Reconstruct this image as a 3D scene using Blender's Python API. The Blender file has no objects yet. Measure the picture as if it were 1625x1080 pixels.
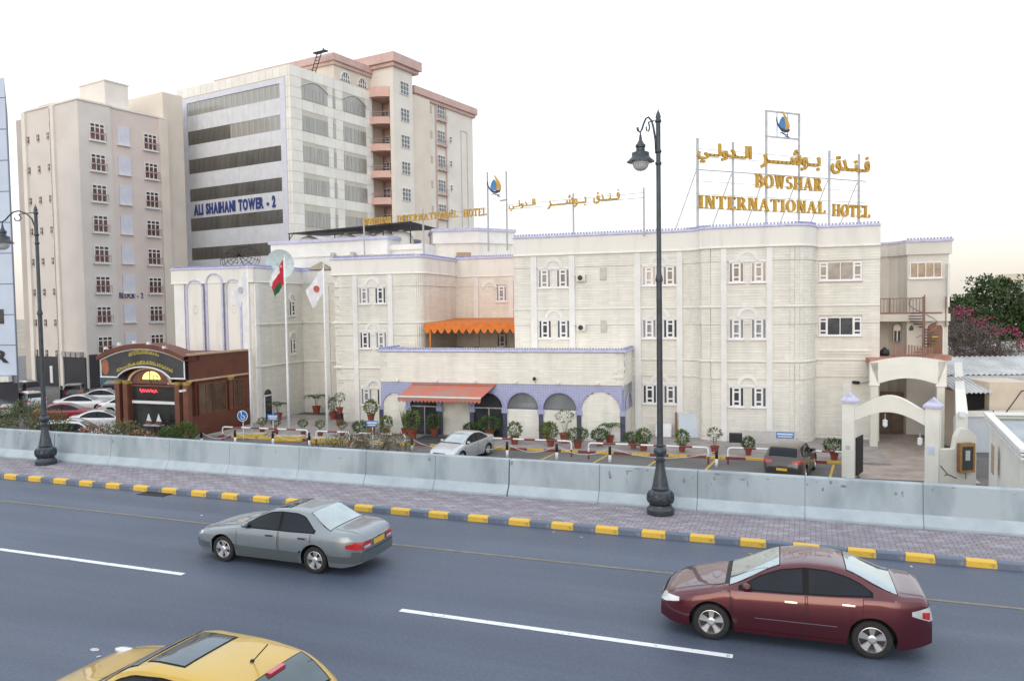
import bpy, bmesh, math, random
from mathutils import Vector, Matrix
from mathutils.bvhtree import BVHTree
random.seed(11)
R=math.radians; sin=math.sin; cos=math.cos; PI=math.pi
sc=bpy.context.scene; C=sc.collection
# ------------------------------------------------------------------ camera
CAMH=5.9; GL=-2.45          # camera height over the road (z=0); level of the hotel forecourt below the road
pit,rol=R(2.6),R(-.834)
_cp,_sp,_cr,_sr=cos(pit),sin(pit),cos(rol),sin(rol)
_rows=[(_cr,-_sr*_cp,_sr*_sp),(_sr,_cr*_cp,-_cr*_sp),(0,_sp,_cp)]      # camera right, down, forward in (x, down, forward)
_w=[Vector((r[0],r[2],-r[1])) for r in _rows]
cam=bpy.data.cameras.new('camera'); co=bpy.data.objects.new('camera',cam); C.objects.link(co)
m=Matrix.Identity(4)
for i,v in enumerate((_w[0],-_w[1],-_w[2])):
    for j in range(3): m[j][i]=v[j]
m.translation=(0,0,CAMH); co.matrix_world=m
cam.sensor_width=36; cam.lens=1240/1625*36; cam.clip_end=3000; cam.clip_start=.1
sc.camera=co
# ------------------------------------------------------------------ sky, sun, exposure
SUN_EL,SUN_AZ=R(9),R(200)     # azimuth of the sun seen from above, clockwise from +Y: low behind the camera
wd=bpy.data.worlds.new('World'); sc.world=wd; wd.use_nodes=True
nt=wd.node_tree; bg=nt.nodes['Background']
sky=nt.nodes.new('ShaderNodeTexSky'); sky.sky_type='NISHITA'; sky.sun_disc=False
sky.sun_elevation=SUN_EL; sky.sun_rotation=SUN_AZ; sky.air_density=1.0; sky.dust_density=2.5; sky.ozone_density=1.0
mixn=nt.nodes.new('ShaderNodeMix'); mixn.data_type='RGBA'; mixn.inputs[0].default_value=.78
# thin bright haze over the clear-sky colour, creamier towards the horizon
tcw=nt.nodes.new('ShaderNodeTexCoord'); sepw=nt.nodes.new('ShaderNodeSeparateXYZ'); rpw=nt.nodes.new('ShaderNodeValToRGB'); nt.links.new(tcw.outputs['Generated'],sepw.inputs[0]); nt.links.new(sepw.outputs[2],rpw.inputs[0])
for e_,(p_,c_) in zip([rpw.color_ramp.elements[0],rpw.color_ramp.elements[1],rpw.color_ramp.elements.new(.13),rpw.color_ramp.elements.new(.36)],((0,(.58,.53,.47,1)),(.8,(.62,.80,1,1)),(.13,(.80,.80,.795,1)),(.36,(.82,.90,.98,1)))): e_.position=p_; e_.color=c_
scw=nt.nodes.new('ShaderNodeVectorMath'); scw.operation='SCALE'; scw.inputs['Scale'].default_value=9.3; nt.links.new(rpw.outputs[0],scw.inputs[0]); nt.links.new(scw.outputs[0],mixn.inputs[7])
nt.links.new(sky.outputs[0],mixn.inputs[6]); nt.links.new(mixn.outputs[2],bg.inputs[0])
bg.inputs[1].default_value=.15
sl=bpy.data.lights.new('sun','SUN'); sl.energy=.5; sl.angle=R(40); sl.color=(1,.97,.93)
so=bpy.data.objects.new('sun',sl); C.objects.link(so)
_sd=Vector((sin(SUN_AZ)*cos(SUN_EL),cos(SUN_AZ)*cos(SUN_EL),sin(SUN_EL)))
so.rotation_euler=_sd.to_track_quat('Z','Y').to_euler()
vs=sc.view_settings; vs.view_transform='Standard'; vs.look='None'; vs.exposure=.36; vs.gamma=1; vs.use_curve_mapping=False
# ------------------------------------------------------------------ materials
MATS={}
def mat(name,col,rough=.6,var=.08,scale=2.0,bump=0,bscale=25,metal=0,coat=0,spec=.5,emit=None,stretch=None,col2=None,lo=.35,hi=.65,detail=4,trans=0):
    if name in MATS: return MATS[name]
    mt=bpy.data.materials.new(name); mt.use_nodes=True; n=mt.node_tree; b=n.nodes['Principled BSDF']
    tc=n.nodes.new('ShaderNodeTexCoord'); src=tc.outputs['Object']
    if stretch:
        mp=n.nodes.new('ShaderNodeMapping'); mp.inputs['Scale'].default_value=stretch; n.links.new(src,mp.inputs[0]); src=mp.outputs[0]
    nz=n.nodes.new('ShaderNodeTexNoise'); nz.inputs['Scale'].default_value=scale; nz.inputs['Detail'].default_value=detail; n.links.new(src,nz.inputs['Vector'])
    rp=n.nodes.new('ShaderNodeValToRGB'); rp.color_ramp.elements[0].position=lo; rp.color_ramp.elements[1].position=hi
    c2=col2 if col2 else tuple(min(1,c*(1+var)) for c in col)
    c1=col if col2 else tuple(c*(1-var) for c in col)
    rp.color_ramp.elements[0].color=(*c1,1); rp.color_ramp.elements[1].color=(*c2,1)
    n.links.new(nz.outputs['Fac'],rp.inputs[0]); n.links.new(rp.outputs[0],b.inputs['Base Color'])
    b.inputs['Roughness'].default_value=rough; b.inputs['Metallic'].default_value=metal
    b.inputs['Specular IOR Level'].default_value=spec; b.inputs['Coat Weight'].default_value=coat; b.inputs['Coat Roughness'].default_value=.04
    if trans: b.inputs['Transmission Weight'].default_value=trans
    if bump:
        nb=n.nodes.new('ShaderNodeTexNoise'); nb.inputs['Scale'].default_value=bscale; nb.inputs['Detail'].default_value=3; n.links.new(tc.outputs['Object'],nb.inputs['Vector'])
        bp=n.nodes.new('ShaderNodeBump'); bp.inputs['Strength'].default_value=bump; bp.inputs['Distance'].default_value=.02; n.links.new(nb.outputs['Fac'],bp.inputs['Height']); n.links.new(bp.outputs[0],b.inputs['Normal'])
    if emit: b.inputs['Emission Color'].default_value=(*emit[:3],1); b.inputs['Emission Strength'].default_value=emit[3]
    MATS[name]=mt; return mt
def tilemat(name,c1,c2,mortar,w,h,rough=.5,msize=.02,off=.5,bump=.4):
    mt=bpy.data.materials.new(name); mt.use_nodes=True; n=mt.node_tree; b=n.nodes['Principled BSDF']
    tc=n.nodes.new('ShaderNodeTexCoord'); mp=n.nodes.new('ShaderNodeMapping'); mp.inputs['Rotation'].default_value=(R(90),0,0)
    br=n.nodes.new('ShaderNodeTexBrick'); br.inputs['Scale'].default_value=1; br.inputs['Brick Width'].default_value=w; br.inputs['Row Height'].default_value=h
    br.inputs['Mortar Size'].default_value=msize*h; br.offset=off
    br.inputs['Color1'].default_value=(*c1,1); br.inputs['Color2'].default_value=(*c2,1); br.inputs['Mortar'].default_value=(*mortar,1)
    n.links.new(tc.outputs['Object'],mp.inputs[0]); n.links.new(mp.outputs[0],br.inputs['Vector']); n.links.new(br.outputs['Color'],b.inputs['Base Color'])
    b.inputs['Roughness'].default_value=rough
    MATS[name]=mt; return mt
def attrmat(name,rough=.8,var=.12,scale=6,bump=.3,bscale=40,spec=.3,stretch=(1,1,1)):
    """colour of each piece from its own colour attribute, with grain on top"""
    mt=bpy.data.materials.new(name); mt.use_nodes=True; n=mt.node_tree; b=n.nodes['Principled BSDF']
    at=n.nodes.new('ShaderNodeAttribute'); at.attribute_name='piece'
    tc=n.nodes.new('ShaderNodeTexCoord'); nz=n.nodes.new('ShaderNodeTexNoise'); nz.inputs['Scale'].default_value=scale; nz.inputs['Detail'].default_value=5; mp=n.nodes.new('ShaderNodeMapping'); mp.inputs['Scale'].default_value=stretch; n.links.new(tc.outputs['Object'],mp.inputs[0]); n.links.new(mp.outputs[0],nz.inputs['Vector'])
    mr=n.nodes.new('ShaderNodeMapRange'); mr.inputs[1].default_value=.3; mr.inputs[2].default_value=.7; mr.inputs[3].default_value=1-var; mr.inputs[4].default_value=1+var; n.links.new(nz.outputs['Fac'],mr.inputs[0])
    mx=n.nodes.new('ShaderNodeVectorMath'); mx.operation='SCALE'; n.links.new(at.outputs['Color'],mx.inputs[0]); n.links.new(mr.outputs[0],mx.inputs['Scale']); n.links.new(mx.outputs[0],b.inputs['Base Color'])
    b.inputs['Roughness'].default_value=rough; b.inputs['Specular IOR Level'].default_value=spec
    if bump:
        nb=n.nodes.new('ShaderNodeTexNoise'); nb.inputs['Scale'].default_value=bscale; n.links.new(tc.outputs['Object'],nb.inputs['Vector'])
        bp=n.nodes.new('ShaderNodeBump'); bp.inputs['Strength'].default_value=bump; bp.inputs['Distance'].default_value=.02; n.links.new(nb.outputs['Fac'],bp.inputs['Height']); n.links.new(bp.outputs[0],b.inputs['Normal'])
    MATS[name]=mt; return mt
# ------------------------------------------------------------------ mesh builder
class MB:
    def __init__(s): s.v=[]; s.f=[]; s.c=[]; s.col=None
    def add(s,v,f):
        o=len(s.v); s.v+=[tuple(p) for p in v]; s.f+=[tuple(i+o for i in q) for q in f]
        if s.col is not None: s.c+=[s.col]*len(f)
        return s
    def box(s,x0,x1,y0,y1,z0,z1):
        return s.add([(x0,y0,z0),(x1,y0,z0),(x1,y1,z0),(x0,y1,z0),(x0,y0,z1),(x1,y0,z1),(x1,y1,z1),(x0,y1,z1)],
            [(0,3,2,1),(4,5,6,7),(0,1,5,4),(1,2,6,5),(2,3,7,6),(3,0,4,7)])
    def prism(s,poly,a0,a1,ax='y'):
        """2-D polygon (counter-clockwise seen from -ax for y) swept along an axis"""
        n=len(poly)
        def P(p,a):
            if ax=='y': return (p[0],a,p[1])
            if ax=='z': return (p[0],p[1],a)
            return (a,p[0],p[1])
        v=[P(p,a0) for p in poly]+[P(p,a1) for p in poly]
        f=[tuple(range(n)),tuple(range(2*n-1,n-1,-1))]+[(i,i+n,(i+1)%n+n,(i+1)%n) for i in range(n)]
        if ax=='z': f=[tuple(reversed(q)) for q in f]
        return s.add(v,f)
    def lathe(s,prof,n=16,c=(0,0,0),cap=True):
        v=[];f=[]
        for r,z in prof:
            for k in range(n): a=2*PI*k/n; v.append((c[0]+r*cos(a),c[1]+r*sin(a),c[2]+z))
        for i in range(len(prof)-1):
            for k in range(n): k2=(k+1)%n; f.append((i*n+k,i*n+k2,(i+1)*n+k2,(i+1)*n+k))
        if cap: f.append(tuple(range(n-1,-1,-1))); f.append(tuple((len(prof)-1)*n+k for k in range(n)))
        return s.add(v,f)
    def tube(s,pts,r,n=6,cap=True):
        pts=[Vector(p) for p in pts]; v=[];f=[]; rr=r if isinstance(r,(list,tuple)) else [r]*len(pts)
        t=(pts[1]-pts[0]).normalized(); up=Vector((0,0,1)) if abs(t.z)<.9 else Vector((1,0,0)); a=t.cross(up).normalized()
        for i,p in enumerate(pts):
            t=(pts[min(i+1,len(pts)-1)]-pts[max(i-1,0)]).normalized(); a=(a-t*a.dot(t)).normalized(); b=t.cross(a)
            for k in range(n): q=2*PI*k/n; v.append(p+(a*cos(q)+b*sin(q))*rr[i])
        for i in range(len(pts)-1):
            for k in range(n): k2=(k+1)%n; f.append((i*n+k,i*n+k2,(i+1)*n+k2,(i+1)*n+k))
        if cap: f.append(tuple(range(n-1,-1,-1))); f.append(tuple((len(pts)-1)*n+k for k in range(n)))
        return s.add(v,f)
    def grid(s,P):
        """P: rows of 3-D points"""
        n=len(P[0]); v=[p for r in P for p in r]
        return s.add(v,[(i*n+j,i*n+j+1,(i+1)*n+j+1,(i+1)*n+j) for i in range(len(P)-1) for j in range(n-1)])
    def mesh(s,name,m,smooth=False):
        me=bpy.data.meshes.new(name); me.from_pydata(s.v,[],s.f)
        if s.c:
            at=me.color_attributes.new('piece','FLOAT_COLOR','CORNER'); d=[]
            for q,c in zip(s.f,s.c): d+=[c[0],c[1],c[2],1]*len(q)
            at.data.foreach_set('color',d)
        if m is not None: me.materials.append(m)
        if smooth: me.polygons.foreach_set('use_smooth',[True]*len(me.polygons))
        me.update(); return me
    def build(s,name,m,parent=None,smooth=False,loc=(0,0,0),rz=0,bevel=0,fix=True,ang=None):
        me=s.mesh(name,m,smooth)
        if fix:
            bm=bmesh.new(); bm.from_mesh(me); bmesh.ops.recalc_face_normals(bm,faces=bm.faces); bm.to_mesh(me); bm.free()
        if ang:
            me.set_sharp_from_angle(angle=R(ang))
        o=inst(name,me,parent,loc,rz)
        if bevel:
            b=o.modifiers.new('bevel','BEVEL'); b.width=bevel; b.segments=2; b.limit_method='ANGLE'
        return o
def inst(name,me,parent=None,loc=(0,0,0),rz=0):
    o=bpy.data.objects.new(name,me); C.objects.link(o); o.location=loc; o.rotation_euler=(0,0,rz) if not isinstance(rz,tuple) else rz
    if parent: o.parent=parent
    return o
def tag(o,label=None,cat=None,group=None,kind=None):
    if label: o['label']=label
    if cat: o['category']=cat
    if group: o['group']=group
    if kind: o['kind']=kind
    return o
def thing(name,label,cat,loc=(0,0,0),rz=0,group=None):
    return tag(inst(name,None,None,loc,rz),label,cat,group)
def kids(o): return [c for c in bpy.data.objects if c.parent==o]
def copy_tree(o,parent=None):
    c=o.copy(); C.objects.link(c)
    if parent: c.parent=parent
    for k in o.children: copy_tree(k,c)
    return c
def lerp(a,b,t): return a+(b-a)*t
def pw(x,pts):
    if x<=pts[0][0]: return pts[0][1]
    for (a,b),(c,d) in zip(pts,pts[1:]):
        if x<=c: return b+(d-b)*(x-a)/(c-a)
    return pts[-1][1]
# text -> mesh (built-in font)
def textmesh(s,size,depth,m,bold=0,align='LEFT',space=1.0):
    c=bpy.data.curves.new('txt','FONT'); c.body=s; c.size=size; c.extrude=depth/2; c.offset=bold; c.align_x=align; c.space_character=space; c.resolution_u=3
    o=bpy.data.objects.new('txt',c); C.objects.link(o); bpy.context.view_layer.update()
    me=bpy.data.meshes.new_from_object(o.evaluated_get(bpy.context.evaluated_depsgraph_get()))
    bpy.data.objects.remove(o); bpy.data.curves.remove(c)
    me.materials.clear(); me.materials.append(m); me.transform(Matrix.Rotation(PI/2,4,'X')); return me    # stands upright, reads from -y
def fitmesh(me,x0,x1,z0,z1,y=0):
    xs=[v.co.x for v in me.vertices]; zs=[v.co.z for v in me.vertices]
    sx=(x1-x0)/(max(xs)-min(xs)); sz=(z1-z0)/(max(zs)-min(zs))
    for v in me.vertices: v.co.x=x0+(v.co.x-min(xs))*sx; v.co.z=z0+(v.co.z-min(zs))*sz; v.co.y+=y
    return me
def textline(s,parent,name,x0,x1,z0,z1,y,depth,m,bold=.01):
    """each character a mesh of its own, spread from x0 to x1"""
    ws=[];ms=[]
    for ch in s:
        if ch==' ': ws.append((.35,0)); ms.append(None); continue
        me=textmesh(ch,1,.02,m,bold); xs=[v.co.x for v in me.vertices]; zs=[v.co.z for v in me.vertices]
        ws.append((max(xs)-min(xs),min(xs))); ms.append((me,min(zs),max(zs)))
    top=max(q[2] for q in ms if q); tot=sum(w[0] for w in ws)+.1*(len(s)-1); k=(x1-x0)/tot; x=x0
    for (w,mn),q in zip(ws,ms):
        if q:
            me=q[0]
            for v in me.vertices: v.co.x=(v.co.x-mn)*k; v.co.z=z0+v.co.z/top*(z1-z0); v.co.y=v.co.y/.02*depth
            inst(name,me,parent,(x,y,0))
        x+=(w+.1)*k
# serif capitals drawn as polygons in a box one unit high
def serif(ch):
    P=[]; q=lambda x0,x1,z0,z1:P.append([(x0,z0),(x1,z0),(x1,z1),(x0,z1)])
    def stem(x0,x1,z0=0,z1=1):
        q(x0,x1,z0,z1)
        if z0==0: q(x0-.07,x1+.07,0,.07)
        if z1==1: q(x0-.07,x1+.07,.93,1)
    def ring(cx,cz,rx,rz,tx,tz,a0,a1,n=14):
        for i in range(n):
            a,b=R(lerp(a0,a1,i/n)),R(lerp(a0,a1,(i+1)/n))
            P.append([(cx+(rx-tx)*cos(a),cz+(rz-tz)*sin(a)),(cx+rx*cos(a),cz+rz*sin(a)),(cx+rx*cos(b),cz+rz*sin(b)),(cx+(rx-tx)*cos(b),cz+(rz-tz)*sin(b))])
    w=.75
    if ch=='I': stem(.08,.28); w=.36
    elif ch=='N': stem(.08,.18); stem(.64,.74); P.append([(.1,1),(.5,0),(.74,0),(.34,1)]); w=.82
    elif ch=='T': q(0,.76,.9,1); q(0,.07,.74,.92); q(.69,.76,.74,.92); stem(.28,.48); w=.76
    elif ch=='E': stem(.08,.28); q(.2,.66,.92,1); q(.2,.66,0,.08); q(.2,.5,.47,.55); q(.6,.66,.78,.94); q(.6,.66,.06,.24); w=.68
    elif ch=='L': stem(.08,.28); q(.2,.66,0,.08); q(.6,.66,.06,.28); w=.68
    elif ch=='H': stem(.08,.26); stem(.6,.78); q(.2,.66,.46,.55); w=.86
    elif ch=='O': ring(.42,.5,.42,.52,.2,.08,0,360,26); w=.84
    elif ch in 'RB':
        stem(.08,.28); ring(.36,.74,.3,.26,.18,.07,-90,90); q(.25,.37,.93,1); q(.25,.37,.48,.55); w=.74
        if ch=='R': P.append([(.32,.5),(.56,.0),(.8,0),(.5,.52)]); w=.8
        else: ring(.38,.26,.34,.27,.2,.07,-90,90); q(.25,.4,0,.07)
    elif ch=='A': P.append([(.06,0),(.15,0),(.44,1),(.38,1)]); P.append([(.38,1),(.5,1),(.82,0),(.6,0)]); q(.2,.62,.28,.35); q(-.02,.22,0,.06); q(.52,.9,0,.06); w=.88
    elif ch=='W':
        for dx in (0,.36): P.append([(dx+.02,1),(dx+.22,1),(dx+.36,0),(dx+.26,0)]); P.append([(dx+.26,0),(dx+.34,0),(dx+.5,1),(dx+.42,1)])
        q(-.02,.28,.94,1); q(.34,.62,.94,1); q(.72,.96,.94,1); w=.94
    elif ch=='S': ring(.33,.73,.28,.27,.15,.08,20,270); ring(.33,.27,.28,.28,.15,.08,-160,90); w=.64
    return P,w
def serifline(s,parent,name,x0,x1,z0,z1,y,depth,m):
    L=[(ch,*serif(ch)) if ch!=' ' else (' ',[], .4) for ch in s]
    tot=sum(l[2] for l in L)+.12*(len(s)-1); k=(x1-x0)/tot; x=x0
    for ch,P,w in L:
        if P:
            b=MB()
            for i,p in enumerate(P): e=.002*(i%3); b.prism([(a*k,c*(z1-z0)) for a,c in p],-depth/2-e,depth/2+e)
            b.build(name,m,parent,loc=(x,y,z0))
        x+=(w+.12)*k
# ------------------------------------------------------------------ shared materials
asph=mat('asphalt',(.061,.079,.124),.55,.0,.5,bump=.35,bscale=90,col2=(.081,.103,.152),stretch=(.12,1.4,1),spec=.55)
asph2=mat('lot_asphalt',(.13,.125,.125),.8,.14,.5,bump=.2,bscale=60)
white_paint=mat('road_paint_white',(.34,.36,.40),.6,.0,8,col2=(.73,.75,.78),lo=.30,hi=.43,detail=6)
yellow_paint=mat('kerb_paint_yellow',(.36,.27,.10),.65,.0,6,bump=.2,bscale=40,col2=(.68,.44,.06),lo=.30,hi=.46,detail=7)
grey_paint=mat('kerb_paint_grey',(.24,.245,.25),.65,.0,6,bump=.2,bscale=40,col2=(.12,.15,.21),lo=.30,hi=.46,detail=7)
faded_yellow=mat('faded_yellow_line',(.19,.17,.13),.7,.15,5)
concrete=mat('barrier_concrete',(.215,.265,.305),.85,.0,1.3,bump=.35,bscale=22,col2=(.365,.425,.47),stretch=(1,1,.35),lo=.28,hi=.55,detail=8)
concrete_skylit=mat('barrier_foot_skylit',(.335,.40,.455),.85,.0,2,bump=.3,bscale=26,col2=(.415,.485,.54),lo=.3,hi=.6,detail=6)  # paler copy of the concrete: skylight on the sloping foot put into the colour
stain=mat('barrier_stain',(.215,.25,.275),.9,.25,5)
plain_conc=mat('plain_concrete',(.42,.43,.43),.85,.12,2,bump=.2)
iron=mat('lamp_iron',(.045,.055,.068),.42,.18,6,bump=.15,bscale=30,spec=.6,metal=.3)
earth=mat('earth',(.32,.28,.23),.95,.2,.2,bump=.3,bscale=6)
RZ=-R(20.6)                                   # road direction
def road_pt(s,t,z=0): return Vector((s*cos(R(20.6))+t*sin(R(20.6)),-s*sin(R(20.6))+t*cos(R(20.6)),z))
def asphalt_detail(mt):
    n=mt.node_tree; b=n.nodes['Principled BSDF']; src=b.inputs['Base Color'].links[0].from_socket
    tc=n.nodes.new('ShaderNodeTexCoord')
    def noise(scale,stretch,lo,hi,a,c,det=3):
        mp=n.nodes.new('ShaderNodeMapping'); mp.inputs['Scale'].default_value=stretch; n.links.new(tc.outputs['Object'],mp.inputs[0])
        z=n.nodes.new('ShaderNodeTexNoise'); z.inputs['Scale'].default_value=scale; z.inputs['Detail'].default_value=det; n.links.new(mp.outputs[0],z.inputs['Vector'])
        r=n.nodes.new('ShaderNodeMapRange'); r.inputs[1].default_value=lo; r.inputs[2].default_value=hi; r.inputs[3].default_value=a; r.inputs[4].default_value=c; n.links.new(z.outputs['Fac'],r.inputs[0]); return r.outputs[0]
    cur=src
    for f in (noise(70,(1,1,1),.3,.7,.80,1.22,2),noise(.9,(.03,1,1),.35,.65,.93,1.05,3),noise(.22,(1,1,1),.35,.65,.9,1.08,4),noise(3.2,(.02,1,1),.42,.6,.975,1.02,2),noise(16,(1,1,1),.38,.64,.90,1.13,3)):   # aggregate, wheel tracks, broad patches, streaks
        v=n.nodes.new('ShaderNodeVectorMath'); v.operation='SCALE'; n.links.new(cur,v.inputs[0]); n.links.new(f,v.inputs['Scale']); cur=v.outputs[0]
    n.links.new(cur,b.inputs['Base Color'])
asphalt_detail(asph); asphalt_detail(asph2)
# ------------------------------------------------------------------ ground and road
b=MB(); N=26; S=900
b.grid([[(-S+2*S*i/N,-S+2*S*j/N,GL-.06) for i in range(N+1)] for j in range(N+1)])
g_=b.build('ground',earth); tag(g_,kind='structure')
b=MB(); b.grid([[(-140+i*8,22.4+j*8,GL) for i in range(30)] for j in range(12)])
tag(b.build('parking_lot',asph2,rz=RZ),kind='structure')
b=MB(); b.box(-150,90,-16,19.40,GL-.05,0); road=tag(b.build('road',asph,rz=RZ),kind='structure')
for s0,s1,t in ((-31,-25,13.9),(-18.85,-13.0,13.5),(-7.37,-1.12,13.22),(5.0,11,13.1),(-19,-13,9.6-.2),(-43,-37,14.2)):
    if t<10: continue
    b=MB(); b.box(s0,s1,t-.07,t+.07,.004,.006); b.build('lane_marking',white_paint,road)
b=MB(); b.grid([[(-60+i,16.98+w+.08*sin((i-60)*.2),.005) for i in range(90)] for w in (-.05,.05)]); b.build('edge_line',faded_yellow,road)
# drain grate by the kerb
dg=MB()
for i in range(12): dg.box(-20.05+i*.085,-20.01+i*.085,19.02,19.38,.002,.022)
dg.box(-20.1,-19.0,19.0,19.03,.002,.02); dg.box(-20.1,-19.0,19.372,19.396,.002,.02)
dgo=dg.build('drain_grate',mat('grate_iron',(.06,.06,.065),.6,.2,8,metal=.5),road)
dd=MB(); dd.box(-20.08,-19.02,19.03,19.37,.001,.003); dd.build('drain_opening',mat('drain_dark',(.01,.01,.012),.9),dgo)
# pale litter scraps on the tarmac
for k,(s,t,r_) in enumerate(((-11.59,9.93,.09),(-11.3,9.75,.04),(-10.9,10.3,.03),(-5.3,18.9,.04),(-6.1,19.1,.03),(2.2,19.0,.04),(-16.2,17.6,.05))):
    p=MB(); n=7; rr=[r_*random.uniform(.5,1) for _ in range(n)]
    p.prism([(rr[i]*1.5*cos(2*PI*i/n),rr[i]*.7*sin(2*PI*i/n)) for i in range(n)],.004,.012,'z')
    tag(p.build('litter_scrap',mat('litter',(.5,.52,.55),.8,.2,9),loc=road_pt(s,t),rz=RZ+k),
        ('larger pale scrap lying on the tarmac by the yellow car' if k==0 else ('','smallest scrap just right of the larger scrap near the yellow car','tiny pale scrap beyond the larger scrap near the yellow car','tiny pale scrap by the kerb behind the silver car','tiny pale scrap touching the kerb between the moving cars','tiny pale scrap by the kerb beyond the maroon car','tiny pale scrap on the tarmac left of the silver car')[k]),'litter','scraps on the road' if k else None)
# kerb: painted stones
kerb=inst('kerb',None,None,(0,0,0),RZ); kerb['kind']='structure'
def stone(m):
    b=MB(); b.prism([(19.40,0),(19.58,0),(19.58,.155),(19.43,.155),(19.402,.125)],.006,.594,'x'); return b.mesh('kerb_stone',m)
k1,k2=stone(yellow_paint),stone(grey_paint)
for i in range(-60,30):
    s=-11.07+1.2*i
    for d,me in ((0,k1),(.6,k2)):
        o=inst('kerb_stone',me,kerb,(s+d,0,0)); o.scale=(1,1,1)
b=MB(); b.box(-90,40,19.41,19.57,GL,.10); b.build('kerb_bed',plain_conc,kerb)
# pavement of blocks
pav=MB(); pav.box(-90,40,19.58,22.3,GL,.128); pavement=tag(pav.build('pavement',mat('paving_joint',(.20,.19,.18),.95,.15,5),rz=RZ),kind='structure')
pcols=[(.265,.24,.272),(.285,.252,.282),(.295,.292,.335),(.315,.315,.358),(.255,.232,.265),(.272,.262,.30)]
pave_m=attrmat('paving_block',.9,.16,3,.25,30)
def paver_mesh(col):
    b=MB(); b.col=col; h=.006
    b.add([(0.004,.004,0),(.246,.004,0),(.246,.121,0),(.004,.121,0),(.010,.010,.02),(.240,.010,.02),(.240,.115,.02),(.010,.115,.02)],[(4,5,6,7),(0,1,5,4),(1,2,6,5),(2,3,7,6),(3,0,4,7)])
    return b
pv=[paver_mesh(c) for c in pcols]; pvm=[p.mesh('paving_block',pave_m) for p in pv]
def pick(i,j):
    q=(i//2+(j//2)*1)%3
    base=(2,3,5) if q==0 else (0,1,4,0)
    return random.choice(base)
rest=MB(); near=0
for j in range(17):
    t=19.585+j*.125
    for i in range(-240,130):
        s=i*.25+(.125 if j%2 else 0); k=pick(i,j)
        if 0<s<9.6 and j<8 and near<300:
            inst('paving_block',pvm[k],pavement,(s,t,.129+random.uniform(0,.004))); near+=1
        else:
            rest.col=pcols[k]; z=.129+random.uniform(0,.004)
            rest.add([(x+s,y+t,h+z) for x,y,h in pv[k].v],pv[k].f)
tag(rest.build('paving_blocks',pave_m,pavement,fix=False),kind='stuff')
# ------------------------------------------------------------------ concrete barrier
bar=thing('concrete_barrier','long pale concrete road barrier with sloping foot beside the pavement','barrier',(0,0,0),RZ)
TB=21.75; BT=1.22
joints=[-90,-60,-45,-36,-27.3,-24.4,-21.6,-18.9,-16,-13.4,-10.9,-8.41,-5.6,-2.8,0,2.8,5.6,8.4,11.2,20,40]
for a,c in zip(joints,joints[1:]):
    wide=.035 if c in(-27.3,-8.41) else .009; wl=.035 if a in(-27.3,-8.41) else .009
    b=MB(); b.prism([(TB,.10),(TB+.62,.10),(TB+.62,.2),(TB+.48,BT-.02),(TB+.46,BT),(TB+.26,BT),(TB+.24,BT-.02),(TB+.17,.46),(TB,.2)],a+wl/2,c-wide/2,'x')
    n=len(b.f); me=b.mesh('barrier_section',concrete)
    me.materials.append(concrete_skylit); bm=bmesh.new(); bm.from_mesh(me); bmesh.ops.recalc_face_normals(bm,faces=bm.faces)
    for f in bm.faces:
        if abs(f.normal.x)<.5 and f.calc_center_median().z<.45: f.material_index=1
    bm.to_mesh(me); bm.free()
    o=inst('barrier_section',me,bar); bv=o.modifiers.new('bevel','BEVEL'); bv.width=.012; bv.segments=2; bv.limit_method='ANGLE'; bv.angle_limit=R(25)
b=MB(); b.box(-90,40,TB+.03,TB+.6,GL-.05,.099); b.build('retaining_foot',plain_conc,bar)
# rain streaks and chips: irregular thin blotches on the upper face
def on_face(s,z):   # the steep face of the barrier
    return (s,TB+.17+(z-.46)/(BT-.02-.46)*.07-.0025,z)
st=MB()
for k in range(62):
    s=random.uniform(-34,13); 
    if random.random()<.5: s=random.uniform(-6,13)
    z=BT-.03-random.uniform(0,.16)*(random.random()<.7)-random.uniform(0,.25)*(random.random()<.3); w=random.uniform(.01,.07); h=random.uniform(.04,.26)
    if random.random()<.3: w,h=w*2.2,h*.35
    n=9; top=z; P=[]
    for i in range(n):
        a=2*PI*i/n; q=random.uniform(.5,1); P.append((s+w*q*cos(a),max(.48,min(BT-.025,top-h/2+h/2*q*sin(a)))))
    if min(p[1] for p in P)<.5: continue
    st.add([on_face(*p) for p in P],[tuple(range(n))])
tag(st.build('stain',stain,bar),kind='stuff')
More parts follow.
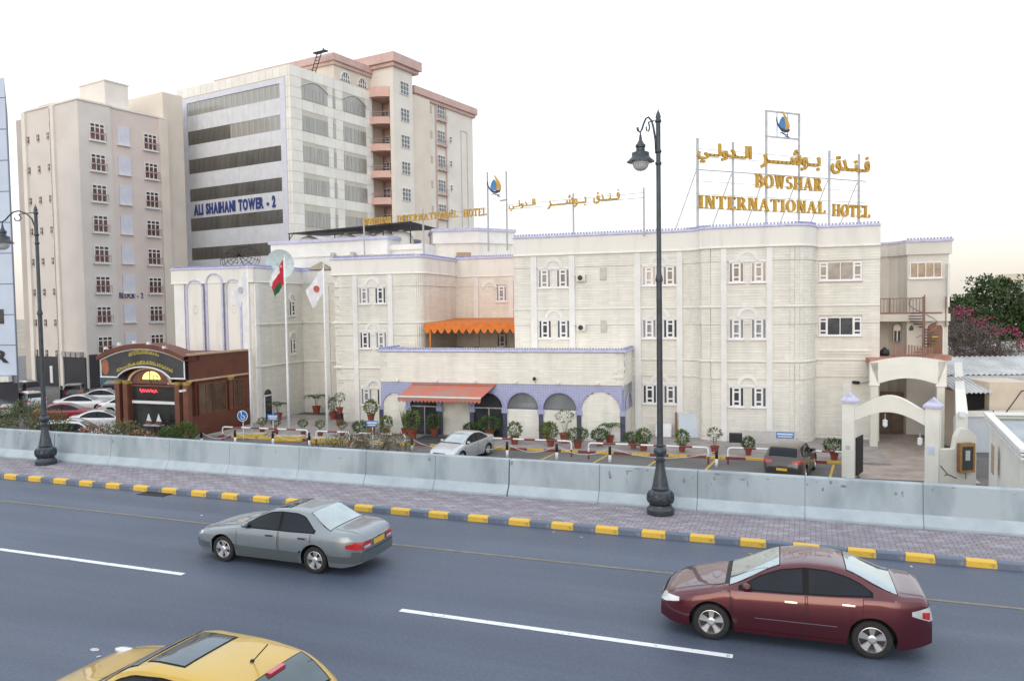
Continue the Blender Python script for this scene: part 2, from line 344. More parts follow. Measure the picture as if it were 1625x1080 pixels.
# ------------------------------------------------------------------ street lamps
glass_lamp=mat('lamp_glass',(.8,.82,.83),.12,.03,3,trans=.35)
def lamp(loc,label,h,arm=1.0):
    L=thing('street_lamp',label,'street lamp',loc,RZ,'ornate street lamps on the pavement')
    b=MB(); b.lathe([(.36,0),(.37,.02),(.37,.16),(.33,.2),(.30,.26),(.30,.28)],24); b.build('base_plate',iron,L,True,ang=40)
    u=MB(); u.lathe([(.26,.27),(.33,.36),(.355,.46),(.34,.56),(.27,.66),(.2,.7)],24); urn=u.build('urn',iron,L,True,ang=40)
    lv=MB()
    for k in range(10):     # scrolls round the urn
        a=2*PI*k/10; P=[]
        for i in range(9):
            q=i/8; aa=a+.33*sin(q*PI*2)*.9; z=.33+.28*q; r=pw(z,[(.27,.26),(.36,.33),(.46,.355),(.56,.34),(.66,.27)])+.012
            P.append((r*cos(aa),r*sin(aa),z))
        lv.tube(P,.018,5)
        P=[((pw(z,[(.27,.26),(.36,.33),(.46,.355),(.56,.34),(.66,.27)])+.012)*cos(a+.31-.33*sin((z-.33)/.28*2*PI)),(pw(z,[(.27,.26),(.36,.33),(.46,.355),(.56,.34),(.66,.27)])+.012)*sin(a+.31-.33*sin((z-.33)/.28*2*PI)),z) for z in [.33+.035*i for i in range(9)]]
        lv.tube(P,.015,5)
    lv.build('scrollwork',iron,urn,True)
    c=MB(); c.lathe([(.235,.70),(.24,.74),(.22,.76),(.215,.8),(.16,1.1),(.125,1.3),(.115,1.42),(.115,1.46)],24); c.build('shaft_foot',iron,L,True,ang=40)
    r=MB(); r.lathe([(.10,1.46),(.15,1.48),(.155,1.53),(.11,1.56),(.10,1.6),(.16,1.66),(.185,1.74),(.16,1.82),(.10,1.86),(.115,1.9),(.10,1.93)],24); r.build('ring_collar',iron,L,True,ang=40)
    s=MB(); s.lathe([(.085,1.92),(.075,h*.58),(.095,h*.58),(.1,h*.585),(.095,h*.59),(.066,h*.6),(.06,h-.35)],16); s.build('pole',iron,L,True,ang=40)
    f=MB(); f.lathe([(.06,h-.35),(.085,h-.33),(.085,h-.27),(.06,h-.25),(.075,h-.2),(.05,h-.1),(.012,h-.02),(.004,h+.05)],14); f.build('finial',iron,L,True)
    k=arm
    for z in (h-1.1,h-1.42):
        c2=MB(); c2.lathe([(.062,-.05),(.085,-.03),(.085,.03),(.062,.05)],14,(0,0,z)); c2.build('clamp_ring',iron,L,True)
    a=MB(); Pp=[(-.06,0,h-1.15),(-.075,0,h-.8),(-.09-.03*k,0,h-.5),(-.06-.11*k,0,h-.28),(-.06-.2*k,0,h-.17),(-.06-.27*k,0,h-.2),(-.06-.33*k,0,h-.33),(-.06-.38*k,0,h-.48),(-.06-.43*k,0,h-.55),(-.06-.485*k,0,h-.5),(-.06-.5*k,0,h-.42)]
    a.tube(Pp,[.03,.03,.028,.026,.026,.026,.026,.026,.024,.03,.036],8)
    hx=-.06-.42*k
    a.tube([(hx,0,h-.54),(hx,0,h-.64)],.02,6)
    a.tube([(-.06-.2*k,0,h-.3),(-.06-.17*k,0,h-.45),(-.06-.2*k,0,h-.55),(-.06-.25*k,0,h-.52),(-.06-.26*k,0,h-.42)],.022,6); a.tube([(-.06-.19*k,0,h-.3),(-.1,0,h-.28)],.016,6)
    a.build('scroll_arm',iron,L,True)
    hd=MB(); X=(hx,0,0); h0=h+.5
    hd.lathe([(.012,h0-1.1),(.03,h0-1.13),(.045,h0-1.26),(.10,h0-1.36),(.135,h0-1.39),(.135,h0-1.45),(.115,h0-1.47),(.12,h0-1.55),(.235,h0-1.60),(.24,h0-1.70),(.26,h0-1.73),(.37,h0-1.83),(.375,h0-1.845),(.25,h0-1.82)],24,X); hd.build('lamp_hood',iron,L,True,ang=35)
    gb=MB(); gb.lathe([(.235,h0-1.82),(.23,h0-1.9),(.19,h0-2.0),(.11,h0-2.07),(.02,h0-2.09)],20,X); gb.build('lamp_glass',glass_lamp,L,True)
    return L
lamp(road_pt(-3.7,21.2,.13),'tall dark ornate street lamp standing in front of the hotel right wing',10.92)
lamp(road_pt(-26.9,21.25,.13),'tall dark ornate street lamp in front of the parked cars',9.75,4.1)
# ------------------------------------------------------------------ the hotel
plaster=mat('cream_plaster',(.69,.675,.635),.85,.0,1.2,bump=.12,bscale=14,col2=(.77,.755,.715),stretch=(1.5,1.5,.25),lo=.3,hi=.5)
plaster_w=mat('white_trim',(.76,.755,.755),.8,.05,1.2,bump=.08)
wall_base=mat('wall_mortar',(.69,.67,.62),.9,.08,2)
stone_m=attrmat('split_stone',.9,.07,1.1,.35,18,stretch=(1.6,1.6,.22))
lav=mat('lavender_trim',(.49,.50,.68),.6,.1,4)
lav_d=mat('lavender_tile_dark',(.34,.35,.56),.55,.14,8)
blue_tile=tilemat('blue_wall_tile',(.30,.33,.55),(.35,.37,.58),(.46,.48,.62),.16,.16,.35,.08,0)
navy=mat('navy_column',(.07,.075,.13),.45,.15,5)
upvc=mat('white_window_frame',(.78,.78,.80),.4,.04,4)
glass=mat('window_glass',(.15,.155,.175),.05,.25,1.6,metal=.22,spec=.5,bump=.18,bscale=4)
darkglass=mat('dark_glass',(.035,.04,.045),.07,.2,1.5,spec=.8)
shopglass=mat('shop_glass',(.20,.215,.225),.08,.2,.8,spec=.8)
orange=mat('orange_awning',(.58,.16,.025),.75,.1,3)
coral=mat('coral_awning',(.50,.15,.105),.75,.0,1.2,col2=(.38,.20,.17),lo=.4,hi=.62)
metalw=mat('white_metal',(.75,.76,.78),.4,.06,4)
galv=mat('galvanised_steel',(.45,.46,.47),.45,.15,5,metal=.5)
gold=mat('gold_letter',(.52,.31,.05),.4,.15,6,metal=.25)
black=mat('black_metal',(.02,.02,.022),.5,.2,5)
HT=R(17.3)
hotel=thing('hotel','cream stone hotel with lavender roof trim and blue tiled arcade','hotel',(7.41,49.0,GL),-HT)
Z=lambda z:z-GL                        # height over the forecourt from height over the road
def hw(u,w,z=0):                       # hotel frame -> world
    return Vector((7.41+u*cos(HT)-w*sin(HT),49-u*sin(HT)-w*cos(HT),z))
class Path:
    def __init__(s,pts):
        s.p=[Vector(p) for p in pts]; s.l=[0]
        for a,b in zip(s.p,s.p[1:]): s.l.append(s.l[-1]+(b-a).length)
        s.L=s.l[-1]
    def at(s,q,off=0):
        i=0
        while i<len(s.p)-2 and q>s.l[i+1]: i+=1
        d=(s.p[i+1]-s.p[i]); n=d.normalized(); p=s.p[i]+n*(q-s.l[i])
        return (p.x+n.y*off,p.y-n.x*off)
    def ang(s,q):
        i=0
        while i<len(s.p)-2 and q>s.l[i+1]: i+=1
        d=s.p[i+1]-s.p[i]; return math.atan2(d.y,d.x)
    def su(s,u):
        for i in range(len(s.p)-1):
            if s.p[i].x<=u<=s.p[i+1].x+1e-6 and s.p[i+1].x>s.p[i].x: return s.l[i]+(s.p[i+1]-s.p[i]).length*(u-s.p[i].x)/(s.p[i+1].x-s.p[i].x)
        return 0 if u<s.p[0].x else s.L
    def sy(s,y):       # along a path running back (x constant)
        return (s.p[0]-Vector((s.p[0].x,y))).length
    def off(s,d):      # offset polyline with mitred corners
        out=[]
        for i,p in enumerate(s.p):
            ns=[]
            if i>0: e=(p-s.p[i-1]).normalized(); ns.append(Vector((e.y,-e.x)))
            if i<len(s.p)-1: e=(s.p[i+1]-p).normalized(); ns.append(Vector((e.y,-e.x)))
            n=sum(ns,Vector((0,0))); n.normalize(); k=1/max(.35,n.dot(ns[0])); out.append(p+n*d*k)
        return out
    def sweep(s,b,prof):   # prof: closed (offset,z) polygon
        rows=[s.off(o) for o,z in prof]; n=len(prof)
        P=[[(rows[j][i].x,rows[j][i].y,prof[j][1]) for j in range(n)]+[(rows[0][i].x,rows[0][i].y,prof[0][1])] for i in range(len(s.p))]
        b.grid(P); b.add(P[0][:-1],[tuple(range(n))]); b.add(P[-1][:-1],[tuple(range(n-1,-1,-1))])
    def slab(s,b,s0,s1,z0,z1,d0,d1):  # box on the path between two stations
        k=max(1,int((s1-s0)/.35)) if len(s.p)>2 else 1
        A=[]
        for i in range(k+1):
            q=lerp(s0,s1,i/k); x0,y0=s.at(q,d0); x1,y1=s.at(q,d1); A.append([(x1,y1,z0),(x1,y1,z1),(x0,y0,z1),(x0,y0,z0),(x1,y1,z0)])
        b.grid(A); b.add(A[0][:4],[(0,1,2,3)]); b.add(A[-1][:4],[(3,2,1,0)])
SC=[(.738,.718,.662),(.752,.733,.68),(.726,.706,.65),(.758,.742,.692),(.744,.722,.664),(.734,.714,.664)]
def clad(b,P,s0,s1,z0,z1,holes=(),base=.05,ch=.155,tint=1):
    z=z0
    while z<z1-.04:
        h=min(ch*random.uniform(.8,1.25),z1-z)
        if z1-z-h<.06: h=z1-z
        iv=[(s0,s1)]
        for a,c,d,e in holes:
            if z+h>d+.01 and z<e-.01:
                nv=[]
                for x,y in iv:
                    if c<=x or a>=y: nv.append((x,y)); continue
                    if a>x: nv.append((x,a))
                    if c<y: nv.append((c,y))
                iv=nv
        for x,y in iv:
            q=x+0
            first=True
            while q<y-.02:
                l=random.uniform(.3,.95)*(random.uniform(.4,1) if first else 1); first=False; e=min(q+l,y)
                if y-e<.12: e=y
                for i_ in range(1,len(P.l)-1):          # on rounded corners no stone is longer than the facet it sits on
                    v_=P.l[i_]
                    if q+.01<v_<e and min(P.l[i_+1]-v_,v_-P.l[i_-1])<.6: e=v_; break
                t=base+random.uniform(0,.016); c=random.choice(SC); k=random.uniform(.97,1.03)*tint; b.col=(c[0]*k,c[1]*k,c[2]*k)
                x0,y0=P.at(q+1e-5,0); x1,y1=P.at(e-1e-5,0); X0,Y0=P.at(q+1e-5,t); X1,Y1=P.at(e-1e-5,t+random.uniform(-.006,.006)); o=.003
                za,zb=z+.0005,z+h-.0005
                b.add([(x0,y0,za),(x1,y1,za),(x1,y1,zb),(x0,y0,zb),(X0,Y0,za+o),(X1,Y1,za+o),(X1,Y1,zb-o),(X0,Y0,zb-o)],[(4,5,6,7),(0,1,5,4),(1,2,6,5),(2,3,7,6),(3,0,4,7)])
                q=e
        z+=h
# --- windows
def winmesh(w,h,cols,rows_sash,sash,d=.07,t=.05):
    """cols: list of relative widths; sash: set of columns with a heavy inner frame"""
    f=MB(); f.box(-w/2,w/2,-d,0,0,t); f.box(-w/2,w/2,-d,0,h-t,h); f.box(-w/2,-w/2+t,-d,0,t,h-t); f.box(w/2-t,w/2,-d,0,t,h-t)
    x=-w/2; tot=sum(cols)
    for i,c in enumerate(cols):
        x1=x+w*c/tot
        if i: f.box(x-t*.45,x+t*.45,-d+.003,0,t,h-t)
        if i in sash:
            a,e=x+t*.4,x1-t*.4; k=.075
            f.box(a,a+k,-d-.02,-.004,t,h-t); f.box(e-k,e,-d-.02,-.004,t,h-t)
            for r in rows_sash: f.box(a+k,e-k,-d-.018,-.004,h*r-k*.6,h*r+k*.6)
            f.box(a+k,e-k,-d-.018,-.004,t,t+k*.7); f.box(a+k,e-k,-d-.018,-.004,h-t-k*.7,h-t)
        x=x1
    f.box(-w/2-.07,w/2+.07,-d-.09,0,-.08,-.002)
    p=MB(); p.box(-w/2+.01,w/2-.01,-.03,-.008,.01,h-.01)
    return f.mesh('window',upvc),p.mesh('pane',glass)
rg_=random.Random(3); panes_m=[glass,mat('window_glass_curtain',(.30,.30,.325),.06,.22,2.5,metal=.1,spec=.5,bump=.15,bscale=4,stretch=(5,5,.3)),mat('window_glass_dim',(.075,.08,.095),.05,.3,1.5,metal=.22,spec=.5,bump=.18,bscale=4)]
W_small=winmesh(.86,1.16,(.24,.52,.24),(.27,.75),{1})
W_big=winmesh(2.35,1.08,(.42,.62,.62,.42),(.25,.78),{0,3})
W_half=winmesh(.8,1.15,(.3,.5),(.27,.75),{1})
def put_window(W,parent,x,y,z,ang):
    o=inst('window',W[0],parent,(x,y,z),ang); p=inst('pane',W[1],o); p.material_slots[0].link='OBJECT'; p.material_slots[0].material=rg_.choice(panes_m); return o
trim=MB()
def arch_orn(b,P,sc_,z,r=.55,th=.17,d0=.05,d1=.15,n=12):
    """half ring above a pair of windows"""
    A=[]
    for i in range(n+1):
        a=PI*i/n
        row=[]
        for rr,dd in ((r,d0),(r,d1),(r+th,d1),(r+th,d0)):
            x,y=P.at(sc_+rr*cos(a),dd); row.append((x,y,z+rr*sin(a)))
        A.append(row+[row[0]])
    b.grid(A)
def coping(b1,b2,P,z0,z1,d=.15):
    """lavender band with a row of small upright tiles on top"""
    P.sweep(b1,[(-.35,z0),(d,z0),(d+.06,z0+.03),(d+.06,z0+.1),(d,z0+.13),(d,z1-.1),(-.35,z1-.1)])
    q=.06
    while q<P.L-.1:
        P.slab(b2,q,q+.1,z1-.1,z1+.02,-.02,d-.02); q+=.19
cop1=MB(); cop2=MB(); clads=MB(); clads.col=SC[0]; mass=MB(); par=MB(); bands=MB(); pil=MB()
arc=lambda cx,cy,rx,ry,a0,a1,n=7:[(cx+rx*cos(R(lerp(a0,a1,i/n))),cy+ry*sin(R(lerp(a0,a1,i/n)))) for i in range(n+1)]
# right wing: flat, rounded bay, recessed end
bayl=arc(3.55,-1.2+.9,.9,.9,0,0,1)
PR=Path([(-7.55,0),(3.3,0)]+[(3.3+1.2*sin(a),-1.2*(1-cos(a))) for a in [R(x) for x in (10,20,30,40,50,60,70,80)]]+[(5.0,-1.2),(9.4,-1.2)]+[(9.4+1.45*sin(R(a)),-1.2+2.2*(1-cos(R(a)))) for a in (10,20,30,40,50,60,70,80,90)]+[(14.45,1.0)])
PR=Path([(p.x,p.y) for i,p in enumerate(PR.p) if i==0 or (p-PR.p[i-1]).length>.02])
mass.prism([(p.x,p.y) for p in PR.p]+[(14.45,13),(-7.55,13)],-.05,Z(10.15),'z')
PR.sweep(par,[(-.3,Z(8.98)),(.1,Z(8.98)),(.22,Z(9.04)),(.22,Z(9.1)),(.15,Z(9.14)),(.15,Z(10.16)),(-.3,Z(10.16))])
coping(cop1,cop2,PR,Z(10.16),Z(10.42))
def band(P,z,s0=None,s1=None,h=.2,d=.17):
    Q=P
    if s0 is not None: Q=Path([P.at(s0)]+[(p.x,p.y) for p,l in zip(P.p,P.l) if s0+.01<l<s1-.01]+[P.at(s1)])
    Q.sweep(bands,[(-.05,z),(d*.6,z),(d,z+h*.35),(d,z+h*.8),(d*.7,z+h),(-.05,z+h)])
for z in (5.5,2.3): band(PR,Z(z))
u_=PR.su
pils=[(-6.38,-5.99),(-3.84,-3.48),(.32,.70),(2.90,3.25),(5.58,5.9),(8.13,8.46)]
def pilaster(P,a,c,z0,z1,d0,d1):
    b=MB(); P.slab(b,a,c,z0,z1,d0,d1); b.build('pilaster',plaster_w,hotel)
for a,c in pils: pilaster(PR,u_(a),u_(c),0,Z(8.99),0,.2)
wins=[]; holes=[]
def pair(P,s0,s1,z,W=W_small):
    for sc_ in (s0,s1):
        x,y=P.at(sc_,.012); put_window(W,hotel,x,y,z,P.ang(sc_)); holes.append((sc_-.44,sc_+.44,z-.01,z+1.17))
    tb=MB(); arch_orn(tb,P,(s0+s1)/2,z+1.28,.42,.2)
    P.slab(tb,s0-.43,s1+.43,z+1.17,z+1.3,.05,.12); tb.build('window_arch',plaster_w,hotel)
for (c0,c1) in ((-5.48,-4.26),(1.22,2.5)):
    for z in (6.98,3.72,-.36):
        if z<0 and c0<0: continue
        pair(PR,u_(c0),u_(c1),Z(z))
for z in (7.02,3.72,-.28): pair(PR,u_(6.45),u_(7.7),Z(z))
for z in (7.08,3.82):
    s=u_(12.3); x,y=PR.at(s,.012); put_window(W_big,hotel,x,y,Z(z),PR.ang(s)); holes.append((s-1.19,s+1.19,Z(z)-.01,Z(z)+1.09))
for z0,z1 in ((0,2.3),(2.52,5.5),(5.72,8.98)):
    zt=z1-.95 if z1<8 else 8.25
    clad(clads,PR,0,PR.L,Z(z0) if z0 else .35,Z(zt),holes)
    clad(clads,PR,0,PR.L,Z(zt)+.01,Z(z1),holes,base=.1)
clad(clads,PR,0,PR.L,0,.33,holes,base=.09)
# long sill mouldings on the recessed end and a blind niche
for z in (2.72,2.88): PR.slab(bands,u_(11.2),u_(14.0),Z(z),Z(z)+.07,.05,.16)
pilaster(PR,u_(12.45),u_(12.95),Z(.05),Z(1.0),.05,.13); 
# small vents on the flat part
for z in (7.4,4.1): vent=MB(); PR.slab(vent,u_(-1.85),u_(-1.45),Z(z),Z(z)+.75,.04,.12); vent.build('blind_panel',mat('panel_grey',(.52,.5,.46),.7,.1,3),hotel)
# left block
holes=[]
PL=Path([(-21.4,7.5),(-21.4,1.0),(-15.1,1.0)]+[(-15.1+.5*sin(R(a)),1.0+.5*(1-cos(R(a)))) for a in (15,30,45,60,75,90)]+[(-14.6,7.5)])
mass.prism([(p.x,p.y) for p in PL.p]+[(-14.6,13),(-21.4,13)],-.05,Z(9.25),'z')
PL.sweep(par,[(-.3,Z(8.12)),(.1,Z(8.12)),(.2,Z(8.18)),(.2,Z(8.24)),(.14,Z(8.28)),(.14,Z(9.26)),(-.3,Z(9.26))])
coping(cop1,cop2,PL,Z(9.26),Z(9.52))
for z in (4.68,1.48): band(PL,Z(z))
ul=lambda u:6.5+(u+21.4)
for a,c in ((-19.85,-19.5),(-17.1,-16.75)): pilaster(PL,ul(a),ul(c),0,Z(8.13),0,.2)
for z in (6.12,2.96,-1.06): pair(PL,ul(-18.98),ul(-17.72),Z(z))
for z0,z1 in ((0,1.48),(1.7,4.68),(4.9,8.12)):
    zt=z1-.8
    clad(clads,PL,0,PL.L,Z(z0) if z0 else .02,Z(zt),holes); clad(clads,PL,0,PL.L,Z(zt)+.01,Z(z1),holes,base=.1)
# recess between left block and right wing
holes=[]
PC=Path([(-14.6,7.5),(-7.6,7.5)])
mass.box(-14.7,-7.5,7.5,13,-.05,Z(9.4))
PC.sweep(par,[(-.3,Z(8.0)),(.1,Z(8.0)),(.18,Z(8.1)),(.12,Z(8.15)),(.12,Z(9.42)),(-.3,Z(9.42))]); coping(cop1,cop2,PC,Z(9.42),Z(9.68))
pilaster(PC,1.55,1.9,0,Z(8.0),0,.18); pilaster(PC,4.35,4.7,0,Z(8.0),0,.18)
for z in (6.18,2.75):
    x,y=PC.at(3.75,.012); put_window(W_small,hotel,x,y,Z(z),0); holes.append((3.31,4.19,Z(z)-.01,Z(z)+1.17)); 
tb=MB(); arch_orn(tb,PC,2.8,Z(7.2),.4,.2); tb.build('window_arch',plaster_w,hotel)
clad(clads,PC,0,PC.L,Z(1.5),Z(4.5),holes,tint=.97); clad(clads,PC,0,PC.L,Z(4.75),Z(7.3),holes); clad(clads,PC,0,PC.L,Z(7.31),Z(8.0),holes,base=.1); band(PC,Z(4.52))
# left wing: front with three arched panels, right side with small windows, link to the left block
holes=[]
PW=Path([(-33.9,9),(-33.9,-.7),(-27.0,-.7),(-27.0,5.6)]); LW=PW.l
mass.prism([(-33.9,9),(-33.9,-.7),(-27.0,-.7),(-27.0,5.6),(-21.4,5.6),(-21.4,13),(-33.9,13)],-.05,Z(8.8),'z')
PW.sweep(par,[(-.3,Z(7.75)),(.1,Z(7.75)),(.18,Z(7.82)),(.12,Z(7.88)),(.12,Z(8.8)),(-.3,Z(8.8))]); coping(cop1,cop2,PW,Z(8.8),Z(9.05),.12)
PK=Path([(-27.0,5.6),(-21.4,5.6)]); PK.sweep(par,[(-.3,Z(7.75)),(.08,Z(7.75)),(.12,Z(7.88)),(.12,Z(8.8)),(-.3,Z(8.8))]); coping(cop1,cop2,PK,Z(8.8),Z(9.05),.12)
for z in (4.65,1.58):
    band(PW,Z(z),LW[2]+.02,PW.L); band(PK,Z(z))
lfront=LW[1]
pilaster(PW,LW[2]-.95,LW[2]-.3,0,Z(7.75),0,.12); pilaster(PW,LW[1]+.1,LW[1]+1.0,0,Z(7.75),0,.12)
for k,(a,c,zt) in enumerate(((1.2,2.75,8.1),(2.95,4.45,8.55),(4.65,6.0,8.1))):
    # arched panel with lavender frame, its head rising into the parapet
    s0,s1=lfront+a,lfront+c; cx=(s0+s1)/2; hw_=(s1-s0)/2; b=MB(); n=14; A=[]
    rows=[(s0,Z(-.5))]+[(cx-hw_*cos(PI*i/n),Z(zt)-hw_+hw_*sin(PI*i/n)) for i in range(n+1)]+[(s1,Z(-.5))]
    for q,z in rows:
        dx=(cx-q)/hw_*.14; x0,y0=PW.at(q,.1); x1,y1=PW.at(q,.2); x2,y2=PW.at(q+dx,.2); x3,y3=PW.at(q+dx,.1); zz=z-.14*(z>Z(0))*(1-abs(cx-q)/hw_)
        A.append([(x0,y0,z),(x1,y1,z),(x2,y2,zz),(x3,y3,zz)])
    b.grid(A); b.build('arch_frame',lav,hotel)
    p=MB(); pts=[PW.at(q,.13) for q,z in rows]; p.add([(x,y,z) for (x,y),(q,z) in zip(pts,rows)],[tuple(range(len(rows)))]); po=p.build('arched_panel',plaster,hotel,fix=False)
    for zz in (5.9,1.9):                                 # small incised rosette
        if k!=1:
            r=MB(); 
            for j in range(8):
                aa=2*PI*j/8; x,y=PW.at(cx+.16*cos(aa),.135); r.lathe([(.05,-.02),(.05,.02)],6,(x,y,Z(zz)+.3*sin(aa)))
            r.build('rosette',mat('rosette_grey',(.55,.53,.5),.8,.1,4),po)
def sw(y): return LW[2]+(y+.7)
for y,zz in ((4.1,(5.3,2.35)),):
    for z in zz:
        x,Y=PW.at(sw(y),.012); put_window(W_half,hotel,x,Y,Z(z),PI/2); holes.append((sw(y)-.42,sw(y)+.42,Z(z)-.01,Z(z)+1.16)); tb=MB(); arch_orn(tb,PW,sw(y),Z(z)+1.25,.36,.16); tb.build('window_arch',plaster_w,hotel)
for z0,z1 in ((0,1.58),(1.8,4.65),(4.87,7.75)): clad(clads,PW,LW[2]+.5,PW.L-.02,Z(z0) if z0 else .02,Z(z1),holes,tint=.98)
pilaster(PW,LW[2]+.05,LW[2]+.48,0,Z(7.75),0,.14)
for z in (5.35,1.95,-1.2):
    x,y=PK.at(3.6,.012); put_window(W_half,hotel,x,y,Z(z),0); holes=[(3.18,4.02,Z(z)-.01,Z(z)+1.16)]
holes=[(3.18,4.02,Z(z)-.01,Z(z)+1.16) for z in (5.35,1.95,-1.2)]
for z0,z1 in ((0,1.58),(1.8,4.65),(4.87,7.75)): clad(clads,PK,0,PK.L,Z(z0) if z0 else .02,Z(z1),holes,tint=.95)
for a,c in ((2.2,2.5),(4.5,4.8)): pilaster(PK,a,c,0,Z(7.75),0,.16)
# arched side door of the left wing
d=MB(); s=sw(.55); x,y=PW.at(s,.1)
dp=[(-.42,0)]+[(-.42*cos(PI*i/10),1.95+.42*sin(PI*i/10)) for i in range(11)]+[(.42,0)]
d.prism([(a,c) for a,c in dp],-.05,.0); dr=d.build('side_door',darkglass,hotel,loc=(x,y,.02),rz=PI/2)
d=MB(); d.box(-.5,-.42,-.07,.02,0,2.0); d.box(.42,.5,-.07,.02,0,2.0); d.box(-.5,.5,-.075,.02,1.88,1.98); d.build('door_frame',upvc,dr)
mass.box(-21.5,-14.5,12.9,14,-.05,Z(8.5))
# --- entrance block with arcade
EZ0,EZ1,EZ2=Z(1.02),Z(2.98),Z(3.18); E0,E1=-15.85,.08; EW=-3.0
mass.box(E0,E1,EW+.25,.2,-.05,EZ2-.1); mass.box(E0+1.2,-7.6,.1,7.6,-.05,Z(1.2))
PE=Path([(E0,0),(E0,EW),(E1,EW),(E1,0)]); eL=PE.l
mass2=MB(); PE.slab(mass2,0,PE.L,EZ0+.0,EZ2-.12,-.3,0) if False else None
PE.sweep(mass,[(-.4,EZ0),(0,EZ0),(0,EZ2-.12),(-.4,EZ2-.12)])
clad(clads,PE,.0,PE.L,EZ0+.02,EZ1-.02,(),tint=1.05)
PE.sweep(cop1,[(-.4,EZ1),(.12,EZ1),(.16,EZ1+.05),(.12,EZ1+.09),(.12,EZ2-.03),(-.4,EZ2-.03)])
q=.05
while q<PE.L-.08: PE.slab(cop2,q,q+.09,EZ2-.03,EZ2+.08,-.02,.1); q+=.17
cols=[-15.85,-13.92,-11.75,-9.55,-7.36,-5.04,-2.66,-.02]
SPR=Z(-.52)
spand=MB(); rims=MB(); colm=MB(); infill=MB(); infill.col=SC[0]
spand.box(E0,E1,EW,EW+.12,EZ0-.25,EZ0)
PI_=Path([(E0,EW+.1),(E1,EW+.1)])
lun=[]
for k,(a,c) in enumerate(zip(cols,cols[1:])):
    x0,x1=a+.14,c-.14; cx=(x0+x1)/2; r=(x1-x0)/2; top=min(r,EZ0-.3-SPR); n=16
    pts=[(cx-r*cos(PI*i/n),SPR+top*sin(PI*i/n)) for i in range(n+1)]
    full=[(a,SPR)]+pts+[(c,SPR)]
    A=[[(x,EW,z),(x,EW,EZ0-.25)] for x,z in full]
    spand.grid(A); spand.grid([[(x,EW,z),(x,EW+.3,z)] for x,z in pts])
    rr=[(cx-(r)*cos(PI*i/n),SPR+top*sin(PI*i/n)) for i in range(n+1)]; ro=[(cx-(r+.11)*cos(PI*i/n),SPR+(top+.11)*sin(PI*i/n)) for i in range(n+1)]
    rims.grid([[(p[0],EW-.04,p[1]),(q_[0],EW-.04,q_[1]),(q_[0],EW+.01,q_[1])] for p,q_ in zip(rr,ro)]); rims.grid([[(p[0],EW-.04,p[1]),(p[0],EW+.05,p[1])] for p in rr])
    if k in (0,6):     # bays walled with stone up to the crown
        z=.05; rowh=.16
        while z<SPR+top-.05:
            if z<SPR: h0,h1=x0,x1
            else:
                q=math.sqrt(max(0,1-((z+rowh*.6-SPR)/top)**2)); h0,h1=cx-r*q,cx+r*q
            if h1-h0>.2: clad(infill,PI_,h0-E0,h1-E0,z,min(z+rowh,SPR+top),(),tint=1.08,ch=.3)
            z+=rowh
    if k in (4,5): clad(infill,PI_,x0-E0,x1-E0,.05,SPR-.02,(),tint=1.08)
    if k in (4,5): rng=(SPR,None)
    elif k in (1,3): rng=(.05,None)
    else: rng=None
    if rng:
        lowz=rng[0]; gl=[(x0,lowz)]+([] if lowz==SPR else [])+pts+[(x1,lowz)]
        b=MB(); b.prism(gl,EW+.16,EW+.2); go=b.build('arch_window',shopglass if k>3 else darkglass,hotel)
        b=MB(); b.box(x0,x1,EW+.1,EW+.2,SPR-.04,SPR+.03)
        if k<4: b.box(cx-.03,cx+.03,EW+.12,EW+.2,.05,SPR); b.box(x0,x1,EW+.12,EW+.2,.03,.1)
        b.build('window_bar',galv if k<4 else navy,go)
for k,x in enumerate(cols):
    colm.box(x-.14,x+.14,EW-.03,EW+.25,0,SPR-.02)
    spand.box(x-.2,x+.2,EW-.05,EW+.2,SPR-.28,SPR) if k not in (0,7) else spand.box(x-.16,x+.16,EW-.05,EW+.2,SPR-.28,SPR)
spo=spand.build('tiled_spandrel',blue_tile,hotel); rims.build('arch_rim',lav_d,hotel)
cm=colm; 
for k,x in enumerate(cols):
    b=MB(); b.box(x-.14,x+.14,EW-.03,EW+.25,0,SPR-.29); b.build('arcade_column',navy,hotel,bevel=.02)
tag(infill.build('stone_infill',stone_m,hotel,fix=False),kind='stuff')
# arch on the block's right side
b=MB(); n=12; pts=[(EW+.4+1.1-1.1*cos(PI*i/n),SPR+1.0*sin(PI*i/n)) for i in range(n+1)]
b.add([(E1+.04,y,z) for y,z in pts],[tuple(range(n+1))]); b.build('side_lunette',shopglass,hotel,fix=False)
b=MB(); b.box(E1-.25,E1,EW+.15,-.02,SPR,EZ0); b.build('side_tile',blue_tile,hotel)
b=MB(); b.tube([(E1+.06,y,z) for y,z in pts],.05,6); b.build('arch_rim',lav_d,hotel)
# entrance door in the third bay
b=MB(); b.box(-11.6,-9.7,EW+.5,EW+.56,0,Z(.4)); b.build('entrance_wall',shopglass,hotel)
b=MB(); b.box(-10.95,-10.05,EW+.42,EW+.49,0,2.1); ed=b.build('entrance_door',mat('door_glass',(.06,.035,.03),.12,.3,2,spec=.8),hotel)
b=MB(); b.box(-11.02,-10.95,EW+.38,EW+.5,0,2.2); b.box(-10.05,-9.98,EW+.38,EW+.5,0,2.2); b.box(-11.02,-9.98,EW+.38,EW+.5,2.1,2.2); b.build('door_frame',galv,ed)
b=MB(); b.box(-10.95,-10.05,EW+.36,EW+.42,1.85,2.1); b.build('door_banner',mat('red_banner',(.5,.06,.04),.6,.2,6),ed)
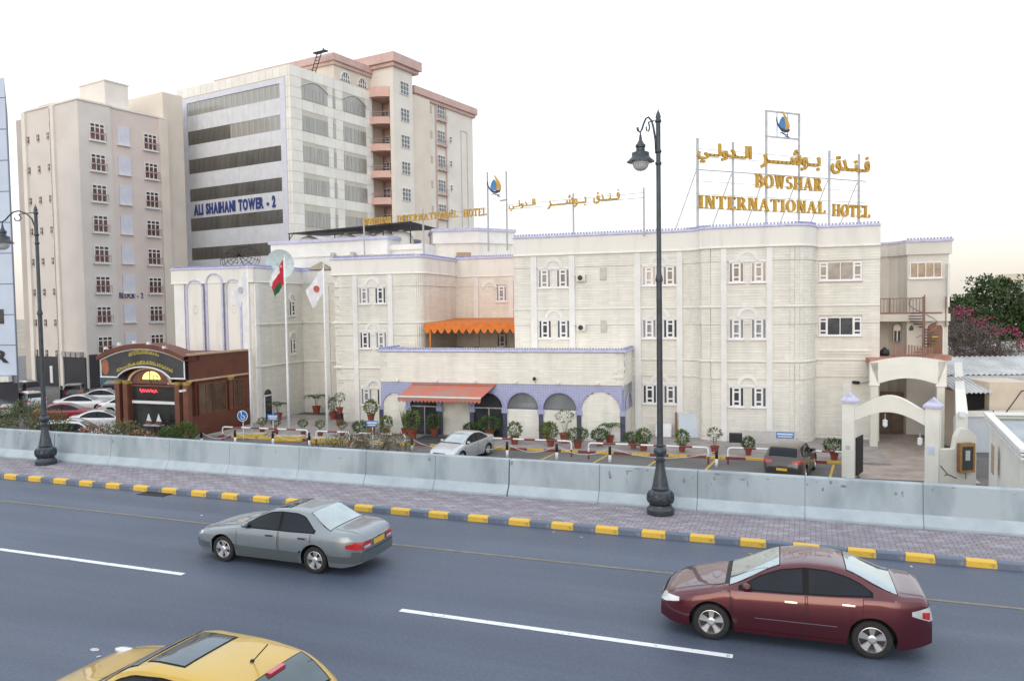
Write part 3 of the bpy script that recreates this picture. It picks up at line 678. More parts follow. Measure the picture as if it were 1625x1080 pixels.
# floodlights along the top of the arcade
fl=MB(); fl.box(-.09,.09,-.22,-.08,-.05,.07); fl.box(-.02,.02,-.1,0,-.03,.03); flm=fl.mesh('floodlight',metalw)
for x in (-14.6,-11.9,-9.3,-6.6,-3.9,-1.5): inst('floodlight',flm,hotel,(x,EW,EZ0+.12))
b=MB(); b.tube([(-5.35,EW-.05,EZ0+.1),(-5.35,EW-.3,EZ0+.25),(-5.35,EW-.3,EZ0+.5)],.02); b.lathe([(.09,0),(.12,.08),(.1,.16),(.03,.2)],10,(-5.35,EW-.3,EZ0+.28)); b.build('wall_lamp',black,hotel)
mass.build('wall',wall_base,hotel)
wl=[o for o in hotel.children if o.name.startswith('wall') and not o.name.startswith('wall_l')][0]
tag(clads.build('stone_cladding',stone_m,wl,fix=False),kind='stuff')
par.build('parapet',plaster,hotel); bands.build('string_course',plaster,hotel,bevel=0);
cp=cop1.build('roof_coping',lav,hotel); tag(cop2.build('coping_tiles',lav_d,cp,fix=False),kind='stuff')
# air-conditioner outlets and camera boxes on the facade
for z in (7.9,4.75):
    x,y=PR.at(u_(-3.05),.1); b=MB(); b.box(-.28,.28,-.26,-.02,-.22,.22); a=b.build('condenser_box',mat('ac_white',(.68,.67,.64),.6,.1,4),hotel,loc=(x,y,Z(z)-.35))
    b=MB(); b.lathe([(.16,0),(.16,.02),(.05,.025)],14); f=b.build('fan_grille',black,a); f.location=(-.03,-.262,0); f.rotation_euler=(PI/2,0,0)
    b=MB(); b.tube([(-.28,-.1,.1),(-.6,-.08,.12),(-.62,-.06,.9)],.025); b.build('pipe',galv,a)
x,y=PR.at(u_(13.0),.1)
for dx in (0,1.05):
    b=MB(); b.box(-.1,.1,-.42,-.05,-.07,.1); b.box(-.02,.02,-.1,.0,-.04,.06); b.build('spot_lamp',black,hotel,loc=(x+dx,y-.05,Z(1.05)),rz=R(40-60*dx))
b=MB(); b.tube([(x+.1,y-.03,Z(1.1)),(x+.5,y-.03,Z(1.0)),(x+.95,y-.03,Z(1.12))],.012); b.build('cable',black,hotel)
# --- awnings
def scallop(b,x0,x1,y,z0,drop,n,dy=.0):
    for k in range(n):
        a=lerp(x0,x1,k/n); c=lerp(x0,x1,(k+1)/n); P=[(a,z0),(c,z0),(c,z0-drop*.55)]+[(lerp(c,a,i/6),z0-drop*.55-drop*.45*sin(PI*i/6)) for i in range(1,6)]+[(a,z0-drop*.55)]
        b.prism([(p[0],p[1]) for p in reversed(P)],y,y+.012)
aw=thing('entrance_awning','coral red sloping awning over the hotel entrance','awning',hw(0,0,GL),-HT)
b=MB(); xa,xb=-13.75,-8.0
b.add([(xa+.25,EW-.06,Z(.92)),(xb+.05,EW-.06,Z(.92)),(xb-.45,EW-1.35,Z(.27)),(xa-.25,EW-1.35,Z(.27)),(xa+.25,EW-.06,Z(.89)),(xb+.05,EW-.06,Z(.89)),(xb-.45,EW-1.35,Z(.24)),(xa-.25,EW-1.35,Z(.24))],[(0,3,2,1),(4,5,6,7),(0,1,5,4),(3,7,6,2),(0,4,7,3),(1,2,6,5)]); b.build('canopy_cloth',coral,aw)
b=MB(); scallop(b,xa-.25,xb-.45,EW-1.37,Z(.22),.3,22); b.build('valance',coral,aw)
b=MB(); b.box(xa-.26,xb-.44,EW-1.385,EW-1.35,Z(.22),Z(.31)); b.build('front_bar',metalw,aw)
b=MB(); b.box(xa+.2,xb+.1,EW-.16,EW-.05,Z(.90),Z(1.0)); b.build('roller_box',coral,aw)
for x in (-12.6,-10.6,-8.9):
    b=MB(); b.tube([(x,EW-.05,Z(.3)),(x-.15,EW-1.3,Z(.25))],.025); b.build('awning_arm',metalw,aw)
ta=thing('terrace_awning','bright orange scalloped awning over the first floor terrace','awning',hw(0,0,GL),-HT)
b=MB(); ya=-.2
b.add([(-14.5,7.35,Z(4.95)),(-7.62,7.35,Z(4.95)),(-7.62,.6,Z(4.72)),(-14.3,.6,Z(4.72)),(-14.5,7.35,Z(4.92)),(-7.62,7.35,Z(4.92)),(-7.62,.6,Z(4.69)),(-14.3,.6,Z(4.69))],[(0,3,2,1),(4,5,6,7),(0,1,5,4),(3,7,6,2),(0,4,7,3),(1,2,6,5)]); b.build('canopy_cloth',orange,ta)
b=MB(); scallop(b,-14.3,-7.55,.58,Z(4.74),.72,13); b.build('valance',orange,ta)
for x in (-13.85,):
    b=MB(); b.box(x-.05,x+.05,.62,.72,Z(1.22),Z(4.7)); b.build('awning_post',orange,ta)
# terrace chairs under the orange awning, only their dark backs show
for k,(x,y) in enumerate(((-12.6,1.6),(-11.9,1.3),(-10.6,1.5),(-9.2,1.3),(-8.5,1.8))):
    t=thing('terrace_chair',('dark wicker chair on the terrace nearest the orange post','dark wicker chair beside the terrace table','dark wicker chair at the middle of the terrace','dark wicker chair under the terrace window','dark wicker chair at the right end of the terrace')[k],'chair',hw(x,-y,1.22),-HT+k*.7,'chairs on the terrace')
    b=MB(); b.box(-.25,.25,-.25,.25,.38,.46); b.build('seat',black,t)
    b=MB(); b.grid([[(-.27+.09*i,.25+.05*cos(i*.5),.4+.12*j) for i in range(7)] for j in range(17-4)]); b.build('backrest',black,t)
    for sx in (-.22,.22):
        for sy_ in (-.22,.22): b=MB(); b.box(sx-.02,sx+.02,sy_-.02,sy_+.02,0,.38); b.build('leg',black,t)
# ------------------------------------------------------------------ city blocks behind (all on one street grid)
GZ=-R(30.5)
panel_m=attrmat('tower_panel',.75,.06,.6,.08,8); lavw=mat('pale_aluminium',(.64,.65,.74),.5,.05,1.5)
tower_stone=mat('tower_core',(.56,.54,.48),.9,.06,.5)
ribbon_blinds=mat('ribbon_glass_blinds',(.30,.295,.28),.12,.0,14,metal=.2,col2=(.43,.42,.39),stretch=(1.0,1.0,.02),lo=.42,hi=.58,spec=.6,detail=1)  # pale vertical blinds behind the glass
ribbon_dark=mat('ribbon_glass_dark',(.10,.095,.085),.08,.0,.35,metal=.3,col2=(.19,.185,.175),spec=.7)
blue_letter=mat('blue_letter',(.03,.05,.22),.5,.1,4)
def gclad(b,P,s0,s1,z0,z1,holes,l,h,cols,t=.04):
    r=0; z=z0
    while z<z1-.05:
        e=min(z+h,z1); iv=[(s0,s1)]
        for a,c,d,f in holes:
            if e>d+.01 and z<f-.01:
                nv=[]
                for x,y in iv:
                    if c<=x or a>=y: nv.append((x,y)); continue
                    if a>x: nv.append((x,a))
                    if c<y: nv.append((c,y))
                iv=nv
        for x,y in iv:
            q=x
            while q<y-.02:
                w=min((math.floor((q-s0+1e-4)/l)+1)*l+s0,y)
                k=random.uniform(.96,1.03); c=random.choice(cols); b.col=(c[0]*k,c[1]*k,c[2]*k); P.slab(b,q+.02,w-.02,z+.02,e-.02,0,t); q=w
        z=e
T=thing('office_tower','pale office tower with dark ribbon windows and blue rooftop lettering band','office tower',(-24.74,90,GL),GZ)
core=MB(); core.box(-20,0,0,14,0,Z(33.3)); core.build('wall',tower_stone,T)
TC=[(.80,.785,.74),(.82,.805,.765),(.785,.77,.725),(.815,.80,.765)]
cl=MB(); cl.col=TC[0]
PA=Path([(-20,0),(0,0)]); PBk=Path([(0,0),(0,14)])
gclad(cl,PA,0,20,0,Z(33.6),[(1.1,19.2,0,Z(32.2))],1.15,1.2,TC)
bh=[]
rowsB=[(30.05,31.4),(26.4,28.15),(22.95,24.7),(19.15,21.0),(15.4,17.2)]
for z0,z1 in rowsB: bh+=[(1.65,5.85,Z(z0),Z(z1)),(6.75,7.2,Z(z0),Z(z1)),(8.5,12.7,Z(z0),Z(z1))]
gclad(cl,PBk,0,14,0,Z(33.6),bh,1.75,1.2,TC)
tag(cl.build('cladding_panels',panel_m,T,fix=False),kind='stuff')
fr=MB(); fr.box(-18.9,-.8,-.14,.02,Z(31.6),Z(32.2)); fr.box(-18.9,-17.95,-.14,.02,0,Z(31.6)); fr.box(-1.62,-.8,-.14,.02,0,Z(31.6)); fr.build('facade_frame',lavw,T)
strips=[(30.0,31.55),(26.4,28.08),(22.85,24.6),(19.4,20.95),(15.7,17.3),(12.1,13.6),(8.5,10)]
pmx=MB(); pmx.box(.02,.98,-.03,.03,0,1); 
def panes(parent,x0,x1,y,z0,z1,n,m,along='x'):
    w=(x1-x0)/n; b=MB(); b.box(.015,w-.015,-.02,.02,0,z1-z0); me=b.mesh('pane',m)
    for i in range(n): inst('pane',me,parent,(x0+i*w,y,z0) if along=='x' else (y,x0+i*w,z0),0 if along=='x' else PI/2)
for k,(z0,z1) in enumerate(strips):
    lit=k in(0,1); b=MB(); b.box(-17.95,-1.62,.02,.1,Z(z0),Z(z1)); s=b.build('window_strip',black,T)  # the top strips show pale blinds
    if k==1:
        panes(s,-17.93,-10.2,-.02,Z(z0),Z(z1),8,ribbon_dark); panes(s,-10.2,-1.64,-.02,Z(z0),Z(z1),9,ribbon_blinds)
    else: panes(s,-17.93,-1.64,-.02,Z(z0),Z(z1),17,ribbon_blinds if k==0 else ribbon_dark)
zs=[Z(31.6)]+[v for z0,z1 in strips for v in (Z(z1),Z(z0))]
for i in range(1,len(strips)):
    z1,z0=Z(strips[i-1][0]),Z(strips[i][1]); b=MB(); x=-17.94; j=0
    while x<-1.66:
        b.box(x,min(x+.46,-1.63),-.06-(.03 if j%2 else 0),.0,z0+.01,z1-.01); x+=.46; j+=1
    b.build('spandrel',mat('white_aluminium',(.66,.67,.71),.5,.05,1),T)
textline('ALI SHAIHANI TOWER - 2',T,'sign_letter',-17.2,-2.8,Z(17.7),Z(19.0),-.13,.08,blue_letter,.042)
def bwin(parent,y0,y1,z0,z1,n,m,arch=False):
    b=MB(); b.box(-.02,.02,y0,y1,z0,z1)
    if arch: b.prism([(lerp(y0,y1,i/10),z1-.02+.75*sin(PI*i/10)) for i in range(11)],-.01,.03,'x')
    w=b.build('window',m,parent); w.location.x=.03
    w2=(y1-y0)/n
    for i in range(1,n):
        f=MB(); f.box(.02,.06,y0+i*w2-.03,y0+i*w2+.03,z0,z1); f.build('mullion',galv,w)
    if arch:
        f=MB(); f.tube([(.05,lerp(y0-.1,y1+.1,i/14),z1+.8*sin(PI*i/14)) for i in range(15)],.06,5); f.build('arch_trim',galv,w)
for k,(z0,z1) in enumerate(rowsB):
    bwin(T,1.65,5.85,Z(z0),Z(z1),7,ribbon_blinds,k==0); bwin(T,6.75,7.2,Z(z0),Z(z1),1,ribbon_blinds); bwin(T,8.5,12.7,Z(z0),Z(z1),6,ribbon_blinds,k==0)
b=MB(); b.box(-.3,.06,5.9,8.5,Z(31.35),Z(31.42)); b.build('ledge_line',galv,T)
# --- pink-corniced apartment block stepping back behind the tower
pinkc=mat('pink_cornice',(.58,.41,.38),.75,.08,1); cream2=mat('apartment_cream',(.72,.65,.57),.85,.05,.4); cream3=mat('apartment_pale',(.76,.72,.67),.85,.05,.4)
pinkw=mat('pink_wall',(.56,.42,.38),.85,.06,.5); fwhite=mat('muntin_white',(.76,.76,.76),.5,.05,4); fpane=mat('apartment_pane',(.13,.14,.16),.1,.35,.8,spec=.7)
P=thing('apartment_block','cream apartment block with pink cornices and stacked pink balconies behind the tower','apartment building',(-14.69,101,GL),GZ)
def loc(x,y): # world -> local of this block
    dx,dy=x+14.69,y-101; c,s=cos(R(30.5)),sin(R(30.5)); return (dx*c-dy*s,dx*s+dy*c)
def cornice(parent,x0,x1,y0,y1,z,h=1.1,d=.7):
    b=MB(); b.box(x0-d,x1+d,y0-d,y1+d,z,z+h); b.box(x0-d*.55,x1+d*.55,y0-d*.55,y1+d*.55,z-.45,z-.005); b.build('cornice',pinkc,parent,bevel=.05)
x1,y1=loc(-21.33,97)
b=MB(); b.box(x1-21,x1,y1,y1+9,0,Z(35.9)); b.build('wall',cream2,P); cornice(P,x1-21,x1,y1,y1+7.0,Z(36.0),.9,.4)
b=MB(); b.box(-5.2,0,0,4.0,Z(33.6),Z(36.6)); b.box(-.6,0,0,4.0,0,Z(33.6)); b.box(-5.5,-.6,2.6,4.2,0,Z(33.6)); b.build('wall',cream3,P); cornice(P,-5.2,0,0,4.6,Z(36.9),1.2,.7)
x3,y3=loc(-12.64,106)
b=MB(); b.box(x3-10,x3,y3,y3+14.2,0,Z(34.2)); b.build('wall',cream3,P); cornice(P,x3-10,x3,y3,y3+14.4,Z(34.3),1.0,.5)
b=MB(); b.box(-6.5,-.4,4.0,y3+3,0,Z(34)); b.build('wall',cream2,P)
def muntin(w,h,cols=3,rows=(.33,.7),along='y',rail=False):
    f=MB(); t=.07
    for i in range(cols+1): y=-w/2+w*i/cols; f.box(0,.08,y-t/2,y+t/2,0,h)
    for r in (0,*rows,1): f.box(.005,.075,-w/2,w/2,h*r-t/2,h*r+t/2)
    p=MB(); p.box(-.02,.03,-w/2,w/2,0,h)
    return f.mesh('window',fwhite),p.mesh('pane',fpane)
MW=muntin(1.75,1.6); 
def munput(parent,W,x,y,z,rz=0):
    o=inst('window',W[0],parent,(x,y,z),rz); inst('pane',W[1],o); return o
for i in range(6): munput(P,MW,.02,2.25,Z(33.35-3.42*i))
shut=MB(); shut.box(0,.06,-.85,.85,0,1.0); shm=shut.mesh('shutter_box',mat('beige_panel',(.55,.47,.37),.7,.06,2))
for i in range(6):
    z=Z(32.45-3.42*i); inst('shutter_box',shm,P,(x3,y3+3.1,z+.05)); munput(P,MW,x3+.02,y3+6.0,z-.2)
    munput(P,muntin(.55,.8,1,(.5,)) if i==0 else SMW,x3+.02,y3+8.3,z+.2) if i else None
    if i==0: SMW=muntin(.55,.8,1,(.5,))
    b=MB(); b.box(x3,x3+.5,y3+4.9,y3+7.1,z-.75,z-.62)
    bl=b.build('balcony_ledge',pinkc,P); r=MB()
    for k in range(10): r.box(x3+.44,x3+.47,y3+4.95+k*.235,y3+4.98+k*.235,z-.62,z+.2)
    r.box(x3+.43,x3+.48,y3+4.9,y3+7.1,z+.2,z+.25); r.build('rail',galv,bl)
for dy in (4.75,7.2):
    b=MB(); b.box(x3,x3+.12,y3+dy-.12,y3+dy+.12,0,Z(34.2)); b.build('pink_strip',pinkw,P)
for dy in (11.0,12.6):
    b=MB(); b.box(x3,x3+.06,y3+dy-.05,y3+dy+.05,0,Z(31.5)); b.build('groove_trim',galv,P)
b=MB(); b.box(x3,x3+.06,y3+11.05,y3+12.55,Z(31.4),Z(31.5)); b.build('groove_trim',galv,P)
# curved balconies in the recess
b=MB(); b.box(-5.5,-.61,2.45,2.6,0,Z(33.6)); b.build('recess_wall',pinkw,P)
for i in range(6):
    z=Z(33.0-3.42*i); b=MB(); n=10; out=[(-.62-4.4*k/n,-.1-1.0*sin(PI*k/n)) for k in range(n+1)]
    b.prism(out+[(-5.05,2.4),(-.62,2.4)],z-.25,z,'z'); b.grid([[(x,y,z) for x,y in out],[(x,y,z+1.0) for x,y in out],[(x,y+.12,z+1.0) for x,y in out],[(x,y+.12,z) for x,y in out]]) if i==0 else b.grid([[(x,y,z) for x,y in out],[(x,y,z+.62) for x,y in out],[(x,y+.12,z+.62) for x,y in out],[(x,y+.12,z) for x,y in out]])
    bl=b.build('balcony',mat('balcony_pink',(.66,.43,.38),.8,.05,1),P)
    if i:
        r=MB(); r.tube([(x,y+.05,z+1.25) for x,y in out],.03,5); r.tube([(x,y+.05,z+1.0) for x,y in out],.02,5); r.build('rail',mat('rail_pink',(.5,.33,.29),.6),bl)
        w=MB(); w.box(-3.9,-1.5,2.36,2.44,z+.05,z+2.2); wo=w.build('balcony_door',fpane,P)
        f=MB()
        for k in range(5): f.box(-3.93+k*.6,-3.87+k*.6,2.3,2.36,z+.05,z+2.2)
        f.box(-3.93,-1.47,2.3,2.355,z+2.16,z+2.24); f.box(-3.93,-1.47,2.3,2.355,z+1.5,z+1.56); f.build('door_frame',fwhite,wo)
# arched windows on the penthouse
for y in (1.95,5.1):
    b=MB(); n=12; pts=[(y-.85,Z(34.0))]+[(y-.85*cos(PI*i/n),Z(34.15)+.95*sin(PI*i/n)) for i in range(n+1)]+[(y+.85,Z(34.0))]
    b.prism(pts,x1+.01,x1+.05,'x'); w=b.build('arched_window',fpane,P)
    f=MB(); f.tube([(x1+.1,q,z+y1*0) for q,z in pts],.09,5)
    for k in (-.42,0,.42): f.box(x1+.05,x1+.12,y+k-.05,y+k+.05,Z(34.0),Z(34.15)+.95*math.sqrt(max(0,1-(k/.85)**2)))
    f.box(x1+.05,x1+.115,y-.85,y+.85,Z(34.25),Z(34.36)); f.build('muntins',fwhite,w)
    for o in (w,): o.location=(0,y1,0)
# roof ladder
ld=thing('roof_ladder','dark steel ladder leaning up to the roof of the apartment block','ladder',(-23.9,95.3,32.6),GZ)
for s in (-.35,.35):
    b=MB(); b.tube([(s,0,0),(s+.9,.9,4.0)],.06,6); b.build('ladder_rail',black,ld)
for i in range(10):
    q=(i+.5)/10; b=MB(); b.tube([(-.35+.9*q,.9*q,4*q),(.35+.9*q,.9*q,4*q)],.045,5); b.build('rung',black,ld)
b=MB(); b.box(.0,2.0,.7,1.2,3.95,4.1); b.tube([(1.5,.9,4.1),(1.5,.9,4.35)],.1); b.build('top_platform',black,ld)
# --- Block 2 apartments
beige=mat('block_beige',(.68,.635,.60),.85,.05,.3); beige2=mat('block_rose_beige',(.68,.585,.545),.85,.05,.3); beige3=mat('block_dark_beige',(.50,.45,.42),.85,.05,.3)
B2=thing('block_two','beige apartment block lettered BLOCK with brown shuttered windows behind the parked cars','apartment building',(-45.76,84,GL),GZ)
b=MB(); b.box(-10.2,0,0,3.7,0,Z(28.3)); b.build('wall',beige,B2)
b=MB(); b.box(-10.0,-.12,3.7,10.6,0,Z(28.25)); b.build('wall',beige2,B2)
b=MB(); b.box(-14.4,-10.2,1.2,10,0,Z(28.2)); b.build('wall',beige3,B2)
b=MB(); b.box(-13.8,-.5,10.6,13.3,0,Z(31.6)); b.build('wall',cream2,B2)
b=MB(); b.box(-.3,.08,9.7,10.75,0,Z(28.2)); b.build('corner_pier',cream2,B2)
b=MB(); b.box(-10.3,.1,-.1,3.8,Z(28.31),Z(28.5)); b.box(-10.0,.0,3.82,10.7,Z(28.26),Z(28.45)); b.build('roof_edge',cream3,B2)
for i,(x0,x1_,y0,y1_,z1) in enumerate(((-6,-1.2,3.9,6.7,31.4),(-9.5,-6.8,5,7.8,30.2),(-12.5,-9.8,3,6,29.9))):
    b=MB(); b.box(x0,x1_,y0,y1_,Z(28.3),Z(z1)); b.box(x0-.1,x1_+.1,y0-.1,y1_+.1,Z(z1),Z(z1)+.15); b.build('roof_hut',cream3,B2)
pane_b=mat('brown_pane',(.13,.055,.048),.2,.5,.9,spec=.5)
def brownwin(w,h):
    f=MB(); t=.1
    for i in range(4): y=-w/2+w*i/3; f.box(0,.08,y-t/2,y+t/2,0,h)
    for r in (0,.42,.78,1): f.box(.005,.075,-w/2,w/2,h*r-t/2,h*r+t/2)
    f.box(0,.3,-w/2-.15,w/2+.15,-.2,-.06)
    p=MB(); p.box(-.02,.03,-w/2,w/2,0,h)
    r=MB(); 
    for i in range(9): q=-w/2-.1+(w+.2)*i/8; r.box(.26,.29,q-.012,q+.012,-.05,h*.42)
    r.box(.25,.3,-w/2-.12,w/2+.12,h*.42,h*.42+.05)
    return f.mesh('window',fwhite),p.mesh('pane',pane_b),r.mesh('guard_rail',mat('rail_brown',(.22,.11,.09),.5,.1,3))
BW=brownwin(1.6,1.75); acp=MB(); acp.box(0,.1,-.72,.72,0,2.05); acm=acp.mesh('vent_panel',lavw)
sld=MB(); sld.box(0,.25,-.8,.8,-.12,0); sldm=sld.mesh('sill',cream3)
for i in range(8):
    z=Z(24.4-3.3*i)
    for y in (2.05,8.5):
        o=inst('window',BW[0],B2,(.02-(.12 if y>4 else 0),y,z)); inst('pane',BW[1],o); inst('guard_rail',BW[2],o)
    a=inst('vent_panel',acm,B2,(-.12,5.2,z)); inst('sill',sldm,a)
sw_=MB(); sw_.box(-.22,.22,-.06,.02,0,.75); swm=sw_.mesh('small_window',pane_b); swf=MB(); swf.box(-.28,.28,-.09,-.061,-.06,0); swf.box(-.02,.02,-.08,-.062,0,.75); swf.box(-.22,.22,-.08,-.062,.4,.45); swfm=swf.mesh('frame',fwhite)
for i in range(8):
    for x in (-5.7,-7.7,-9.7): o=inst('small_window',swm,B2,(x,0,Z(25.3-3.42*i)-.5)); inst('frame',swfm,o)
for x in (-4.6,-10.2):
    b=MB(); b.box(x-.35,x+.35,-.25,.0,0,Z(28.3)); b.build('pier',cream3,B2)
b=MB(); b.tube([(-4.9,-.3,0),(-4.9,-.3,Z(28))],.07,6); b.build('drain_pipe',galv,B2)
textline('BLOCK - 2',B2,'sign_letter',4.0,6.9,0,.62,0,.06,blue_letter,.008)
for o in list(B2.children):
    if o.name.startswith('sign_letter'):
        y=o.location.x; o.rotation_euler=(0,0,PI/2); o.location=(-.05,y,Z(7.3))
shop=mat('shop_black',(.03,.03,.04),.3,.2,.6,spec=.6); tealg=mat('teal_shutter',(.13,.19,.23),.4,.1,2)
for x0,x1_ in ((-9.8,-5.0),(-4.2,-.2)):
    b=MB(); b.box(x0,x1_,-.12,.02,0,Z(.9)); so_=b.build('shop_front',shop,B2)
    for k in range(2): c=MB(); xx=lerp(x0,x1_,.25+.4*k); c.box(xx-.25,xx+.25,-.2,-.125,.4,2.3); c.build('poster',fwhite,so_) if x0<-5 else None
b=MB(); b.box(.0,.12,.2,9.6,0,Z(1.2)); so_=b.build('shop_front',shop,B2)
b=MB(); b.box(.12,.18,1.2,3.4,.3,2.9); b.build('shutter',tealg,so_)
b=MB(); b.box(.12,.17,1.0,3.2,3.2,3.45); b.build('sign_strip',fwhite,so_)
for k in range(4):
    b=MB(); b.box(-4.2+k*.95,-3.5+k*.95,-.4,-.05,Z(.95),Z(1.5)); b.build('condenser_box',mat('ac_grey',(.4,.38,.36),.7,.15,4),B2)
# --- pale blue panelled building at the left edge
BB=thing('blue_panel_building','pale blue panelled building cut off by the left picture edge','building',(-39.4,62,GL),R(-8))
bl_m=mat('pale_blue_panel',(.50,.58,.72),.4,.05,.5)
b=MB(); b.prism([(-12,.05),(-.05,.05),(-7.5,9),(-12,9)],0,Z(24),'z'); b.build('wall',mat('panel_joint',(.2,.22,.28),.7),BB)
z=Z(.9)
while z<Z(23.8):
    for x0,x1_ in ((-12,-4.0),(-3.96,0)):
        b=MB(); b.box(x0,x1_,-.06,.0,z,min(z+2.36,Z(24.2))); b.build('facade_panel',bl_m,BB)
    z+=2.42
b=MB(); b.box(-12,.05,-.1,0,0,Z(.3)); b.build('shop_front',shop,BB)
b=MB(); b.box(-2.6,-.9,-.12,-.05,Z(5.0),Z(6.15)); b.build('window',darkglass,BB)
me=textmesh('R',1,.06,black,.03); fitmesh(me,-1.9,-.6,Z(1.9),Z(2.9)); inst('sign_letter',me,BB,(0,-.12,0))
b=MB(); b.tube([(-1.0,-.12,Z(10.9)),(-.5,-.12,Z(11.0)),(-.15,-.12,Z(11.4)),(-.3,-.12,Z(11.8)),(-.8,-.12,Z(11.9))],.06,6); b.build('logo_curl',blue_letter,BB)
b=MB(); b.tube([(-1.2,-.12,Z(11.0)),(-.6,-.12,Z(11.4)),(-1.1,-.12,Z(11.7))],.08,6); b.build('logo_stroke',mat('logo_red',(.5,.05,.05),.5),BB)
b=MB(); b.box(-1.6,-.4,-.45,-.06,Z(.4),Z(.85)); b.build('condenser_box',mat('ac_white',(.68,.67,.64)),BB)
# cobra-head lamp beside it: thin arm reaching from a tall post
# ------------------------------------------------------------------ rooftop things of the hotel
def rel(p,k=1.0): return p
ST=R(24)       # the big sign turns its right end away
K=1.043
SG=thing('hotel_roof_sign','tall steel frame with gold hotel lettering and dhow emblem above the right wing','sign',(11.57,48.5,Z(10.1)+GL),ST)
zz=lambda z:5.9+(z-5.9)*K-10.1
rust=mat('sign_steel',(.50,.51,.53),.5,.12,3,metal=.3)
for x,z1 in ((0,15.55),(2.73,15.5),(5.41,17.6),(8.17,17.62),(10.83,15.5),(13.54,15.45)):
    b=MB(); b.box(x-.06,x+.06,-.06,.06,-.6,zz(z1)); po=b.build('sign_post',rust,SG)
    b=MB(); b.tube([(x-.9,1.6,-.5),(x-.05,.1,zz(13.6))],.035,5); b.build('stay',rust,po)
for z,r in ((14.95,.02),(14.5,.02),(13.72,.04),(13.05,.02),(12.3,.02),(11.45,.02)):
    b=MB(); b.tube([(-.1,.08,zz(z)),(14.3,.08,zz(z))],r,5); b.build('sign_rail',rust,SG)
for z in (17.58,16.03):
    b=MB(); b.box(5.35,8.23,-.05,.05,zz(z)-.05,zz(z)+.05); b.build('sign_rail',rust,SG)
for x in (6.3,7.2): b=MB(); b.box(x-.02,x+.02,-.03,.03,zz(16.0),zz(17.6)); b.build('emblem_bar',rust,SG)
serifline('INTERNATIONAL',SG,'sign_letter',0.0,10.9*.95,zz(11.45),zz(12.2),-.12,.16,gold)
serifline('HOTEL',SG,'sign_letter',11.0,14.45,zz(11.3),zz(12.1),-.12,.16,gold)
serifline('BOWSHAR',SG,'sign_letter',4.4,10.05,zz(12.85),zz(13.65),-.12,.16,gold)
AR=['\uFEF2\u0640\u0640\uFEDF\uFEED\uFEAA\u0640\u0640\uFEDF\uFE8D','\uFEAE\u0640\u0640\u0640\u0640\u0640\uFEB7\uFEEE\u0640\u0640\uFE91','\uFED5\uFEAA\u0640\u0640\uFEE8\u0640\u0640\uFED3']
for s,(a,c),(z0,z1) in zip(AR,((-.1,4.1),(4.85,9.9),(10.9,14.4)),((14.1,15.3),(14.05,15.35),(14.0,15.3))):
    me=textmesh(s,1,.16,gold,.032); fitmesh(me,a,c,zz(z0),zz(z1)); inst('arabic_word',me,SG,(0,-.12,0))
sail_b=mat('sail_blue',(.06,.20,.45),.5,.15,3); sail_o=mat('sail_gold',(.60,.36,.08),.5,.12,3); hull_m=mat('hull_navy',(.03,.04,.08),.5,.2,3)
def dhow(parent,x,z,s,y=0):
    """sailing-boat emblem cut from sheet metal"""
    def poly(name,pts,m,d0):
        b=MB(); b.prism([(x+p[0]*s,z+p[1]*s) for p in pts],y+d0,y+d0+.05); return b.build(name,m,parent)
    poly('emblem_sail',[(.62,.05+.15),(.95,.25),(1.0,.5),(.85,.85),(.62,1.15),(.42,1.35),(.4,1.3),(.55,1.0),(.62,.6)],sail_o,0)
    poly('emblem_sail',[(.2,.3),(.6,.22),(.62,.6),(.52,.95),(.4,1.02),(.22,.8),(.12,.5)],sail_b,-.02)
    poly('emblem_hull',[(-.1,.95),(.0,.6),(.2,.32),(.5,.2),(.98,.26),(.9,.1),(.6,.02),(.3,.1),(.05,.35),(-.12,.7)],hull_m,-.05)
    poly('emblem_wave',[(.1,-.02),(.4,.06),(.7,-.06),(1.0,.0),(.7,-.13),(.4,-.02)],hull_m,.01)
    poly('emblem_wave',[(.55,-.18),(.8,-.12),(1.0,-.24),(.75,-.2)],hull_m,.01)
dhow(SG,6.25,zz(16.3),.95*1.1,-.1)
# second, older sign along the roof edge of the middle wings
S2=thing('hotel_long_sign','long row of gold letters on thin poles above the lower hotel roofs','sign',(-4.92,56,0),-R(30.6))
wp=mat('white_pole',(.42,.43,.45),.5,.08,4)
for x,z0,z1 in ((-7.2,9.3,12.6),(-1.6,9.3,12.9),(3.95,9.6,15.0),(5.45,9.6,14.9),(10.45,10.0,13.0),(15.25,10.0,12.95)):
    b=MB(); b.box(x-.045,x+.045,-.045,.045,z0,z1); b.build('sign_post',wp,S2)
for z in (12.15,12.5):
    b=MB(); b.tube([(-7.2,.05,z),(4.0,.05,z)],.02,5); b.build('sign_rail',wp,S2)
for z in (12.35,12.65):
    b=MB(); b.tube([(5.4,.05,z),(15.3,.05,z)],.02,5); b.build('sign_rail',wp,S2)
serifline('BOWSHAR',S2,'sign_letter',-7.1,-4.5,12.1,12.58,-.06,.1,gold); serifline('INTERNATIONAL',S2,'sign_letter',-3.95,1.45,12.1,12.58,-.06,.1,gold); serifline('HOTEL',S2,'sign_letter',1.95,3.85,12.05,12.6,-.06,.1,gold)
for s,(a,c),(z0,z1) in zip(AR,((5.65,7.7),(8.6,11.4),(11.9,13.7)),((12.2,12.9),(12.1,12.95),(12.2,13.0))):
    me=textmesh(s,1,.1,gold,.02); fitmesh(me,a,c,z0,z1); inst('arabic_word',me,S2,(0,-.06,0))
dhow(S2,4.1,13.45,.98,-.08)
b=MB(); b.box(4.95,5.5,-.03,.03,12.95,13.02); b.build('emblem_bar',black,S2)
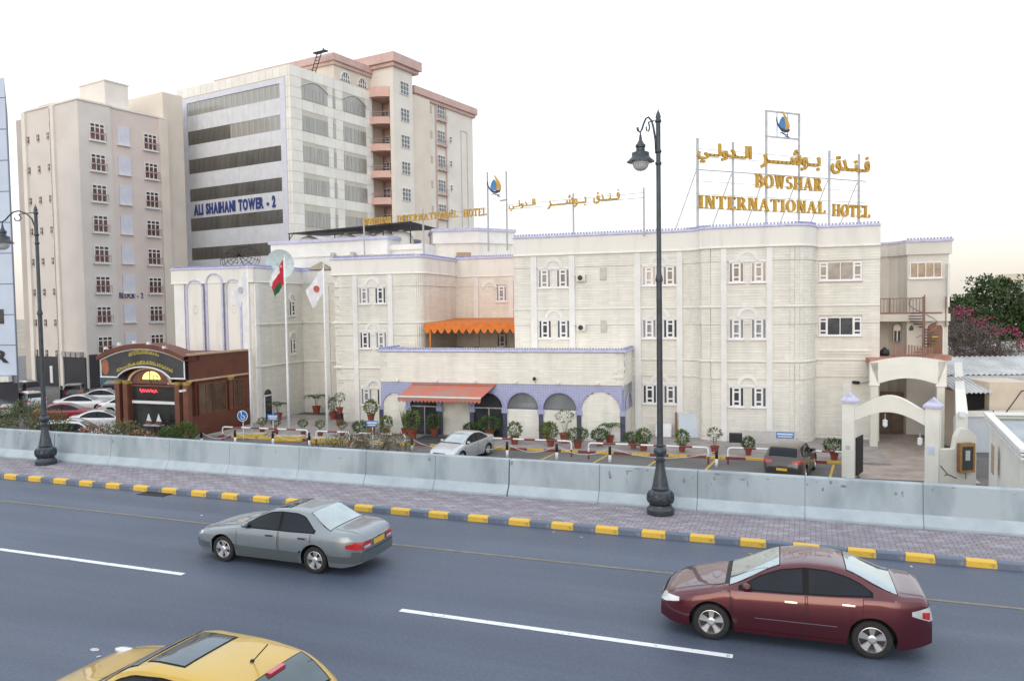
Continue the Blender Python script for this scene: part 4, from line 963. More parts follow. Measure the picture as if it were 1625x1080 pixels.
# set-back roof storeys
pm=plaster_w
H1=thing('roof_storey','long white set-back roof storey with lavender edge above the left wings','roof storey',(-19.2,63.6,Z(9)+GL),-R(22))
b=MB(); b.box(-.3,10.6,0,5,-1.2,11.05-9); b.build('wall',plaster_w,H1)
b=MB(); b.box(-.45,10.75,-.15,5.1,11.05-9,11.3-9); b.build('roof_edge',lav,H1)
b=MB(); b.box(-.4,10.7,-.1,0,9.9-9,10.0-9); b.build('ledge',plaster,H1)
b=MB(); b.box(10.6,13.4,.6,5,-1.2,1.6); b.box(10.6,13.4,.4,.6,1.2,1.6); b.build('side_wing',plaster_w,H1)
for k,x in enumerate((5.9,7.7)):
    b=MB(); b.tube([(x,-.3,.2),(x,-.3,.8)],.03); b.box(x-.18,x+.18,-.42,-.2,.8,1.15); b.build('floodlight',galv,H1)
H2=thing('stair_tower','small white roof stair tower with lavender edge beside the long sign','roof storey',(-2.55,60.5,Z(9)+GL),R(10))
b=MB(); b.prism([(-3.2,.9),(0,0),(3.0,1.3),(3.0,5),(-3.2,5)],-.5,2.55,'z'); b.build('wall',plaster,H2)
b=MB(); b.prism([(-3.35,.75),(0,-.18),(3.15,1.15),(3.15,5.1),(-3.35,5.1)],1.7,2.62,'z'); b.build('parapet',plaster_w,H2)
b=MB(); b.prism([(-3.45,.65),(0,-.28),(3.25,1.05),(3.25,5.2),(-3.45,5.2)],2.621,2.85,'z'); b.build('roof_edge',lav,H2)
b=MB(); b.box(-1.6,-.5,.12,.5,.1,1.0); w=b.build('window',mat('brown_blind',(.42,.30,.22),.6,.1,4),H2)
# water tanks under a dark shade net
tankm=mat('white_tank',(.72,.71,.69),.45,.07,1.5)
shade=thing('shade_canopy','flat black shade canopy on thin posts over the roof water tanks','canopy',(-18.3,64.6,Z(11.05)+GL),-R(22))
b=MB(); b.add([(0,0,1.0),(11.6,-.2,1.35),(11.9,4,1.1),(.5,4,1.1),(0,0,.94),(11.6,-.2,1.28),(11.9,4,1.05),(.5,4,1.05)],[(0,1,2,3),(7,6,5,4),(0,4,5,1),(1,5,6,2),(2,6,7,3),(3,7,4,0)]); b.build('shade_sheet',black,shade)
for x in (.05,4.5,9.0,11.4):
    b=MB(); b.tube([(x,.1,-.3),(x,.1,1.0)],.045); b.build('canopy_post',black,shade)
b=MB(); b.tube([(.05,.1,.5),(.5,.1,.95)],.03); b.build('brace',black,shade)
for k,x in enumerate((1.6,5.3,7.2,9.0,10.4)):
    t=thing('water_tank',('white water tank at the left end under the shade canopy','white domed water tank second from the left under the canopy','white domed water tank at the middle of the canopy','white domed water tank behind the long sign','white domed water tank at the right end of the canopy')[k],'water tank',(-18.3+x*cos(R(22)),66.2-x*sin(R(22)),Z(10.6)+GL),0,'roof water tanks')
    b=MB(); b.lathe([(.95,-.4),(1.0,0),(1.0,.55),(.92,.85),(.72,1.08),(.4,1.22),(.15,1.27)],20); b.build('tank_shell',tankm,t,True,ang=50)
    b=MB(); b.lathe([(.2,1.24),(.2,1.34),(.1,1.36)],12); b.build('lid',tankm,t)
# satellite dishes
def dish(loc,rz,tilt,r,label,m,mesh_like=False):
    t=thing('satellite_dish',label,'satellite dish',loc,rz,'satellite dishes on the hotel roofs')
    b=MB(); n=28; k=7
    if mesh_like:
        for i in range(12): a=2*PI*i/12; b.tube([(r*q*cos(a),-.32*r*(q*q),r*q*sin(a)) for q in (0,.25,.5,.75,1)],.03,4)
        for q in (.25,.45,.62,.78,.9,1.0): b.tube([(r*q*cos(2*PI*i/n),-.32*r*q*q,r*q*sin(2*PI*i/n)) for i in range(n+1)],.02,4)
    else:
        Pp=[[(r*j/k*cos(2*PI*i/n),-.3*r*(j/k)**2,r*j/k*sin(2*PI*i/n)) for i in range(n+1)] for j in range(k+1)]; b.grid(Pp)
    d=b.build('dish',m,t,True); d.rotation_euler=(tilt,0,0); d.location=(0,0,r*.9)
    if not mesh_like:
        for i in range(10):
            a=2*PI*i/10; f=MB(); f.tube([(r*q*cos(a),-.3*r*q*q-.012,r*q*sin(a)) for q in (.05,.35,.7,1)],.006,4); f.build('seam',galv,d)
    f=MB(); f.tube([(0,-.3*r,-r*.7),(0,-r*.75,0)],.03); f.lathe([(.08,-.1),(.08,.1)],8,(0,-r*.75,0)); f.build('feed_arm',galv,d)
    f=MB(); f.tube([(0,.05,0),(0,.05,r*.85)],.06); f.tube([(-.4,.2,0),(0,.05,r*.6)],.03); f.tube([(.4,.2,0),(0,.05,r*.6)],.03); f.build('mast',galv,t)
dish((-17.1,58.5,6.85+1.35),R(-5),R(4),1.1,'round pale blue satellite dish behind the red flag',mat('dish_blue',(.55,.66,.68),.5,.06,2))
dish((-20.6,59.5,6.85+1.75),R(35),R(48),1.45,'large black mesh satellite dish tilted to the sky by the left wing',black,True)
dish((22.6,51.4,9.35),R(-15),R(-15),.42,'small white satellite dish on the annex roof edge',metalw)
# straw parasol on the roof
ps=thing('straw_parasol','small straw roof parasol between the dish and the left block','parasol',(-14.1,58.2,8.15),0)
b=MB(); b.lathe([(.95,.55),(.9,.6),(.5,.9),(.08,1.12),(.02,1.18)],9); b.build('thatch_top',mat('straw',(.30,.25,.19),.95,.25,6,bump=.4,bscale=30),ps)
b=MB(); b.tube([(0,0,0),(0,0,1.0)],.05); b.build('pole',mat('straw_pole',(.35,.3,.24)),ps)
# ------------------------------------------------------------------ annex with spiral stair, porch arch, gate
annex_m=mat('annex_plaster',(.64,.615,.57),.85,.06,.6); rail_m=mat('rust_brown_rail',(.24,.13,.10),.55,.15,4)
AX=thing('annex','plain cream annex with brown balcony rail and arched door right of the hotel','building',hw(14.9,-4,GL),-HT)
b=MB(); foot=[(-.6,1.9),(.7,1.6),(1.15,1.1),(1.4,.5),(1.5,0),(3.75,0),(3.75,9),(-.6,9)]
b.prism(foot,0,Z(8.62),'z'); b.build('wall',annex_m,AX)
off=lambda d:[(-.6,1.9-d),(.6,1.6-d),(1.05,1.1-d),(1.3,.5-d),(1.4,-d),(3.75+d,-d),(3.75+d,9),(-.6,9)]
b=MB(); b.prism(off(.15),Z(8.6),Z(9.35),'z'); b.build('parapet',annex_m,AX)
b=MB(); b.prism(off(.22),Z(9.351),Z(9.5),'z'); b.build('roof_coping',lav,AX)
t=MB(); x=1.45
while x<3.9: t.box(x,x+.09,-.2,-.05,Z(9.5),Z(9.6)); x+=.18
tag(t.build('coping_tiles',lav_d,AX),kind='stuff')
b=MB(); b.box(3.1,3.75,-.12,0,Z(4.3),Z(4.95)); b.box(-.6,3.8,-.35,1.8,Z(4.55),Z(5.0)); b.build('balcony_slab',annex_m,AX)
gl_w=mat('sunlit_window_glass',(.11,.10,.09),.05,.15,3,metal=.9,spec=.6,bump=.25,bscale=5)
f,p=winmesh(1.75,.95,(1,1,1,1),(.5,),set()); p.materials.clear(); p.materials.append(gl_w)
o=inst('window',f,AX,(2.5,0,Z(7.18))); inst('pane',p,o)
# balcony railings: bars and handrails
rp=MB(); rp.box(-.6,2.42,-.32,-.27,Z(5.92),Z(5.98)); rp.box(-.6,3.35,-.36,-.27,Z(5.0),Z(5.1)); rp.build('balcony_rail',rail_m,AX)
for k in range(17): b=MB(); b.box(-.58+k*.18,-.55+k*.18,-.31,-.28,Z(5.1),Z(5.92)); b.build('baluster',rail_m,AX)
for x_,z0,z1 in ((2.4,2.55,6.15),(3.55,4.2,6.05),(.45,5.0,6.0)): b=MB(); b.box(x_-.035,x_+.035,-.36,-.28,Z(z0),Z(z1)); b.build('rail_post',rail_m,AX)
SP=inst('spiral_stair',None,AX,(2.2,-1.05,Z(2.55)))
for k in range(15):
    a=R(-130)+k*R(24); z=.15+k*.165; b=MB(); b.prism([(.06*cos(a),.06*sin(a)),(.78*cos(a-.2),.78*sin(a-.2)),(.8*cos(a),.8*sin(a)),(.78*cos(a+.2),.78*sin(a+.2))],z,z+.07,'z'); b.build('tread',mat('stair_iron',(.10,.075,.065),.6,.15,4),SP)
b=MB(); b.tube([(.78*cos(R(-130+24*k)),.78*sin(R(-130+24*k)),1.05+k*.165) for k in range(15)],.022,5); b.build('handrail',rail_m,SP)
b=MB(); b.tube([(0,0,0),(0,0,3.5)],.05,8); b.build('centre_pole',rail_m,SP)
dm=mat('brown_wood_door',(.22,.105,.06),.5,.15,3,stretch=(6,6,.6))
b=MB(); pts=[(2.62,Z(2.55))]+[(3.02-.4*cos(PI*i/10),Z(4.05)+.4*sin(PI*i/10)) for i in range(11)]+[(3.42,Z(2.55))]
b.prism(pts,-.06,.0); d=b.build('arched_door',dm,AX)
b=MB(); b.box(2.88,3.18,-.075,-.062,Z(3.5),Z(3.64)); b.build('door_plate',mat('yellow_plate',(.62,.45,.08),.5),d)
b=MB(); b.lathe([(.03,0),(.03,.05)],8,(2.72,-.1,Z(3.1))); b.build('handle',galv,d)
b=MB(); b.tube([(q,-.04,z) for q,z in [(2.56,Z(2.55))]+[(3.02-.46*cos(PI*i/10),Z(4.05)+.46*sin(PI*i/10)) for i in range(11)]+[(3.48,Z(2.55))]],.05,5); b.build('door_arch',plaster_w,AX)
b=MB(); pts=[(.82,Z(3.3))]+[(1.02-.2*cos(PI*i/8),Z(4.15)+.2*sin(PI*i/8)) for i in range(9)]+[(1.22,Z(3.3))]; b.prism(pts,.45,.95); b.build('niche',annex_m,AX)
b=MB(); b.box(.86,1.2,.42,.449,Z(3.3),Z(3.95)); w=b.build('window',darkglass,AX); b=MB(); b.box(1.0,1.05,.40,.42,Z(3.3),Z(3.95)); b.build('mullion',upvc,w)
b=MB(); b.lathe([(.09,0),(.12,.1),(.08,.24),(.02,.3)],8,(1.72,-.16,Z(4.0))); b.build('wall_lamp',mat('lamp_green',(.05,.09,.06),.5),AX)
b=MB(); b.box(3.62,3.74,-.4,-.02,Z(5.4),Z(8.0)); b.build('side_louvre',mat('louvre_white',(.7,.7,.7)),AX)
# raised deck between porch and annex
b=MB(); b.box(-1.2,2.5,-5.0,-.4,Z(2.22),Z(2.54)); b.box(2.5,3.7,-1.2,-.4,Z(2.24),Z(2.53)); b.build('deck_slab',mat('deck_terracotta',(.40,.20,.15),.8,.12,2),AX)
for k in range(14): b=MB(); b.box(.2+k*.15,.22+k*.15+.06,-3.7,-3.66,Z(2.55),Z(3.4)-.02*k); b.build('deck_picket',rail_m,AX)
for k,x_ in enumerate((-.6,.0)):
    t=thing('refuse_sack',('black sack on the deck against the hotel corner','black sack on the deck beside the pickets')[k],'sack',hw(14.9+x_,-4+1.8,2.55),-HT); b=MB(); b.lathe([(.24,0),(.28,.15),(.24,.34),(.08,.44),(.11,.5)],9); o=b.build('sack_body',black,t,True)
b=MB(); b.box(-1.1,3.7,.4,.5,0,2.6); b.build('passage_wall',mat('passage_brown',(.16,.12,.09),.7,.2,2),AX)
# porch arch
white_w=mat('white_masonry',(.74,.73,.68),.85,.05,1.2,bump=.1)
PO=thing('porch_arch','broad white arched beam on two square columns before the annex','arch',hw(15.55,1.2,GL),-HT)
n=14; top=[(-1.92+3.84*i/n,Z(2.38)+.27*sin(PI*i/n)+.1*i/n) for i in range(n+1)]; bot=[(-1.5+3.0*i/n,Z(1.22)+.32*sin(PI*i/n)) for i in range(n+1)]
b=MB(); b.grid([[(p[0],-.2,p[1]) for p in bot],[(p[0],-.2,p[1]) for p in top],[(p[0],.2,p[1]) for p in top],[(p[0],.2,p[1]) for p in bot],[(p[0],-.2,p[1]) for p in bot]])
b.box(-1.92,-1.5,-.2,.2,Z(1.22),Z(2.38)); b.box(1.5,1.92,-.2,.2,Z(1.22),Z(2.48)); b.build('arch_beam',white_w,PO)
for x_ in (-1.68,1.66):
    b=MB(); b.box(x_-.2,x_+.2,-.17,.17,0,Z(1.1)); b.build('column',mat('cream_column',(.68,.66,.58),.85,.06,1.5),PO,bevel=.03)
    b=MB(); b.box(x_-.26,x_+.26,-.23,.23,Z(1.1),Z(1.219)); b.build('capital',plaster_w,PO)
# street gate
GA=math.atan2(-2.2,2.75)
GT=thing('gate_arch','white entrance gate arch with lavender capped pillars behind the barrier','gate',(15.85,36.6,GL),GA)
LG=3.52
for x_ in (0,LG):
    b=MB(); b.box(x_-.28,x_+.28,-.26,.26,0,Z(1.1)); b.build('gate_pillar',white_w,GT,bevel=.02)
    b=MB(); b.box(x_-.36,x_+.36,-.34,.34,Z(1.1),Z(1.2)); b.prism([(x_-.36,Z(1.2)),(x_+.36,Z(1.2)),(x_+.2,Z(1.36)),(x_,Z(1.55)),(x_-.2,Z(1.36))],-.2,.2); b.add([(x_-.36,-.34,Z(1.201)),(x_+.36,-.34,Z(1.201)),(x_+.36,.34,Z(1.201)),(x_-.36,.34,Z(1.201)),(x_,0,Z(1.56))],[(0,1,4),(1,2,4),(2,3,4),(3,0,4)]); b.build('pillar_cap',lav,GT)
n=16; top=[(.28+(LG-.56)*i/n,Z(.92)+.62*sin(PI*i/n)**1.3) for i in range(n+1)]; bot=[(.28+(LG-.56)*i/n,Z(.28)+.5*sin(PI*i/n)) for i in range(n+1)]
b=MB(); b.grid([[(p[0],-.16,p[1]) for p in bot],[(p[0],-.16,p[1]) for p in top],[(p[0],.16,p[1]) for p in top],[(p[0],.16,p[1]) for p in bot],[(p[0],-.16,p[1]) for p in bot]]); b.build('arch_beam',white_w,GT)
for x_,z_ in ((1.55,.2),(3.0,-.5)):
    b=MB(); b.tube([(x_,0,Z(z_)+.5),(x_,0,Z(z_)+.2)],.012); b.lathe([(.03,.22),(.12,.16),(.1,.12),(.11,-.08),(.07,-.12),(.03,-.16)],8,(x_,0,Z(z_))); b.build('hanging_lantern',metalw,GT)
b=MB(); b.box(.29,.33,-.05,1.1,.1,1.9)
for k in range(7): b.box(.29,.34,-.04+k*.17,-.01+k*.17,.1,1.9)
b.build('gate_leaf',black,GT)
b=MB(); b.box(-.09,.09,-.275,-.262,1.35,1.55); b.build('number_plate',mat('plate_pale',(.5,.52,.52)),GT)
b=MB(); b.box(LG-.2,LG+.1,-.28,-.262,1.5,1.85); b.build('notice',mat('notice_blue',(.55,.62,.78),.6),GT)
# wall beside the gate with a display box
WP=thing('gate_side_wall','low cream wall right of the gate with painted flower and stepped top','wall',(15.85+(LG+.3)*cos(GA),36.6+(LG+.3)*sin(GA),GL),R(8))
b=MB(); b.prism([(-.1,0),(1.75,0),(1.75,Z(-.2)),(1.4,Z(.1)),(1.0,Z(.15)),(.8,Z(-.2)),(.7,Z(-.75)),(-.1,Z(-.75))],0,.3); b.build('wall_body',white_w,WP)
red=mat('painted_red',(.55,.05,.04),.7,.1,5); stem=mat('painted_stem',(.10,.12,.07),.8)
b=MB(); b.tube([(1.25,-.012,.35),(1.22,-.012,.7),(1.3,-.012,.95)],.02,4); b.tube([(-.0,-.012,1.0),(.35,-.012,.6),(.8,-.012,.4)],.02,4); b.tube([(.35,-.012,.6),(.2,-.012,.55)],.02,4); b.build('painted_stem',stem,WP)
b=MB(); b.prism([(1.18,.95),(1.4,1.0),(1.38,1.2),(1.28,1.1),(1.2,1.15)],-.014,-.004); b.build('painted_flower',red,WP)
DB=thing('display_box','orange framed display box with dark screen hung on the gate wall','display box',(15.85+(LG+.3)*cos(GA)+1.12*cos(R(8)),36.6+(LG+.3)*sin(GA)+1.12*sin(R(8))-.03,Z(-1.75)+GL),R(8))
b=MB(); b.box(-.4,.4,-.22,0,0,1.45); b.build('case',mat('box_brown',(.25,.12,.06),.5,.1,3),DB)
b=MB(); b.box(-.42,-.32,-.25,-.221,.05,1.45); b.box(.32,.42,-.25,-.221,.05,1.45); b.box(-.42,.42,-.252,-.221,1.3,1.46); b.box(-.42,.42,-.252,-.221,0,.1); b.build('frame',mat('frame_orange',(.38,.21,.06),.5,.12,4),DB)
b=MB(); b.box(-.31,.31,-.235,-.222,.11,1.29); sc_o=b.build('screen',darkglass,DB)
b=MB(); b.box(-.12,.14,-.245,-.237,.6,1.1); b.build('notice',mat('notice_pale',(.55,.6,.65),.6,.25,20),sc_o)
DB.scale=(.85,1,.88)
BWl=thing('boundary_wall','long cream boundary wall running back beside the annex','wall',(20.7,36.3,GL),0)
b=MB(); dx,dy=8.1,14.5
b.add([(0,0,0),(.5,-.1,0),(dx+.5,dy,0),(dx,dy,0),(0,0,Z(.55)),(.5,-.1,Z(.55)),(dx+.5,dy,Z(1.75)),(dx,dy,Z(1.75))],[(0,3,2,1),(4,5,6,7),(0,1,5,4),(1,2,6,5),(2,3,7,6),(3,0,4,7)]); b.build('wall_body',white_w,BWl)
for k in (0,1):
    b=MB(); b.box(.05,.3,-.22,-.08,Z(-.35+.75*k),Z(-.1+.75*k)); b.build('security_camera',metalw,BWl)
# sheds, hut and flat roofed house at the right edge
corr=mat('corrugated_sheet',(.52,.54,.56),.5,.14,.8,metal=.2)
def ribbed(x0,x1,P0,P1,pitch=.3,h=.07):
    """corrugated sheet from lower edge P0=(y,z) to upper edge P1"""
    b=MB(); n=int((x1-x0)/pitch*4); b.grid([[(x0+(x1-x0)*i/n,y,z+h*(1 if (i%4) in(1,2) else 0)) for i in range(n+1)] for y,z in (P0,P1)]); return b
def shed(label,loc,w,d,z0,z1,rz):
    t=thing('shed',label,'shed',loc,rz)
    b=MB(); b.box(0,w,.3,d,0,z0-.02); b.build('wall',white_w,t)
    ribbed(-.3,w+.3,(0,z0),(d*.7,z1),.35).build('roof_sheet',corr,t)
    b=MB(); n=int(w/.35); 
    for i in range(n): b.box(i*.35,i*.35+.18,-.02,.03,z0-.8,z0-.03)
    b.box(0,w,.0,.02,z0-.85,z0-.03); b.build('fascia_sheet',corr,t)
    return t
shed('low white shed with corrugated roof beyond the boundary wall',(28.3,51.2,GL),12,6,Z(.85),Z(1.75),R(-3))
s2=shed('farther corrugated shed with signboards on its roof under the tree',(35.5,60,GL),14,6,Z(1.75),Z(2.4),R(-3))
for x_,w_,m_ in ((.2,1.6,metalw),(2.2,1.1,metalw),(3.4,2.0,galv)): b=MB(); b.box(x_,x_+w_,.2,.3,Z(1.85),Z(2.55)); b.build('signboard',m_,s2)
HU=thing('yard_hut','open fronted yard hut with corrugated canopy and dark inside','hut',(24.6,42.6,GL),R(-4))
b=MB(); b.box(0,.12,0,2.5,0,Z(.75)); b.box(1.45,3.6,0,2.5,0,Z(1.3)); b.box(0,1.5,2.4,2.5,0,Z(.75)); b.build('wall',mat('hut_beige',(.62,.53,.43),.85,.06,1),HU)
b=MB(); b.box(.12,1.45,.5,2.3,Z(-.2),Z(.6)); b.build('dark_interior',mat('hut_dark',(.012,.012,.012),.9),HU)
ribbed(-.3,1.5,(-.25,Z(.72)),(2.5,Z(1.35)),.24).build('canopy_sheet',corr,HU)
b=MB(); b.box(-.3,6.5,-.6,-.3,Z(-.5),Z(-.2)); b.build('ledge',white_w,HU)
b=MB(); b.box(-.6,6.5,-.5,-.32,0,Z(-.5)); b.build('yard_wall',mat('yard_white',(.60,.63,.68),.8,.07,.8),HU)
b=MB(); b.box(3.6,8,.6,1.2,0,Z(.9)); b.build('white_block',mat('yard_white',(.6,.63,.68)),HU)
b=MB(); b.tube([(1.3,-.7,Z(-.15)),(1.3,-.7,Z(-1.6)),(1.9,-.72,Z(-1.6)),(1.9,-.72,Z(-.3)),(2.8,-.6,Z(.9)),(4.5,-.6,Z(1.0))],.035,5); b.tube([(1.9,-.72,Z(-1.6)),(2.1,-.72,GL*0+.3),(2.2,-.75,.05)],.025,5); b.build('pipe',black,HU)
FH=thing('flat_roof_house','flat roofed house with striped parapet at the right picture edge','house',(0,0,0),0)
ed=[(19.9,32.8),(16.1,24.6),(26,21),(32,30)]
def shrink(k): cx=sum(p[0] for p in ed)/4; cy=sum(p[1] for p in ed)/4; return [(cx+(p[0]-cx)*k,cy+(p[1]-cy)*k) for p in ed]
b=MB(); b.prism(shrink(.97),GL,.75,'z'); b.build('wall',white_w,FH)
for k,(z0,z1,q,m_) in enumerate(((.75,.83,1.0,plaster_w),(.83,.88,.985,mat('stripe_green',(.25,.30,.24))),(.88,.96,1.0,plaster_w),(.96,1.0,.985,mat('stripe_green',(.25,.30,.24))),(1.0,1.1,1.005,plaster_w))):
    b=MB(); o_=shrink(q); i_=shrink(q-.05); n=4
    for i in range(4):
        j=(i+1)%4; b.add([(*o_[i],z0),(*o_[j],z0),(*i_[j],z0),(*i_[i],z0),(*o_[i],z1),(*o_[j],z1),(*i_[j],z1),(*i_[i],z1)],[(0,1,5,4),(4,5,6,7),(2,3,7,6),(0,3,2,1)])
    b.build('parapet_stripe',m_,FH)
b=MB(); b.prism(shrink(.96),.7505,.8,'z'); b.build('roof_deck',mat('roof_grey',(.38,.42,.45),.8,.12,.6),FH)
b=MB(); b.box(-.02,.02,-.3,.3,0,1.1); b.build('window',mat('brown_blind',(.42,.3,.22)),FH,loc=(18.6,30.1,-.9),rz=R(-25))
# ------------------------------------------------------------------ forecourt
pave2=mat('forecourt_paving',(.30,.27,.26),.85,.14,1.2,bump=.2,bscale=12)
b=MB(); b.box(-27,14,-6.2,3.6,-.05,.12); fp=tag(b.build('forecourt_pavement',pave2,loc=hw(0,0,GL),rz=-HT),kind='structure')
for k,x_ in enumerate(range(-26,12)):
    b=MB(); b.box(x_+.01,x_+.99,-6.32,-6.2,-.04,.13); b.build('kerb_stone',yellow_paint if k%2 else mat('kerb_red',(.22,.05,.05),.7,.15,4),fp)
for x_ in (-3.2,-.3,2.6,5.5,8.4,11.3):
    b=MB(); b.box(-.06,.06,-4.2,0,.004,.006); o=b.build('stall_line',mat('stall_yellow',(.55,.36,.07),.7,.15,4),fp,loc=(x_,-6.6,0),rz=R(-8))
b=MB(); b.box(-12.6,-9.2,-6.1,-3.4,.121,.14); tag(b.build('entrance_mat',mat('mat_dark',(.05,.055,.06),.9,.2,3),loc=hw(0,0,GL),rz=-HT),'dark floor mat in front of the hotel entrance','mat')
drv=MB(); drv.box(12.2,17.2,-9.5,4.0,.002,.03); tag(drv.build('driveway',mat('driveway_stone',(.36,.30,.27),.7,.2,.9,bump=.15),loc=hw(0,0,GL),rz=-HT),kind='structure')
# red and white pipe railings
rw=mat('rail_white',(.76,.77,.78),.5,.06,4); rr_=mat('rail_red',(.20,.04,.045),.55,.12,4)
rails=[(-24.8,-18.9,-7.2,'red and white pipe rail beside the brown kiosk',1),(-17.9,-15.9,-7.4,'short red and white pipe rail at the third flagpole',1),(-15.0,-12.2,-7.5,'red and white pipe rail left of the entrance mat',0),(-8.0,-2.25,-7.5,'red and white pipe rail beside the parked silver sedan',1),(-.95,5.05,-7.8,'red and white pipe rail behind the nearer street lamp',1),(6.3,11.9,-7.6,'red and white pipe rail behind the dark parked car',1)]
for a,c,y,lab,e in rails:
    t=thing('pipe_rail',lab,'railing',hw(a,-y,GL),-HT,'red and white pipe rails along the stalls')
    L=c-a; n=max(3,int(L/.62)); 
    for i in range(n):
        m_=rw if i%2==0 else rr_; b=MB(); b.tube([(L*i/n,0,.86),(L*(i+1)/n,0,.86)],.048,8); b.build('rail_section',m_,t,True,ang=50)
    for x_,s in ((0,-1),(L,1)):
        b=MB(); b.tube([(x_,0,.86),(x_+s*.1,0,.82),(x_+s*.14,0,.7),(x_+s*.14,0,.4)],.049,8); b.build('rail_bend',rw,t,True,ang=50)
        b=MB(); b.tube([(x_+s*.14,0,.4),(x_+s*.14,0,0)],.049,8); b.build('rail_post',rr_,t,True,ang=50)
# bollards and chains along the lot edge
bk=MB(); bk.lathe([(.075,.42),(.075,.84),(.06,.87)],12); bw_=MB(); bw_.lathe([(.078,0),(.078,.42)],12)
bks,bws=bk.mesh('black_sleeve',black,True),bw_.mesh('white_foot',rw,True)
bs=[(-36.1,37.7),(-34.9,38.1),(-33.1,39.0),(-30.5,39.3),(-27.9,39.35),(-25.0,39.4),(-21.1,39.6),(-18.1,39.7),(-15.3,39.7),(-12.5,39.85),(-9.6,39.9),(-4.2,40.4)]
where=['in front of the green shrub by the kiosk','right of the green shrub by the kiosk','at the right corner of the kiosk','before the first flagpole','before the middle flagpole','before the third flagpole','left of the parked silver sedan','in front of the parked silver sedan','right of the parked silver sedan','before the blue glazed arches','before the last white arch','behind the nearer street lamp']
chm=mat('chain_pale',(.55,.55,.54),.6,.1,6)
for k,((s,t_),wh) in enumerate(zip(bs,where)):
    q=thing('bollard','black and white bollard '+wh,'bollard',road_pt(s,t_,GL),0,'bollards linked by chains'); inst('white_foot',bws,q); inst('black_sleeve',bks,q)
    if k<len(bs)-1:
        s2,t2=bs[k+1]; d=road_pt(s2,t2)-road_pt(s,t_); b=MB(); b.tube([(d.x*i/10,d.y*i/10,.78-.42*(1-(2*i/10-1)**2)) for i in range(11)],.018,4); b.build('chain',chm,q)
# ------------------------------------------------------------------ flags
pole_m=mat('flagpole_white',(.74,.76,.78),.35,.05,3); fl_red=mat('flag_red',(.50,.02,.045),.8,.1,3); fl_grn=mat('flag_green',(.02,.10,.045),.8,.1,3); fl_wht=mat('flag_white',(.74,.74,.77),.8,.06,3)
def flag(loc,h,label,kind,seed):
    t=thing('flagpole',label,'flagpole',loc,R(-8),'flagpoles in front of the hotel')
    b=MB(); b.box(-.95,.95,-.35,.35,0,.32); b.build('yellow_plinth',yellow_paint,t,bevel=.03)
    b=MB(); b.box(-.93,.93,-.33,.33,.3205,.335); b.build('plinth_top',plain_conc,t)
    b=MB(); b.lathe([(.085,.3),(.075,4),(.06,7),(.04,h)],12); b.build('pole',pole_m,t,True)
    b=MB(); b.lathe([(.02,h),(.06,h+.05),(.05,h+.1),(.01,h+.14)],10); b.build('finial',pole_m,t,True)
    rnd=random.Random(seed)
    NU,NV=16,20; Lf,Hf=1.9,1.55
    def S(u,v):  # u along the fly, v up the hoist; cloth hangs and folds towards the pole
        drop=1.35*u**1.1; x=-(.07+1.05*u*(.6+.4*v)); y=.12*sin(u*9+v*2+seed)*u+.05*sin(u*17+seed); z=h-.15-Hf*(1-v)-drop*(.65+.35*v)
        return (x,y,z)
    def region(name,u0,u1,v0,v1,m_,o=0):
        b=MB(); b.grid([[tuple(c+(o if i_==1 else 0) for i_,c in enumerate(S(lerp(u0,u1,i/NU),lerp(v0,v1,j/NV)))) for i in range(NU+1)] for j in range(NV+1)]); return b.build(name,m_,t,True)
    if kind=='oman':
        region('red_field',0,.3,0,1,fl_red); region('white_stripe',.3,1,.67,1,fl_wht); region('red_stripe',.3,1,.34,.67,fl_red); region('green_stripe',.3,1,0,.34,fl_grn)
        b=MB(); p=Vector(S(.15,.82)); b.tube([p+Vector((-.1,-.03,-.1)),p+Vector((.1,-.03,.1))],.02,4); b.tube([p+Vector((-.1,-.03,.1)),p+Vector((.1,-.03,-.1))],.02,4); b.build('emblem',fl_wht,t)
    else:
        region('cloth',0,1,0,1,fl_wht)
        c=S(.45,.5); b=MB(); b.lathe([(.2,-.01),(.2,.01)],14); e=b.build('emblem',mat('emblem_red',(.45,.10,.08),.7) if kind=='a' else mat('emblem_grey',(.45,.45,.5),.7),t); e.location=(c[0],c[1]-.09,c[2]); e.rotation_euler=(PI/2,0,0)
flag((-16.91,50.25,GL),10.95,'left white flagpole with drooping pale flag by the kiosk','b',1)
flag((-14.16,49.05,GL),11.55,'middle white flagpole with red and green national flag','oman',4)
flag((-11.52,48.14,GL),10.9,'right white flagpole with white emblem flag','a',7)
# ------------------------------------------------------------------ restaurant kiosk
kb=mat('kiosk_brown',(.13,.042,.026),.55,.12,1.2,bump=.15,bscale=12); kb2=mat('kiosk_frame_brown',(.16,.06,.038),.5,.12,2); kgold=mat('capital_gold',(.45,.33,.10),.5,.2,8); ktrim=mat('kiosk_trim',(.50,.36,.24),.7,.1,3)
tint=mat('kiosk_glass',(.035,.035,.034),.06,.3,.7,spec=.8); tint2=mat('kiosk_side_glass',(.10,.062,.04),.08,.35,1.2,spec=.7)
KI=thing('restaurant_kiosk','dark brown restaurant front with arched black signboard and glazed side','restaurant',(-21.12,50.77,GL),RZ)
b=MB(); b.box(-5.9,0,.35,6.0,Z(1.3),Z(2.88)); b.box(-5.9,-.02,.6,6.0,0,Z(1.3)); b.build('wall',kb,KI)
b=MB(); b.box(-.25,.04,.0,6.05,Z(1.3),Z(2.9)); b.build('fascia',kb,KI)
b=MB(); b.box(-.3,.12,-.05,6.1,Z(2.9),Z(3.02)); b.box(-.2,.14,0,6.05,Z(1.2),Z(1.32)); b.build('trim_ledge',ktrim,KI)
b=MB(); b.box(-.0,.08,.05,6.0,0,Z(-1.1)); b.build('side_dado',kb,KI)
